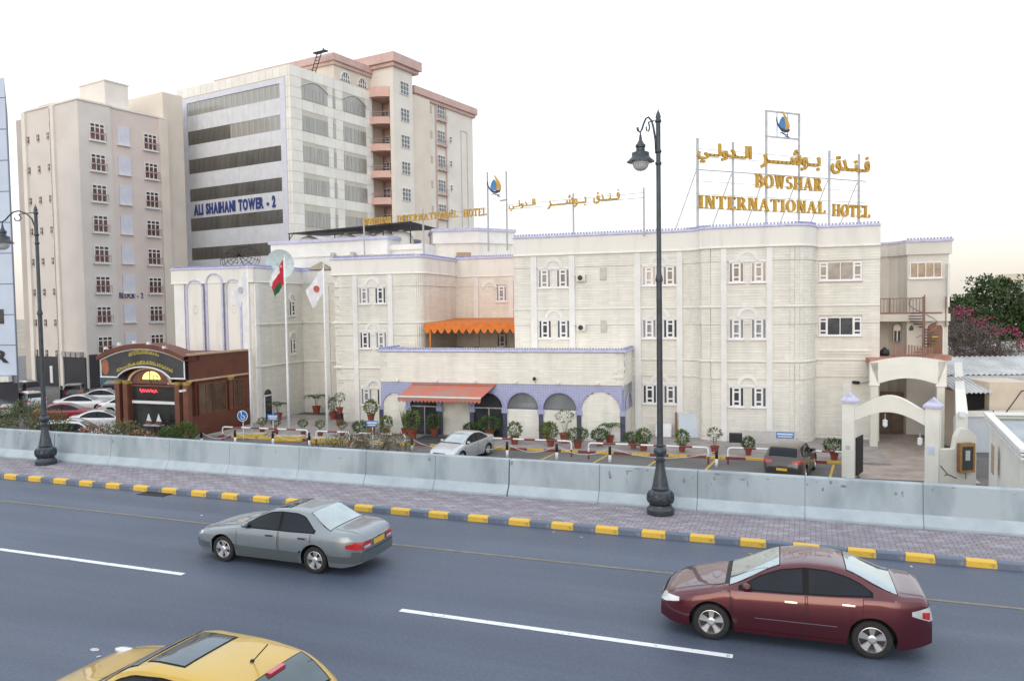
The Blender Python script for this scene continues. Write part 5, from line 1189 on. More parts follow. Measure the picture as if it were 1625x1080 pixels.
for y0,y1 in ((.85,2.1),(2.15,3.4),(4.2,5.1)):
    b=MB(); b.box(.0,.05,y0,y1,Z(-1.07),Z(.95)); w=b.build('side_window',tint2,KI)
    f=MB(); f.box(.04,.1,y0-.06,y0+.03,Z(-1.1),Z(1.0)); f.box(.04,.1,y1-.03,y1+.06,Z(-1.1),Z(1.0)); f.box(.045,.09,y0,y1,Z(-1.1),Z(-1.0)); f.box(.045,.09,y0,y1,Z(.9),Z(1.0)); f.box(.04,.08,(y0+y1)/2-.02,(y0+y1)/2+.02,Z(-1),Z(.9)); f.build('window_frame',kb2,w)
for x_,y_ in ((-5.85,-.12),(-5.15,-.12),(-.72,-.12),(-.02,-.12),(.05,3.85)):
    b=MB(); b.box(x_-.2,x_+.2,y_-.2,y_+.2,0,Z(.98)) if y_<1 else b.box(x_-.02,x_+.1,y_-.18,y_+.18,Z(-1.1),Z(.98)); c=b.build('column',kb2,KI,bevel=.03)
    b=MB(); b.lathe([(.2,0),(.24,.06),(.3,.18),(.32,.22)],4 if False else 12,(x_,y_,Z(.98))); b.build('capital',kgold,c)
b=MB(); b.box(-4.9,-.95,.1,.15,0,Z(.9)); fg=b.build('front_glass',tint,KI)
b=MB(); b.box(-4.9,-.95,.02,.1,Z(-.33),Z(-.15)); b.build('glazing_bar',plaster_w,fg)
b=MB(); b.box(-4.95,-.9,.0,.12,Z(.82),Z(.94)); b.build('header',kb2,fg)
n=18; ac=-3.25
b=MB(); fan=[(ac-1.75*cos(PI*i/n),Z(1.0)+1.0*sin(PI*i/n)) for i in range(n+1)]; b.prism(fan,.06,.12); b.build('fanlight',mat('fan_brown',(.15,.08,.06),.4),KI)
b=MB(); fan=[(ac+.1-.75*cos(PI*i/n),Z(1.42)+.42*sin(PI*i/n)-.12*(1-sin(PI*i/n))) for i in range(n+1)]; b.prism(fan,.0,.05); b.build('lit_shade',mat('warm_light',(.8,.5,.15),.5,emit=(1,.62,.18,1.6)),KI)
b=MB(); b.box(ac-.03,ac+.03,-.03,.0,Z(.95),Z(1.95)); b.tube([(ac+.5+.22*cos(a*.7),-.03,Z(1.42)+.16*sin(a*.7)) for a in range(9)],.03,5); b.build('fan_ornament',kb2,KI)
b=MB(); b.lathe([(.09,-.01),(.09,.01)],12,(0,0,0)); o=b.build('round_badge',red,KI,loc=(ac-.95,.04,Z(1.28)),rz=(PI/2,0,0))
rim=MB(); rim.grid([[(ac-r*cos(PI*i/n),y,Z(1.0)+r*.57*sin(PI*i/n)) for r,y in ((1.72,-.0),(1.72,-.08),(1.92,-.08),(1.92,.0))] for i in range(n+1)]); rim.box(-6.6,ac-1.56,-.08,.05,Z(1.0),Z(1.12)); rim.box(ac+1.56,.1,-.08,.05,Z(1.0),Z(1.12)); rim.build('arch_rim',ktrim,KI)
# signboard: black panel with white border, arched above and below, under a bowed brown cap
SY=-.35; X0,X1=-7.2,.08; xs=[lerp(X0,X1,i/30) for i in range(31)]
tz=lambda x:Z(2.62)+.78*(1-((x-(X0+X1)/2)/((X1-X0)/2))**2)
def bz(x):
    d=abs(x+3.45)/2.2; return Z(1.38) if d>=1 else Z(1.38)+.72*(1-d*d)**.62
b=MB(); b.grid([[[(x,SY,bz(x)),(x,SY,tz(x)),(x,SY+.3,tz(x)),(x,SY+.3,bz(x)),(x,SY,bz(x))][k] for x in xs] for k in range(5)]); b.box(X0,X0+.02,SY,SY+.3,Z(1.38),Z(2.62)); sb=b.build('signboard',mat('sign_black',(.045,.045,.05),.5,.25,1.2),KI)
bd=MB(); 
bd.tube([(x,SY-.02,tz(x)-.06) for x in xs],.055,4); bd.tube([(x,SY-.02,bz(x)+.05) for x in xs],.055,4); bd.tube([(X0+.05,SY-.02,Z(1.4)),(X0+.05,SY-.02,Z(2.62))],.055,4); bd.tube([(X1-.05,SY-.02,Z(1.4)),(X1-.05,SY-.02,Z(2.62))],.055,4); bd.build('sign_border',fl_wht,sb)
cpm=MB(); cpm.grid([[(x,y,tz(x)+z) for x in [X0-.15]+xs+[X1+.1]] for y,z in ((SY-.2,.01),(SY-.2,.3),(SY+1.2,.3),(SY+1.2,.01),(SY-.2,.01))]); cpm.build('bowed_cap',kb,KI)
ltr=mat('sign_yellow',(.62,.52,.10),.5,.2,9); rr=random.Random(5)
def scribble(xa,xb,zf,h,name):
    b=MB(); x=xa
    while x<xb:
        w=rr.uniform(.05,.1); z=zf(x); hh=h*rr.uniform(.5,1)
        b.box(x,x+.035,SY-.03,SY-.005,z,z+hh)
        if rr.random()<.7: b.box(x,x+w,SY-.032,SY-.006,z,z+.045)
        if rr.random()<.4: b.box(x+.02,x+w+.02,SY-.031,SY-.006,z+hh*.8,z+hh)
        x+=w+.045
    o=b.build(name,ltr,sb); tag(o,kind='stuff')
scribble(-5.7,-.9,lambda x:Z(1.72)+.62*(cos(min(1,abs(x+3.3)/2.6)*PI*.5)),.24,'lettering')
scribble(-4.6,-2.0,lambda x:Z(2.62)+.42*(cos(min(1,abs(x+3.3)/2.0)*PI*.5)),.3,'lettering')
b=MB(); b.lathe([(.3,-.01),(.34,.0),(.3,.01)],16); o=b.build('sign_medallion',mat('medallion',(.30,.12,.07),.6,.3,9),sb); o.location=(-6.75,SY-.02,Z(2.1)); o.rotation_euler=(PI/2,0,0); o.scale=(1,1.6,1)
b=MB(); rr2=random.Random(2); b.tube([(-4.15+.06*i,-.02,Z(.5)+.1*sin(i*1.7)+.06*rr2.random()) for i in range(26)],.03,4); b.build('neon_script',mat('neon_red',(.8,.05,.05),.5,emit=(1,.05,.07,1.8)),fg)
for k,x_ in enumerate((-6.2,-5.0,-3.7,-2.5,-1.2)):
    b=MB(); b.tube([(x_,SY-.1,tz(x_)+.3),(x_,SY-.35,tz(x_)+.42)],.02); b.box(x_-.08,x_+.08,SY-.5,SY-.32,tz(x_)+.34,tz(x_)+.5); b.build('sign_spotlight',metalw,KI)
b=MB(); b.box(-.1,.12,-.75,-.35,Z(.62),Z(.74)); b.tube([(-.02,-.3,Z(.75)),(-.02,-.5,Z(.74))],.02); b.build('security_camera',metalw,KI)
# sail boats model on a shelf before the glass
ms=thing('model_boat_shelf','shelf with two small white sailed model boats before the kiosk glass','ornament',(KI.location.x-2.75*cos(R(20.6)),KI.location.y+2.75*sin(R(20.6))-.5,GL),RZ)
b=MB(); b.box(-.65,.65,-.25,.25,.75,.83); b.build('shelf',plain_conc,ms); b=MB(); b.box(-.06,.06,-.06,.06,0,.75); b.build('shelf_post',kb,ms)
for x_ in (-.4,.45):
    b=MB(); b.prism([(x_-.3,1.0),(x_-.22,.86),(x_+.22,.86),(x_+.32,1.02)],-.08,.08); b.build('boat_hull',kb2,ms); b=MB(); b.prism([(x_-.22,1.05),(x_+.2,1.05),(x_-.02,1.55)],-.015,.015); b.build('boat_sail',fl_wht,ms)
# ------------------------------------------------------------------ small forecourt things
def sign_round(loc):
    t=thing('disabled_sign','round blue wheelchair sign on a post beside the kiosk','sign',loc,R(-10)); b=MB(); b.tube([(0,0,0),(0,0,1.3)],.03); b.build('post',rw,t)
    b=MB(); b.lathe([(.32,-.02),(.32,.02)],24); d=b.build('disc',mat('sign_blue',(.02,.16,.50),.4,.05,3),t,loc=(0,-.04,1.5),rz=(PI/2,0,0))
    b=MB(); b.lathe([(.32,.0),(.32,.03),(.355,.03),(.355,.0)],24,cap=False); b.build('rim',rw,d)
    b=MB(); b.tube([(.12*cos(a)+.02,.12*sin(a)-.1,.03) for a in [R(q) for q in range(-200,60,20)]],.025,5); b.tube([(-.08,.22,.03),(-.06,.02,.03),(.1,.02,.03),(.16,-.12,.03)],.03,5); b.lathe([(.05,0),(.05,.03)],8,(-.08,.26,.01)); b.build('wheelchair_mark',rw,d)
sign_round(hw(-23.9,6.5,GL))
def blue_sign(u,w,label,wd_=.75,h=1.35):
    t=thing('parking_sign',label,'sign',hw(u,w,GL),-HT,'small blue parking signs'); b=MB(); b.tube([(0,0,0),(0,0,h)],.025); b.build('post',rw,t)
    b=MB(); b.box(-wd_/2,wd_/2,-.03,-.01,h,h+.36); d=b.build('panel',mat('sign_blue2',(.10,.25,.60),.4,.06,3),t); b=MB(); b.box(-wd_/2+.06,wd_/2-.06,-.036,-.0302,h+.2,h+.28); b.box(-wd_/2+.1,wd_/2-.1,-.036,-.0302,h+.08,h+.13); b.build('print',rw,d)
blue_sign(-21.4,6.9,'small blue sign at the middle flagpole'); blue_sign(-13.9,8.0,'small blue sign on a post left of the entrance'); 
blue_sign(9.0,5.6,'small blue sign behind the dark parked car',.9,1.1)
def leaning(u,w,wd_,h,m_,label,name,cat):
    t=thing(name,label,cat,hw(u,w,GL+.12),-HT); b=MB(); b.box(-wd_/2,wd_/2,-.03,.03,0,h); o=b.build('board_sheet',m_,t); o.rotation_euler=(R(-10),0,0); o.location=(0,-.2,0)
    b=MB(); b.box(-wd_/2-.02,-wd_/2+.03,-.045,.045,0,h+.02); b.box(wd_/2-.03,wd_/2+.02,-.045,.045,0,h+.02); b.box(-wd_/2,wd_/2,-.045,.045,h-.04,h+.02); b.build('board_edge',galv,o)
leaning(3.6,.3,1.15,1.5,mat('board_pale_blue',(.55,.62,.70),.6,.06,1),'pale blue board leaning on the hotel wall','leaning_board','board')
leaning(2.1,.4,.95,.85,metalw,'smaller white board leaning left of the pale blue board','leaning_board','board')
leaning(8.2,1.6,3.0,.75,mat('box_grey',(.48,.46,.45),.7,.1,2),'long low grey panel leaning on the hotel wall behind the dark car','leaning_sheet','sheet')
t=thing('wooden_plank','brown plank standing beside the pale blue board','plank',hw(2.85,.35,GL+.12),-HT); b=MB(); b.box(-.06,.06,-.03,.03,0,1.5); b.build('plank_body',mat('old_wood',(.2,.13,.09),.8),t)
t=thing('meter_box','small black box on legs by the pots right of the board','box',hw(6.45,3.6,GL+.12),-HT); b=MB(); b.box(-.35,.35,-.2,.2,.35,.85); b.build('box_body',black,t)
for s in (-.28,.28): b=MB(); b.box(s-.03,s+.03,-.15,.15,0,.35); b.build('leg',galv,t)
t=thing('step_ladder','white folding step ladder against the wall behind the flagpoles','ladder',hw(-23.4,-4.6,GL+.12),-HT+.1)
for s in (-.3,.3):
    b=MB(); b.tube([(s,0,0),(s*.7,.35,1.7)],.03); b.build('ladder_rail',rw,t); b=MB(); b.tube([(s,.75,0),(s*.7,.38,1.7)],.025); b.build('rear_leg',rw,t)
for i in range(5): q=(i+1)/6; b=MB(); b.box(-.3+.09*q,.3-.09*q,.35*q-.05,.35*q+.05,1.7*q-.015,1.7*q+.015); b.build('step',rw,t)
# ------------------------------------------------------------------ cars
tyre_m=mat('tyre',(.018,.018,.02),.85,.2,9); rim_m=mat('alloy',(.62,.63,.65),.28,.08,6,metal=.8); dark_m=mat('car_dark',(.012,.012,.014),.7,.2,5)
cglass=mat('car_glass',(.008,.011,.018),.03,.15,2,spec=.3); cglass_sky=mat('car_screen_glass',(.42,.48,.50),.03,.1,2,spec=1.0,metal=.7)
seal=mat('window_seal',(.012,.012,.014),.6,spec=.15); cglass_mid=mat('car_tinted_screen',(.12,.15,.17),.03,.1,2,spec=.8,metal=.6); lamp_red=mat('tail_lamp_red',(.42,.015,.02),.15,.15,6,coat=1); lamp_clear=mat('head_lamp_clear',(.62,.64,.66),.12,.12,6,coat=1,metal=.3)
chrome=mat('chrome',(.7,.71,.72),.15,.05,5,metal=1); plate_y=mat('number_plate_yellow',(.70,.42,.03),.5,.06,5)
def paint(name,c,metal=.35): return mat('paint_'+name,c,.32,.04,1.5,metal=metal,coat=1,spec=.5)
def crom(pts,x):
    n=len(pts); 
    if x<=pts[0][0]: return pts[0][1]
    if x>=pts[-1][0]: return pts[-1][1]
    for i in range(n-1):
        if x<=pts[i+1][0]:
            x0,y0=pts[i];x1,y1=pts[i+1]; h=x1-x0; t=(x-x0)/h
            def sl(j):
                if j==0: return (pts[1][1]-pts[0][1])/(pts[1][0]-pts[0][0])
                if j==n-1: return (pts[-1][1]-pts[-2][1])/(pts[-1][0]-pts[-2][0])
                a=(pts[j][1]-pts[j-1][1])/(pts[j][0]-pts[j-1][0]); c=(pts[j+1][1]-pts[j][1])/(pts[j+1][0]-pts[j][0])
                return 0 if a*c<=0 else 2*a*c/(a+c)
            m0,m1=sl(i)*h,sl(i+1)*h; t2,t3=t*t,t*t*t
            return (2*t3-3*t2+1)*y0+(t3-2*t2+t)*m0+(-2*t3+3*t2)*y1+(t3-t2)*m1
CARS={}
CARS['sedan90']=dict(L=4.83,W=1.79,r=.315,xf=.98,wb=2.67,
 top=[(0,.60),(.08,.68),(.35,.76),(.9,.86),(1.38,.93),(1.5,.97),(1.9,1.17),(2.25,1.33),(2.45,1.375),(2.8,1.395),(3.2,1.375),(3.42,1.335),(3.7,1.2),(4.0,1.05),(4.1,1.025),(4.5,1.0),(4.68,.97),(4.78,.9),(4.83,.8)],
 belt=[(0,.56),(.35,.70),(.9,.80),(1.4,.875),(2.4,.90),(3.4,.915),(4.0,.93),(4.5,.92),(4.7,.88),(4.83,.76)],
 dlo_b=[(1.55,.915),(2.3,.925),(3.0,.93),(3.62,.945)],dlo_t=[(1.55,.93),(2.0,1.15),(2.28,1.262),(2.6,1.30),(3.05,1.295),(3.28,1.24),(3.62,.96)],pill=[(2.60,2.68)],doors=[(1.42,2.62),(2.66,3.55)],
 ws=(1.52,2.28),rw=(3.40,4.02),ryf=.70,ryr=.66)
CARS['sedan00']=dict(L=4.49,W=1.76,r=.325,xf=.92,wb=2.64,
 top=[(0,.58),(.06,.66),(.3,.79),(.8,.92),(1.12,.985),(1.25,1.03),(1.6,1.2),(2.0,1.37),(2.2,1.425),(2.55,1.465),(2.95,1.45),(3.25,1.39),(3.6,1.26),(3.95,1.12),(4.08,1.095),(4.3,1.085),(4.4,1.06),(4.46,.95),(4.49,.8)],
 belt=[(0,.54),(.3,.70),(.8,.85),(1.15,.92),(2.0,.955),(3.2,1.0),(3.9,1.03),(4.25,1.02),(4.4,.98),(4.49,.74)],
 dlo_b=[(1.42,.965),(2.2,.985),(3.0,1.02),(3.55,1.055)],dlo_t=[(1.42,.985),(1.75,1.17),(2.1,1.31),(2.5,1.372),(2.9,1.355),(3.2,1.28),(3.45,1.17),(3.55,1.08)],pill=[(2.46,2.56)],doors=[(1.25,2.5),(2.54,3.42)],
 ws=(1.24,2.08),rw=(3.18,3.95),ryf=.70,ryr=.66)
CARS['cross']=dict(L=4.13,W=1.77,r=.34,xf=.86,wb=2.53,
 top=[(0,.66),(.05,.78),(.2,.95),(.7,1.07),(1.05,1.12),(1.2,1.17),(1.6,1.4),(1.85,1.51),(2.2,1.56),(2.7,1.56),(3.2,1.525),(3.5,1.48),(3.62,1.43),(3.9,1.2),(4.02,1.05),(4.1,.9),(4.13,.75)],
 belt=[(0,.62),(.2,.84),(.7,.99),(1.1,1.05),(2,1.09),(2.8,1.14),(3.5,1.2),(3.85,1.12),(4.02,.98),(4.13,.7)],
 dlo_b=[(1.35,1.10),(2.0,1.12),(2.7,1.17),(3.3,1.26)],dlo_t=[(1.35,1.12),(1.7,1.34),(1.95,1.425),(2.4,1.46),(2.9,1.44),(3.3,1.3)],pill=[(2.28,2.38)],doors=[(1.15,2.3),(2.36,3.2)],
 ws=(1.18,1.9),rw=(3.52,3.92),ryf=.74,ryr=.70)
CARS['suv']=dict(L=4.45,W=1.86,r=.36,xf=.90,wb=2.64,
 top=[(0,.66),(.05,.8),(.25,.96),(.8,1.05),(1.15,1.11),(1.28,1.17),(1.7,1.43),(2.0,1.57),(2.3,1.635),(2.9,1.64),(3.5,1.61),(3.95,1.55),(4.05,1.5),(4.25,1.25),(4.36,1.05),(4.42,.9),(4.45,.75)],
 belt=[(0,.60),(.25,.84),(.8,.98),(1.2,1.03),(2,1.06),(3,1.10),(3.8,1.16),(4.2,1.1),(4.35,.96),(4.45,.7)],
 dlo_b=[(1.4,1.075),(2.2,1.09),(3.2,1.13),(3.95,1.2)],dlo_t=[(1.4,1.09),(1.8,1.37),(2.05,1.485),(2.5,1.535),(3.2,1.52),(3.75,1.44),(3.95,1.24)],pill=[(2.42,2.52),(3.25,3.33)],doors=[(1.22,2.46),(2.5,3.36)],
 ws=(1.26,2.04),rw=(3.98,4.27),ryf=.74,ryr=.72)
CARS['bigsuv']=dict(CARS['suv'],L=4.75,W=1.88,r=.37,xf=.9,wb=2.79,
 top=[(0,.7),(.05,.85),(.2,1.02),(.9,1.1),(1.2,1.14),(1.35,1.2),(1.75,1.5),(2.0,1.66),(2.3,1.73),(3.2,1.75),(4.2,1.73),(4.48,1.68),(4.58,1.5),(4.66,1.15),(4.72,.95),(4.75,.8)],
 belt=[(0,.64),(.2,.9),(.9,1.02),(1.3,1.07),(2.5,1.1),(4.2,1.12),(4.55,1.08),(4.68,.95),(4.75,.75)],
 dlo_b=[(1.45,1.11),(2.5,1.12),(3.5,1.13),(4.42,1.15)],dlo_t=[(1.45,1.13),(1.8,1.43),(2.05,1.57),(2.5,1.62),(3.5,1.63),(4.25,1.6),(4.42,1.5)],pill=[(2.5,2.6),(3.4,3.5)],doors=[(1.3,2.55),(2.58,3.45)],ws=(1.34,2.04),rw=(4.5,4.64))
def make_car(kind,name,label,pm,lo=False,clad_m=None,group=None,clear_tail=False,sunroof=False,spoiler=False,rack=False,rim5=True,handle_m=None,plate=True):
    D=CARS[kind]; L,W,r=D['L'],D['W'],D['r']; xf,xr=D['xf'],D['xf']+D['wb']; RA_=r+.065
    root=thing(name,label,'car',(0,0,0),0,group)
    yw0=W/2
    def yw(x):
        a=min(1,x/.75); c=min(1,(L-x)/.7)
        f=lambda t:(1-(1-t)**2.6)
        return yw0*(.70+.30*f(max(0,a)))*(.76+.24*f(max(0,c)))/1.0 if True else yw0
    def zl(x):
        base=.20+.10*max(0,1-x/.5)**2+.12*max(0,1-(L-x)/.5)**1.5
        for c in (xf,xr):
            d=abs(x-c)
            if d<RA_: base=max(base,r+math.sqrt(RA_*RA_-d*d))
        return base
    # stations: fine near arches and ends
    st=set(); nst=64 if lo else 120
    for i in range(nst+1): st.add(round(L*i/nst,4))
    for c in (xf,xr):
        for a in range(0,181,12 if lo else 8): st.add(round(c-RA_*cos(R(a)),4))
        st.add(round(c-RA_-.004,4)); st.add(round(c+RA_+.004,4))
    for q in (.01,.03,.06,L-.01,L-.03,L-.06): st.add(round(q,4))
    st=sorted(st); nk=20 if lo else 30
    rows=[]
    for x in st:
        zb,zt=crom(D['belt'],x),crom(D['top'],x); Y=yw(x); zlo=min(zl(x),zb-.04); cab=max(0,zt-zb); k=min(1,cab/.40); k=k*k*(3-2*k)
        yr=Y*lerp(.80,lerp(D['ryf'],D['ryr'],x/L),k)
        prof=lambda z:Y*pw((z-.2)/max(.2,(zb-.2)),[(0,.935),(.18,.968),(.45,.998),(.62,1.0),(.8,.985),(.93,.965),(1,.94)])
        P=[(prof(lerp(zlo,zb,t)),lerp(zlo,zb,t)) for t in (0,.04,.14,.28,.42,.56,.7,.82,.92,1)]
        y4=P[-1][0]
        if k>.02:
            P+=[(lerp(y4-.03*k,yr,t*.97),zb+cab*(.88*t)) for t in (.25,.5,.75)]
        else: P+=[(lerp(y4,yr,t),zb+cab*.5*t) for t in (.25,.5,.75)]
        zr=zb+cab*lerp(.62,.90,k)
        P+=[(yr,zr),(yr*.93,lerp(zr,zt,.45)),(yr*.8,lerp(zr,zt,.75)),(yr*.5,lerp(zr,zt,.95)),(0,zt)]
        rows.append([(x,y,z) for y,z in P])
    m_=len(rows[0])
    # closed ends
    def cap(row,sx):
        out=[]
        for t,dx in ((.75,.012),(.45,.026),(.2,.032),(0,.035)): out.append([(p[0]+sx*dx*(1-.0),p[1]*t,p[2]) for p in row])
        return out
    allr=list(reversed(cap(rows[0],-1)))+rows+cap(rows[-1],1)
    body=MB(); body.grid(allr); body.grid([[(x,-y,z) for x,y,z in rw_] for rw_ in reversed(allr)])
    me=body.mesh('body',pm,True); bm=bmesh.new(); bm.from_mesh(me); bmesh.ops.remove_doubles(bm,verts=bm.verts,dist=.0008); bmesh.ops.recalc_face_normals(bm,faces=bm.faces)
    bm.to_mesh(me); bvh=BVHTree.FromBMesh(bm); bm.free(); me.polygons.foreach_set('use_smooth',[True]*len(me.polygons)); me.set_sharp_from_angle(angle=R(38))
    inst('body',me,root)
    def cast(o,d,off):
        h,n,i,dist=bvh.ray_cast(Vector(o),Vector(d))
        if h is None: h,n,i,dist=bvh.find_nearest(Vector(o))
        if n.dot(Vector(d))>0: n=-n
        return tuple(h+n*off)
    def patch(nm,m_,parent,B,T,d,off,nu=12,nv=4,loc2=None):
        """strip between bottom polyline B and top polyline T (2-D), thrown on to the body along d: 's+','s-','r','f','t'"""
        def samp(Pl,t):
            q=t*(len(Pl)-1); i=min(int(q),len(Pl)-2); f_=q-i; return (lerp(Pl[i][0],Pl[i+1][0],f_),lerp(Pl[i][1],Pl[i+1][1],f_))
        G=[]
        for j in range(nv+1):
            row=[]
            for i in range(nu+1):
                a=samp(B,i/nu); c=samp(T,i/nu); p=(lerp(a[0],c[0],j/nv),lerp(a[1],c[1],j/nv))
                if d=='s+': o,dd=(p[0],3,p[1]),(0,-1,0)
                elif d=='s-': o,dd=(p[0],-3,p[1]),(0,1,0)
                elif d=='r': o,dd=(L+2,p[0],p[1]),(-1,0,0)
                elif d=='f': o,dd=(-2,p[0],p[1]),(1,0,0)
                else: o,dd=(p[0],p[1],4),(0,0,-1)
                row.append(cast(o,dd,off))
            G.append(row)
        b=MB(); b.grid(G); o=b.build(nm,m_,parent,True,fix=False); return o
    def curve(Pl,x): return pw(x,Pl)
    nu=8 if lo else 16
    sides=('s+','s-')
    xs0,xs1=D['dlo_b'][0][0],D['dlo_b'][-1][0]
    for sd in sides:
        xs=[lerp(xs0-.03,xs1+.03,i/24) for i in range(25)]
        patch('window_surround',seal,root,[(x,curve(D['dlo_b'],x)-.02) for x in xs],[(x,curve(D['dlo_t'],x)+.022) for x in xs],sd,.003,24 if not lo else 14,5)
        cuts=[xs0+.02]+[v for pr in D['pill'] for v in pr]+[xs1-.02]
        for i in range(0,len(cuts),2):
            xa,xb=cuts[i],cuts[i+1]; xx=[lerp(xa,xb,j/16) for j in range(17)]
            patch('side_window',cglass,root,[(x,curve(D['dlo_b'],x)+.004) for x in xx],[(x,max(curve(D['dlo_b'],x)+.006,curve(D['dlo_t'],x)-.004)) for x in xx],sd,.007,nu,5)
        if not lo:
            for xa,xb in D['doors']:
                zb_=lambda x:curve(D['dlo_b'],x)-.035; low=lambda x:max(.27,zl(x)+.03)
                xx=[lerp(xa,xb,j/14) for j in range(15)]
                dr=patch('door',pm,root,[(x,low(x)) for x in xx],[(x,zb_(x)) for x in xx],sd,.004,14,8)
                for xe in (xa,xb): patch('door_gap',dark_m,dr,[(xe-.006,low(xe)),(xe+.006,low(xe))],[(xe-.006,zb_(xe)),(xe+.006,zb_(xe))],sd,.005,1,8)
                hx=xb-.22; hz=curve(D['dlo_b'],hx)-.14
                h_=patch('handle',handle_m or pm,dr,[(hx-.11,hz-.016),(hx+.09,hz-.016)],[(hx-.11,hz+.016),(hx+.09,hz+.016)],sd,.03,4,1)
            sgn=1 if sd=='s+' else -1
            mb=MB(); mx=xs0+.14; mz=curve(D['dlo_b'],mx)+.06; p=cast((mx,3*sgn,mz),(0,-sgn,0),0)
            mb.lathe([(.0,-.07),(.09,-.05),(.11,0),(.09,.06),(.0,.075)],10,cap=False); mo=mb.build('mirror',pm,root,True,loc=(mx-.02,p[1]+sgn*.12,mz)); mo.scale=(.75,1.0,.9)
            mb=MB(); mb.tube([(0,-sgn*.14,-.05),(0,0,-.02)],.03); mb.build('mirror_arm',seal,mo)
        # lower cladding or sill
        xx=[lerp(.12,L-.12,j/60) for j in range(61)]
        if clad_m:
            for a_,c_ in ((.10,xf-RA_+.012),(xf+RA_-.012,xr-RA_+.012),(xr+RA_-.012,L-.10)): patch('lower_cladding',clad_m,root,[(lerp(a_,c_,j/20),.212+(.10 if (a_<.2 or c_>L-.2) else 0)) for j in range(21)],[(lerp(a_,c_,j/20),.47) for j in range(21)],sd,.007,24,4)
        elif not lo:
            xx=[lerp(xf+RA_+.02,xr-RA_-.02,j/20) for j in range(21)]; patch('sill',pm,root,[(x,.205) for x in xx],[(x,.27) for x in xx],sd,.012,20,2)
            patch('side_moulding',chrome if handle_m is chrome else pm,root,[(xf+.75,.50),(xr-.55,.50)],[(xf+.75,.512),(xr-.55,.512)],sd,.008,20,1)
    # screens
    def zt(x): return crom(D['top'],x)
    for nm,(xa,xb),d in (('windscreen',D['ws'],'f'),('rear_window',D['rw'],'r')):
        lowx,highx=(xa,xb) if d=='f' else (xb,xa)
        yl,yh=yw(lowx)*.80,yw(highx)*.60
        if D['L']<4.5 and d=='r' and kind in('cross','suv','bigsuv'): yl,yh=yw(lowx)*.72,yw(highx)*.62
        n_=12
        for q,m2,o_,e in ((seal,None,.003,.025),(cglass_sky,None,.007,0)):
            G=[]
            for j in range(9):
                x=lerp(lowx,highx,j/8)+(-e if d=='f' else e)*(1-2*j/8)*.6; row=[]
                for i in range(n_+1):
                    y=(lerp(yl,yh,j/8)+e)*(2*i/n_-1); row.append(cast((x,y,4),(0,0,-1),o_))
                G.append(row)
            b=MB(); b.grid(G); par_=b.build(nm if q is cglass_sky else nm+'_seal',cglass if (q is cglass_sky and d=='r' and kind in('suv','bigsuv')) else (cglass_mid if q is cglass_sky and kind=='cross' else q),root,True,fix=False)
    # lights
    zb_f,zb_r=crom(D['belt'],.25),crom(D['belt'],L-.1)
    for s in (1,-1):
        a,c=s*yw0*.45,s*yw0*.80
        patch('headlight',lamp_clear,root,[(a,zb_f-.13),(c,zb_f-.10)],[(a,zb_f-.01),(c,zb_f+.01)],'f',.008,8,3)
        sd='s+' if s>0 else 's-'
        patch('headlight_side',lamp_clear,root,[(.10,zb_f-.10),(.36,zb_f-.04)],[(.10,zb_f+.0),(.36,zb_f+.03)],sd,.008,6,3)
        if kind=='sedan90':
            a,c=s*yw0*.36,s*yw0*.86; t=patch('tail_light',lamp_red,root,[(a,.62),(c,.62)],[(a,.78),(c,.80)],'r',.010,10,4); patch('reverse_lens',lamp_clear,t,[(a+s*.04,.64),(c-s*.16,.64)],[(a+s*.04,.70),(c-s*.16,.70)],'r',.014,8,2)
            patch('tail_light_side',lamp_red,root,[(L-.34,.67),(L-.06,.62)],[(L-.34,.74),(L-.06,.79)],sd,.01,6,3)
        elif kind=='sedan00':
            a,c=s*yw0*.52,s*yw0*.82; t=patch('tail_light',lamp_clear if clear_tail else lamp_red,root,[(a,.70),(c,.70)],[(a,.92),(c,.92)],'r',.010,6,4)
            t2=patch('tail_light_side',lamp_clear if clear_tail else lamp_red,root,[(L-.33,.80),(L-.05,.70)],[(L-.33,.87),(L-.05,.93)],sd,.01,6,3); patch('tail_lens',lamp_red,t2,[(L-.17,.76),(L-.05,.72)],[(L-.17,.86),(L-.05,.84)],sd,.014,4,2)
        else:
            a,c=s*yw0*.48,s*yw0*.86; patch('tail_light',lamp_red,root,[(a,.90),(c,.86)],[(a,1.0),(c,1.06)],'r',.010,6,4); patch('tail_light_side',lamp_red,root,[(L-.4,.98),(L-.12,.88)],[(L-.4,1.04),(L-.12,1.06)],sd,.01,6,3)
    if plate:
        zp=.72 if kind.startswith('sedan') else .62
        if kind=='sedan90': zp=.70
        patch('number_plate',plate_y,root,[(-.24,zp-.06),(.24,zp-.06)],[(-.24,zp+.06),(.24,zp+.06)],'r',.016,4,2)
    xx=[(-yw0*.9+1.8*yw0*i/16) for i in range(17)]
    patch('rear_bumper_line',dark_m,root,[(y,.56) for y in xx],[(y,.572) for y in xx],'r',.006,16,1)
    patch('grille',dark_m,root,[(-.45,zb_f-.12),(.45,zb_f-.12)],[(-.4,zb_f-.03),(.4,zb_f-.03)],'f',.006,8,2); patch('lower_intake',dark_m,root,[(-.6,.28),(.6,.28)],[(-.55,.40),(.55,.40)],'f',.006,8,2)
    if clad_m:
        patch('bumper_cladding',clad_m,root,[(y,.34) for y in xx],[(y,.55) for y in xx],'r',.012,24,4); patch('bumper_cladding',clad_m,root,[(y*.9,.31) for y in xx],[(y*.9,.47) for y in xx],'f',.012,24,4)
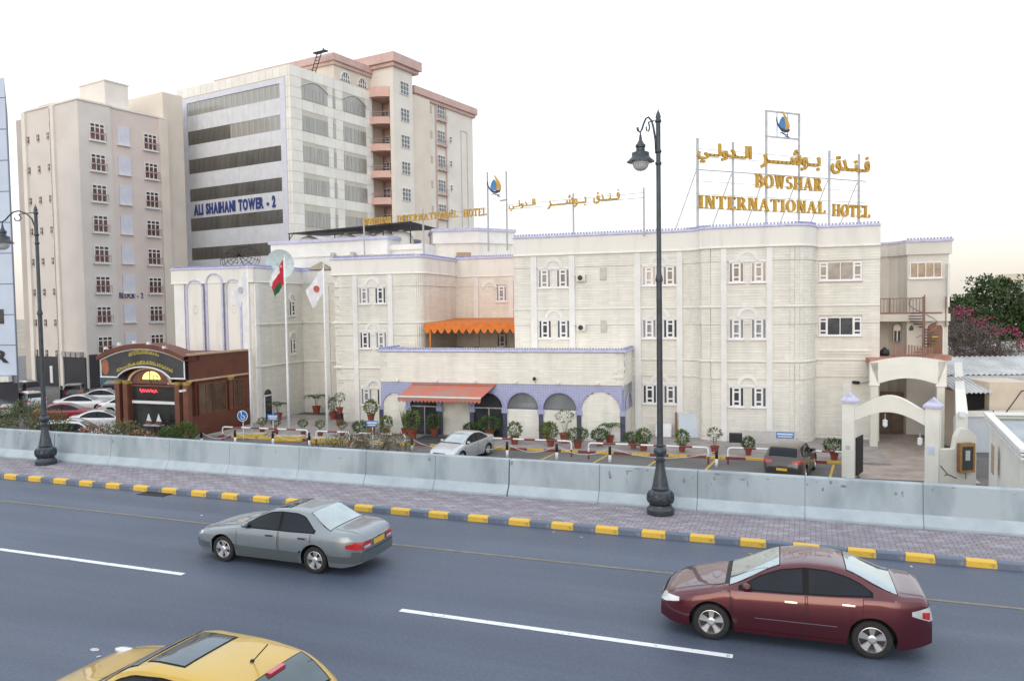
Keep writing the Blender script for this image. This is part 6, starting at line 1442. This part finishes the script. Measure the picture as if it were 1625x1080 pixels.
    if not lo:
        # shut lines of bonnet and boot
        for s in (1,-1):
            y=s*yw0*.72; patch('bonnet_gap',dark_m,root,[(.3,y*.9-.006),(D['ws'][0]-.06,y-.006)],[(.3,y*.9+.006),(D['ws'][0]-.06,y+.006)],'t',.003,14,1)
            if kind.startswith('sedan'): patch('boot_gap',dark_m,root,[(D['rw'][1]+.06,y*.9-.005),(L-.1,y*.9-.005)],[(D['rw'][1]+.06,y*.9+.005),(L-.1,y*.9+.005)],'t',.003,8,1)
        patch('wiper_cowl',dark_m,root,[(D['ws'][0]-.09,-yw0*.72),(D['ws'][0]-.09,yw0*.72)],[(D['ws'][0]-.01,-yw0*.74),(D['ws'][0]-.01,yw0*.74)],'t',.004,12,1)
    if sunroof:
        x0,x1=sunroof; patch('sunroof_seal',seal,root,[(x0-.03,-.47),(x0-.03,.47)],[(x1+.03,-.47),(x1+.03,.47)],'t',.003,10,4); patch('sunroof',cglass_mid,root,[(x0,-.44),(x0,.44)],[(x1,-.44),(x1,.44)],'t',.007,10,4)
    if rack:
        for s in (1,-1):
            b=MB(); y=s*yw0*.56; pts=[(x,y,cast((x,y,4),(0,0,-1),0)[2]+(.0 if i in(0,6) else .06)) for i,x in enumerate([lerp(2.1,3.9,j/6) for j in range(7)])]; b.tube(pts,.02,6); b.build('roof_rail',dark_m,root)
    # wheels
    w_=MB(); wd2=.105; w_.lathe([(r*.66,-wd2+.01),(r*.70,-wd2),(r*.93,-wd2),(r*.985,-wd2+.02),(r,-wd2+.05),(r,wd2-.05),(r*.985,wd2-.02),(r*.93,wd2),(r*.70,wd2),(r*.66,wd2-.01)],30 if not lo else 18,cap=False)
    tm=w_.mesh('tyre',tyre_m,True); tm.transform(Matrix.Rotation(PI/2,4,'X'))
    q=MB(); q.lathe([(r*.70,.070),(r*.70,.095),(r*.645,.10),(r*.62,.07),(r*.60,-.05),(r*.56,-.05)],30 if not lo else 18,cap=False)
    ns=5 if rim5 else 7
    for k in range(ns):
        a=2*PI*k/ns+.3; 
        for (r0,r1,h0,h1,w0,w1) in ((.06,r*.64,.075,.09,.035,.05),):
            c,s=cos(a),sin(a); 
            def pt(rad,lat,z): return (rad*c-lat*s,rad*s+lat*c,z)
            q.add([pt(r0,-w0,.05),pt(r0,w0,.05),pt(r1,w1*1.5,.05),pt(r1,-w1*1.5,.05),pt(r0,-w0*.8,h0),pt(r0,w0*.8,h0),pt(r1,w1,h1),pt(r1,-w1,h1)],[(0,3,2,1),(4,5,6,7),(0,1,5,4),(1,2,6,5),(2,3,7,6),(3,0,4,7)])
    q.lathe([(.075,.05),(.075,.085),(.045,.098),(.0,.10)],14,cap=False)
    rm=q.mesh('rim',rim_m); rm.transform(Matrix.Rotation(PI/2,4,'X')); dk=MB(); dk.lathe([(r*.66,.0),(r*.66,.012)],20); dkm=dk.mesh('brake_disc',mat('brake_dark',(.05,.05,.055),.5,metal=.4)); dkm.transform(Matrix.Rotation(PI/2,4,'X'))
    for xc in (xf,xr):
        for s in (1,-1):
            yy=s*(yw0*.965-.105); wo=inst('wheel',tm,root,(xc,yy,r),0 if s<0 else PI); inst('rim',rm,wo); inst('brake_disc',dkm,wo)
            b=MB(); G=[[(xc+RA_*1.0*cos(R(a)),s*y,r+RA_*1.0*sin(R(a))) for y in (yw0*.93,yw0*.5)] for a in range(-20,201,20)]; b.grid(G); b.build('wheel_arch_liner',dark_m,root,fix=False)
    b=MB(); b.box(.35,L-.4,-yw0*.62,yw0*.62,.2,.62); b.box(xf+RA_,xr-RA_,-yw0*.86,yw0*.86,.19,.3); b.build('underbody',dark_m,root)
    return root
def place(o,front_dir,pos):
    """pos: ground point under the middle of the car; front_dir: heading angle (world)"""
    # local -x is forward; turn so that -x points along front_dir
    L=CARMID[o.name]; a=front_dir-PI; o.rotation_euler=(0,0,a); o.location=(pos[0]-L/2*cos(a),pos[1]-L/2*sin(a),pos[2])
CARMID={}
def car(kind,name,label,pm,pos,heading,**kw):
    o=make_car(kind,name,label,pm,**kw); CARMID[o.name]=CARS[kind]['L']; place(o,heading,pos); return o
def car_copy(src,label,pos,heading,pm):
    o=copy_tree(src); o['label']=label; CARMID[o.name]=CARMID[src.name]; place(o,heading,pos)
    if pm:
        for c in [q for k in o.children for q in (k,*k.children)]:
            if c.data and c.data.materials and c.data.materials[0].name.startswith('paint_'):
                c.material_slots[0].link='OBJECT'; c.material_slots[0].material=pm
    return o
HD=PI-R(20.6)     # direction of travel: to the left along the road
silver=paint('silver',(.21,.245,.275),.5); maroon=paint('maroon',(.085,.007,.017),.55); yellow=paint('yellow',(.54,.345,.035),.3)
car('sedan90','silver_sedan','silver grey nineties saloon with dark lower cladding driving left on the road',silver,(-5.16,18.28,0),HD-R(.7),clad_m=paint('gunmetal',(.10,.12,.125),.3),sunroof=(2.42,2.72),handle_m=dark_m).scale=(.955,.955,.955)
car('sedan00','maroon_sedan','dark maroon rounded saloon with silver alloy wheels nearest on the road',maroon,(4.95,13.77,0),HD+R(1.8),clear_tail=True,handle_m=chrome).scale=(.975,.975,.975)
yc=car('cross','yellow_crossover','mustard yellow crossover with glass sunroof cut off by the bottom edge',yellow,(-4.34,9.95,0),PI-R(22),sunroof=(2.0,2.55))
b=MB(); b.box(3.52,3.6,-.14,.14,1.46,1.5); b.build('brake_lamp',lamp_red,yc)
b=MB(); b.tube([(3.2,.0,1.52),(3.45,.0,1.78)],.008,5); b.lathe([(.03,0),(.02,.03)],8,(3.2,0,1.52)); b.build('aerial',dark_m,yc)
for s in (1,-1): b=MB(); b.lathe([(.17,0),(.15,.05),(.08,.09),(0,.1)],14); o=b.build('fog_bulge',lamp_clear,yc,True,loc=(.42,s*.58,.98)); o.scale=(1.35,.5,.55)
lot=paint('pearl_white',(.70,.72,.75),.1); lsil=paint('light_silver',(.50,.53,.56),.5); lred=paint('deep_red',(.28,.015,.03),.3); ldk=paint('dark_bronze',(.055,.045,.042),.4); lblk=paint('black_blue',(.025,.028,.04),.3)
cv=car('sedan00','parked_sedan','light silver saloon parked nose to the barrier before the hotel entrance',lsil,(-2.8,42.6,GL),R(240),group='parked cars',lo=False)
car('suv','parked_suv','dark bronze crossover parked facing the hotel right wing',ldk,(13.45,37.6,GL),R(60),group='parked cars')
sd=car('sedan00','parked_sedan','deep red saloon parked among the white cars left of the kiosk',lred,(-33.8,59,GL),R(20),lo=True,group='parked cars')
for lab,p,h,pm_ in (('white saloon parked behind the deep red saloon',(-35.7,64.8),12,lot),('farthest white saloon parked behind the other white cars',(-36.1,69.2),12,lot),('white saloon half hidden by the kiosk column',(-31.0,63.0),14,lot),('white saloon parked closest to the kiosk front',(-28.7,54.6),12,lot),('white car at the left picture edge with red tail light',(-41.9,62.5),160,lot),('dark saloon far back beside the shop front',(-40.2,79),100,lblk)):
    car_copy(sd,lab,(p[0],p[1],GL),R(h),pm_)
sv=car('suv','parked_suv','silver crossover parked tail towards the barrier at the left',lsil,(-41.4,66.5,GL),R(138),lo=True,group='parked cars')
car_copy(sv,'dark bronze hatchback parked beyond the walking person',(-41.2,73.4,GL),R(112),ldk)
bs_=car('bigsuv','parked_suv','tall dark estate car with long side windows before the blue building',ldk,(-47.9,75.5,GL),R(155),lo=True,rack=True,group='parked cars')
car_copy(bs_,'white estate car with roof rails hidden behind the flowering shrub',(-26.6,47.4,GL),R(10),lot)
# ------------------------------------------------------------------ person walking
skin=mat('skin',(.30,.18,.12),.6); cloth=mat('dark_clothes',(.025,.025,.03),.8,.2,6)
pe=thing('person','person in dark clothes walking across the car park','person',(-39.9,68.9,GL),R(-35))
def skinned(name,nodes,edges,m_,parent,sub=1):
    me=bpy.data.meshes.new(name); me.from_pydata([n[0] for n in nodes],edges,[]); o=inst(name,me,parent)
    md=o.modifiers.new('skin','SKIN'); me.skin_vertices.new() if not me.skin_vertices else None
    for v,n in zip(me.skin_vertices[0].data,nodes): v.radius=(n[1],n[1]*.9)
    me.skin_vertices[0].data[0].use_root=True
    s=o.modifiers.new('sub','SUBSURF'); s.levels=s.render_levels=sub; me.materials.append(m_); return o
N_=[((0,0,.95),.15),((0,0,1.15),.14),((0,0,1.38),.16),((0,0,1.5),.07),((.12,0,.9),.10),((.14,.18,.5),.075),((.14,.1,.09),.05),((.14,.26,.05),.045),((-.12,0,.9),.10),((-.14,-.12,.5),.075),((-.14,-.42,.14),.05),((-.14,-.34,.05),.045),((.21,0,1.42),.065),((.27,-.1,1.15),.05),((.27,-.06,.9),.04),((-.21,0,1.42),.065),((-.27,.08,1.15),.05),((-.27,.2,.93),.04)]
E_=[(0,1),(1,2),(2,3),(0,4),(4,5),(5,6),(6,7),(0,8),(8,9),(9,10),(10,11),(2,12),(12,13),(13,14),(2,15),(15,16),(16,17)]
skinned('body',N_,E_,cloth,pe)
b=MB(); b.lathe([(.05,1.48),(.06,1.54),(.085,1.6),(.10,1.67),(.095,1.74),(.06,1.79),(.0,1.81)],12,cap=False); hd=b.build('head',skin,pe,True)
b=MB(); b.lathe([(.104,1.68),(.104,1.74),(.066,1.805),(0,1.825)],12,cap=False); b.build('hair',black,hd,True,loc=(0,-.012,0))
b=MB(); b.box(-.015,.015,.09,.115,1.63,1.67); b.build('nose',skin,hd)
for s in (1,-1):
    b=MB()
    for k in range(4): b.tube([(s*.27+(k-1.5)*.014,(-.06 if s>0 else .2),.88 if s>0 else .91),(s*.27+(k-1.5)*.016,(-.05 if s>0 else .22),.80 if s>0 else .83)],.008,5)
    b.tube([(s*.25,-.04 if s>0 else .22,.88 if s>0 else .91),(s*.24,-.01 if s>0 else .25,.84 if s>0 else .87)],.009,5); b.box(s*.27-.03,s*.27+.03,(-.075 if s>0 else .185),(-.045 if s>0 else .215),.86 if s>0 else .89,.92 if s>0 else .95); b.build('hand',skin,pe)
# ------------------------------------------------------------------ plants
leaf_m=attrmat('leaf',.6,.15,3,0,10,.4)
GREEN=[(.06,.11,.03),(.08,.14,.035),(.05,.09,.03),(.10,.16,.04),(.07,.12,.05)]; DARK=[(.035,.06,.025),(.05,.08,.03),(.03,.05,.022),(.06,.10,.03)]; DRY=[(.15,.15,.08),(.11,.13,.06),(.19,.17,.10),(.09,.12,.05),(.14,.12,.07)]; YEL=[(.16,.20,.03),(.13,.18,.03),(.20,.22,.05),(.10,.15,.03)]
rl=random.Random(77)
def leaf(b,p,d,l,w,col):
    d=d.normalized(); s=d.cross(Vector((rl.uniform(-1,1),rl.uniform(-1,1),rl.uniform(-.3,1)))); 
    if s.length<1e-3: s=Vector((1,0,0))
    s.normalize(); n=d.cross(s); b.col=col; m=p+d*l*.5
    b.add([p,m+s*w/2+n*w*.12,p+d*l,m-s*w/2+n*w*.12],[(0,1,2,3)])
def clump(b,c,r,n,l,w,cols,up=.35,shell=.5):
    for _ in range(n):
        v=Vector((rl.gauss(0,1),rl.gauss(0,1),rl.gauss(0,1))).normalized(); q=rl.uniform(shell,1)**.6
        p=Vector(c)+Vector((v.x*r[0],v.y*r[1],v.z*r[2]))*q; d=v+Vector((rl.uniform(-.7,.7),rl.uniform(-.7,.7),rl.uniform(-.5,.7)+up))
        leaf(b,p,d,l*rl.uniform(.6,1.3),w*rl.uniform(.7,1.2),rl.choice(cols))
potm=[mat('terracotta_pot',(.25,.055,.038),.75,.15,3),mat('faded_pot',(.29,.10,.07),.8,.15,3)]
def potted(u,w,label,kind='bush',s=1.0,pm_=0,z=.12,stand=False):
    t=thing('potted_plant',label,'potted plant',hw(u,w,GL+z),rl.uniform(0,6),'potted plants on the forecourt')
    s*=.88; h=.44*s; r=.25*s; z0=0
    if stand:
        b=MB(); b.lathe([(.24,0),(.28,.4),(.3,.42)],12); b.build('lower_pot',potm[0],t); b=MB(); b.lathe([(.25,.42),(.25,.8)],10); b.build('stand',black,t); z0=.8
    b=MB(); b.lathe([(r*.68,z0),(r*.95,z0+h*.85),(r*1.08,z0+h*.86),(r*1.08,z0+h),(r*.96,z0+h),(r*.92,z0+h*.9)],14,cap=True); b.build('pot',potm[pm_],t,ang=40,smooth=True)
    z1=z0+h; f=MB()
    if kind=='bush': clump(f,(0,0,z1+.42*s),(.42*s,.42*s,.42*s),420,.15,.06,GREEN+YEL[:1])
    elif kind=='yellow': clump(f,(0,0,z1+.5*s),(.42*s,.42*s,.5*s),460,.14,.07,YEL+GREEN[:2])
    elif kind=='wide': clump(f,(0,0,z1+.35*s),(.62*s,.55*s,.36*s),560,.16,.055,GREEN+DARK[:1])
    elif kind=='tall':
        for k in range(90): a=rl.uniform(0,6.3); leaf(f,Vector((.1*cos(a),.1*sin(a),z1)),Vector((.18*cos(a),.18*sin(a),1)),rl.uniform(.8,1.5)*s,.035,rl.choice(DRY+GREEN))
    elif kind=='palm':
        for k in range(13):
            a=k*2.4; ln=rl.uniform(.7,1.0)*s
            for i in range(12):
                q=i/11; p=Vector((ln*.75*q*cos(a),ln*.75*q*sin(a),z1+.5*s+ln*.75*(q-.95*q*q)))
                for sg in (1,-1): leaf(f,p,Vector((cos(a)*.8-sg*sin(a)*.9,sin(a)*.8+sg*cos(a)*.9,-.3)),.22*s,.03,rl.choice(GREEN+DARK))
    elif kind=='sparse':
        clump(f,(0,0,z1+.75*s),(.4*s,.4*s,.3*s),190,.14,.055,GREEN+DRY); 
    fo=f.build('foliage',leaf_m,t,fix=False); fo['kind']='stuff'
    b=MB()
    for k in range(4): a=k*1.6+rl.random(); b.tube([(0.03*cos(a),.03*sin(a),z1-.05),(.15*s*cos(a),.15*s*sin(a),z1+.5*s)],.012,5)
    b.build('stem',mat('stem_brown',(.12,.09,.06),.8),t)
PT=[(-26.1,-.6,'palm pot beside the arched side door of the left wing','palm',1.35,0),(-25.2,-4.4,'dark leaved pot behind the step ladder in the corner','palm',1.5,0),(-22.3,-2.0,'leafy pot against the left block wall behind the third flagpole','bush',1.4,0),(-20.4,.4,'thin plant in a pot stacked on a black stand','sparse',1.1,0),
(-23.4,5.2,'empty looking red pot behind the round blue sign','sparse',.8,0),(-22.3,5.3,'red pot with low plant behind the first flagpole','sparse',.8,0),(-20.2,5.4,'red pot behind the small blue sign at the middle flagpole','sparse',.8,0),(-18.9,5.5,'red pot with low stems at the end of the kiosk rail','sparse',.8,0),(-17.4,5.4,'red pot behind the third flagpole','sparse',.8,0),
(-16.4,3.4,'round bright bush in a raised red pot at the arcade corner','yellow',1.1,0),(-16.0,5.5,'wide shrub in a faded pot left of the blue sign','wide',1.1,1),(-15.0,4.0,'yellow green shrub in a pot behind the blue sign','yellow',1.0,0),(-14.0,3.4,'tall grassy plant in a pot before the first white arch','tall',1.1,0),(-12.9,4.7,'large yellow leaved shrub in a big red pot left of the mat','yellow',1.45,0),(-11.9,3.5,'dark shrub in a red pot before the dark arch window','bush',1.25,0),
(-9.4,3.5,'low dark shrub right of the entrance door','wide',.9,0),(-8.2,3.5,'wide green bush before the third glass arch','wide',1.35,0),(-6.1,5.1,'bushy plant in a red pot right of the parked silver sedan','bush',1.15,0),(-4.6,3.6,'small bush at the foot of the white arcade wall','bush',.95,1),(-3.85,5.3,'yellow green plant in a red pot at the rail end','yellow',1.1,0),(-3.3,4.0,'slender pale tree in a pot before the second lunette arch','sparse',1.5,1),
(-2.2,5.5,'wide plant in a red pot between the two rails','wide',1.15,0),(-1.1,4.6,'low bush beside the last white arch','wide',.95,1),(-.7,3.6,'palm in a red pot before the last white arch','palm',1.2,0),(.9,5.0,'low grey green bush right of the arcade','wide',.9,1),
(1.55,5.5,'leafy plant in a red pot left of the nearer lamp post','bush',1.1,0),(3.65,5.4,'yellow flowering plant in a red pot right of the nearer lamp post','yellow',.95,0),(5.4,5.4,'thin feathery plant in a red pot at the rail gap','sparse',1.05,0),(7.15,5.5,'low plant in a red pot left of the dark parked car','bush',.85,0),(11.4,5.8,'leafy plant in a red pot left of the gate','wide',1.05,0)]
for u,w,lab,k,s,pm_ in PT: potted(u,w,lab,k,s,pm_,stand=('stacked' in lab or 'raised' in lab))
# shrubs
def shrub(name,loc,label,parts,n,l,w,cols,flowers=None,stems=7,cat='shrub'):
    t=thing(name,label,cat,loc); f=MB()
    for c,r in parts: clump(f,c,r,int(n*r[0]*r[2]/sum(q[1][0]*q[1][2] for q in parts)),l,w,cols,.5,.2)
    o=f.build('crown',leaf_m,t,fix=False); o['kind']='stuff'
    b=MB()
    for k in range(stems):
        c,r=parts[k%len(parts)]; a=rl.uniform(0,6.3); b.tube([(c[0]*.5,c[1]*.5,0),(c[0]+r[0]*.4*cos(a),c[1]+r[1]*.4*sin(a),c[2]*.7),(c[0]+r[0]*.7*cos(a),c[1]+r[1]*.7*sin(a),c[2]+r[2]*.5)],[.04,.025,.01],5)
    b.build('stem',mat('stem_brown',(.12,.09,.06),.8),t)
    if flowers:
        g=MB()
        for c,r,m_ in flowers:
            for k in range(m_):
                v=Vector((rl.gauss(0,1),rl.gauss(0,1),rl.gauss(0,1))).normalized(); p=Vector(c)+Vector((v.x*r[0],v.y*r[1],v.z*r[2]))*rl.uniform(.6,1)
                for q in range(3): leaf(g,p,Vector((rl.uniform(-1,1),rl.uniform(-1,1),rl.uniform(-.5,1))),.10,.09,rl.choice(FCOL))
        o=g.build('flowers',leaf_m,t,fix=False); o['kind']='stuff'
FCOL=[(.42,.13,.13),(.50,.22,.20),(.36,.12,.13),(.5,.3,.26)]
shrub('oleander_shrub',(-27.6,43.6,GL),'tall dry green oleander behind the barrier at the left',[((-1.9,.2,2.0),(1.5,1.0,1.35)),((.1,0,2.2),(1.3,1.0,1.35)),((1.5,.1,1.8),(1.2,.9,1.15)),((-3.6,.3,1.9),(1.3,1,1.2))],6500,.19,.05,DRY+GREEN[:2],[((1.2,-.2,1.0),(1.4,.8,.8),110),((-2,-.2,1.2),(1.6,.8,.9),60)],12)
shrub('oleander_shrub',(-22.2,42.8,GL),'low pink flowering shrub behind the barrier beside the lamp post',[((-.8,0,1.3),(1.0,.8,.85)),((.7,0,1.5),(.9,.8,.85)),((1.7,.1,1.1),(.8,.7,.7))],3200,.18,.05,DRY+YEL[:1],[((-.9,-.3,1.6),(.9,.6,.6),110),((1.8,-.2,1.3),(.8,.6,.6),90)],9)
shrub('clipped_shrub',(-20.3,46.9,GL),'bright green bush at the foot of the brown kiosk',[((-.45,0,.75),(.7,.6,.6)),((.5,0,.95),(.7,.6,.72))],2300,.15,.06,GREEN+YEL[:2])
shrub('grey_boulder_shrub',(-23.6,46.6,GL),'grey leaved low shrub left of the kiosk foot',[((0,0,.55),(.9,.6,.4))],500,.12,.05,[(.25,.24,.23),(.2,.2,.19),(.3,.28,.27)],None,5)
shrub('dry_shrub',(-7.6,41.6,GL),'straggly dry shrub spreading behind the barrier left of the silver sedan',[((-1.4,0,1.0),(1.2,.8,.7)),((.2,.0,1.15),(1.1,.8,.8)),((1.4,.1,.9),(1.0,.7,.65))],2600,.17,.04,DRY+[(.22,.2,.13)],[((0,-.2,1.0),(1.6,.6,.5),20)],14)
shrub('dry_shrub',(-10.3,42.2,GL),'small dry tuft behind the barrier before the third flagpole',[((0,0,.75),(1.0,.7,.45))],420,.15,.03,DRY,None,8)
# trees at the right
FCOL=[(.27,.03,.09),(.33,.05,.12),(.22,.025,.075)]
def tree(name,loc,label,trunk_h,tr,crowns,n,l,w,cols,flowers=None):
    t=thing(name,label,'tree',loc); b=MB(); b.tube([(0,0,0),(.1,.05,trunk_h*.5),(0,0,trunk_h)],[tr,tr*.8,tr*.6],10)
    for c,r in crowns: b.tube([(0,0,trunk_h*.8),(c[0]*.5,c[1]*.5,lerp(trunk_h,c[2],.6)),(c[0],c[1],c[2]+r[2]*.3)],[tr*.45,tr*.3,tr*.08],7)
    b.build('trunk',mat('bark',(.10,.075,.055),.9,.2,4,bump=.4),t)
    f=MB(); tot=sum(r[0]*r[2] for c,r in crowns)
    for c,r in crowns:
        k=int(n*r[0]*r[2]/tot); m_=max(3,k//70)
        for q in range(m_):
            v=Vector((rl.gauss(0,1),rl.gauss(0,1),rl.gauss(0,1))).normalized()*rl.uniform(.45,1.02); cc=(c[0]+v.x*r[0],c[1]+v.y*r[1],c[2]+v.z*r[2]); rr=rl.uniform(.35,.75)
            clump(f,cc,(rr,rr,rr*.8),70,l,w,cols if rl.random()<.75 else cols[:2],.2,.1)
    o=f.build('crown',leaf_m,t,fix=False); o['kind']='stuff'
    if flowers:
        g=MB()
        for c,r,m_ in flowers:
            for k in range(m_):
                p=Vector(c)+Vector((rl.gauss(0,.5)*r[0],rl.gauss(0,.5)*r[1],rl.gauss(0,.5)*r[2]))
                for q in range(3): leaf(g,p,Vector((rl.uniform(-1,1),rl.uniform(-1,1),rl.uniform(-.5,1))),.16,.14,rl.choice(FCOL))
        o=g.build('flowers',leaf_m,t,fix=False); o['kind']='stuff'
tree('broadleaf_tree',(40,64,GL),'large dark green tree rising behind the sheds at the right',2.6,.32,[((-3.2,-.5,6.6),(2.3,2.2,2.3)),((-.6,-.8,8.0),(2.6,2.4,2.4)),((2.4,-.5,6.8),(2.6,2.3,2.3)),((-1.6,-1.2,4.6),(3.0,2.3,2.0)),((2.6,-1.0,4.2),(2.8,2.2,1.8)),((5.0,0,5.4),(2.2,2,2.2))],27000,.30,.17,DARK+GREEN[:3])
tree('bougainvillea',(33.0,57.5,GL),'greyish bougainvillea with magenta blossoms leaning beside the annex',2.6,.14,[((-.9,0,6.4),(1.3,1.2,1.3)),((.6,-.2,5.5),(1.8,1.3,1.6)),((2.6,0,4.8),(1.9,1.2,1.4)),((-.4,-.3,4.0),(1.7,1.2,1.6)),((1.9,-.3,3.5),(2.2,1.2,1.4))],13000,.16,.07,[(.13,.11,.105),(.16,.125,.12),(.11,.10,.085),(.17,.12,.125)],[((-.4,-1.0,7.3),(.9,.6,.5),50),((2.8,-1.0,6.0),(1.3,.6,.4),50),((1.0,-1.2,6.7),(.9,.5,.4),25),((4.2,-.9,5.0),(.8,.5,.5),45)])
tree('bare_tree',(38.5,59.6,GL),'thin half bare tree between the bougainvillea and the sheds',1.4,.10,[((-1.0,0,4.6),(1.0,.9,1.0)),((.3,0,4.9),(1.2,1,1.0)),((1.5,0,4.4),(1.0,.9,.9))],300,.16,.06,DRY)
# far low buildings on the skyline at the right
for k,(x,y,w,h,lab) in enumerate(((150,215,26,13,'hazy pale building far beyond the tree at the right edge'),)):
    t=thing('far_building',lab,'building',(x,y,GL),R(-20)); b=MB(); b.box(-w/2,w/2,0,12,0,h); b.box(-w/2,-w/4,1,9,h,h+2); b.build('wall',mat('far_cream',(.6,.54,.46),.9,.05,.2),t)
    for i in range(4):
        for j in range(8): b=MB(); b.box(-w/2+1.2+j*3.1,-w/2+2.6+j*3.1,-.06,.02,1.5+i*3,3+i*3); b.build('window',fpane,t)
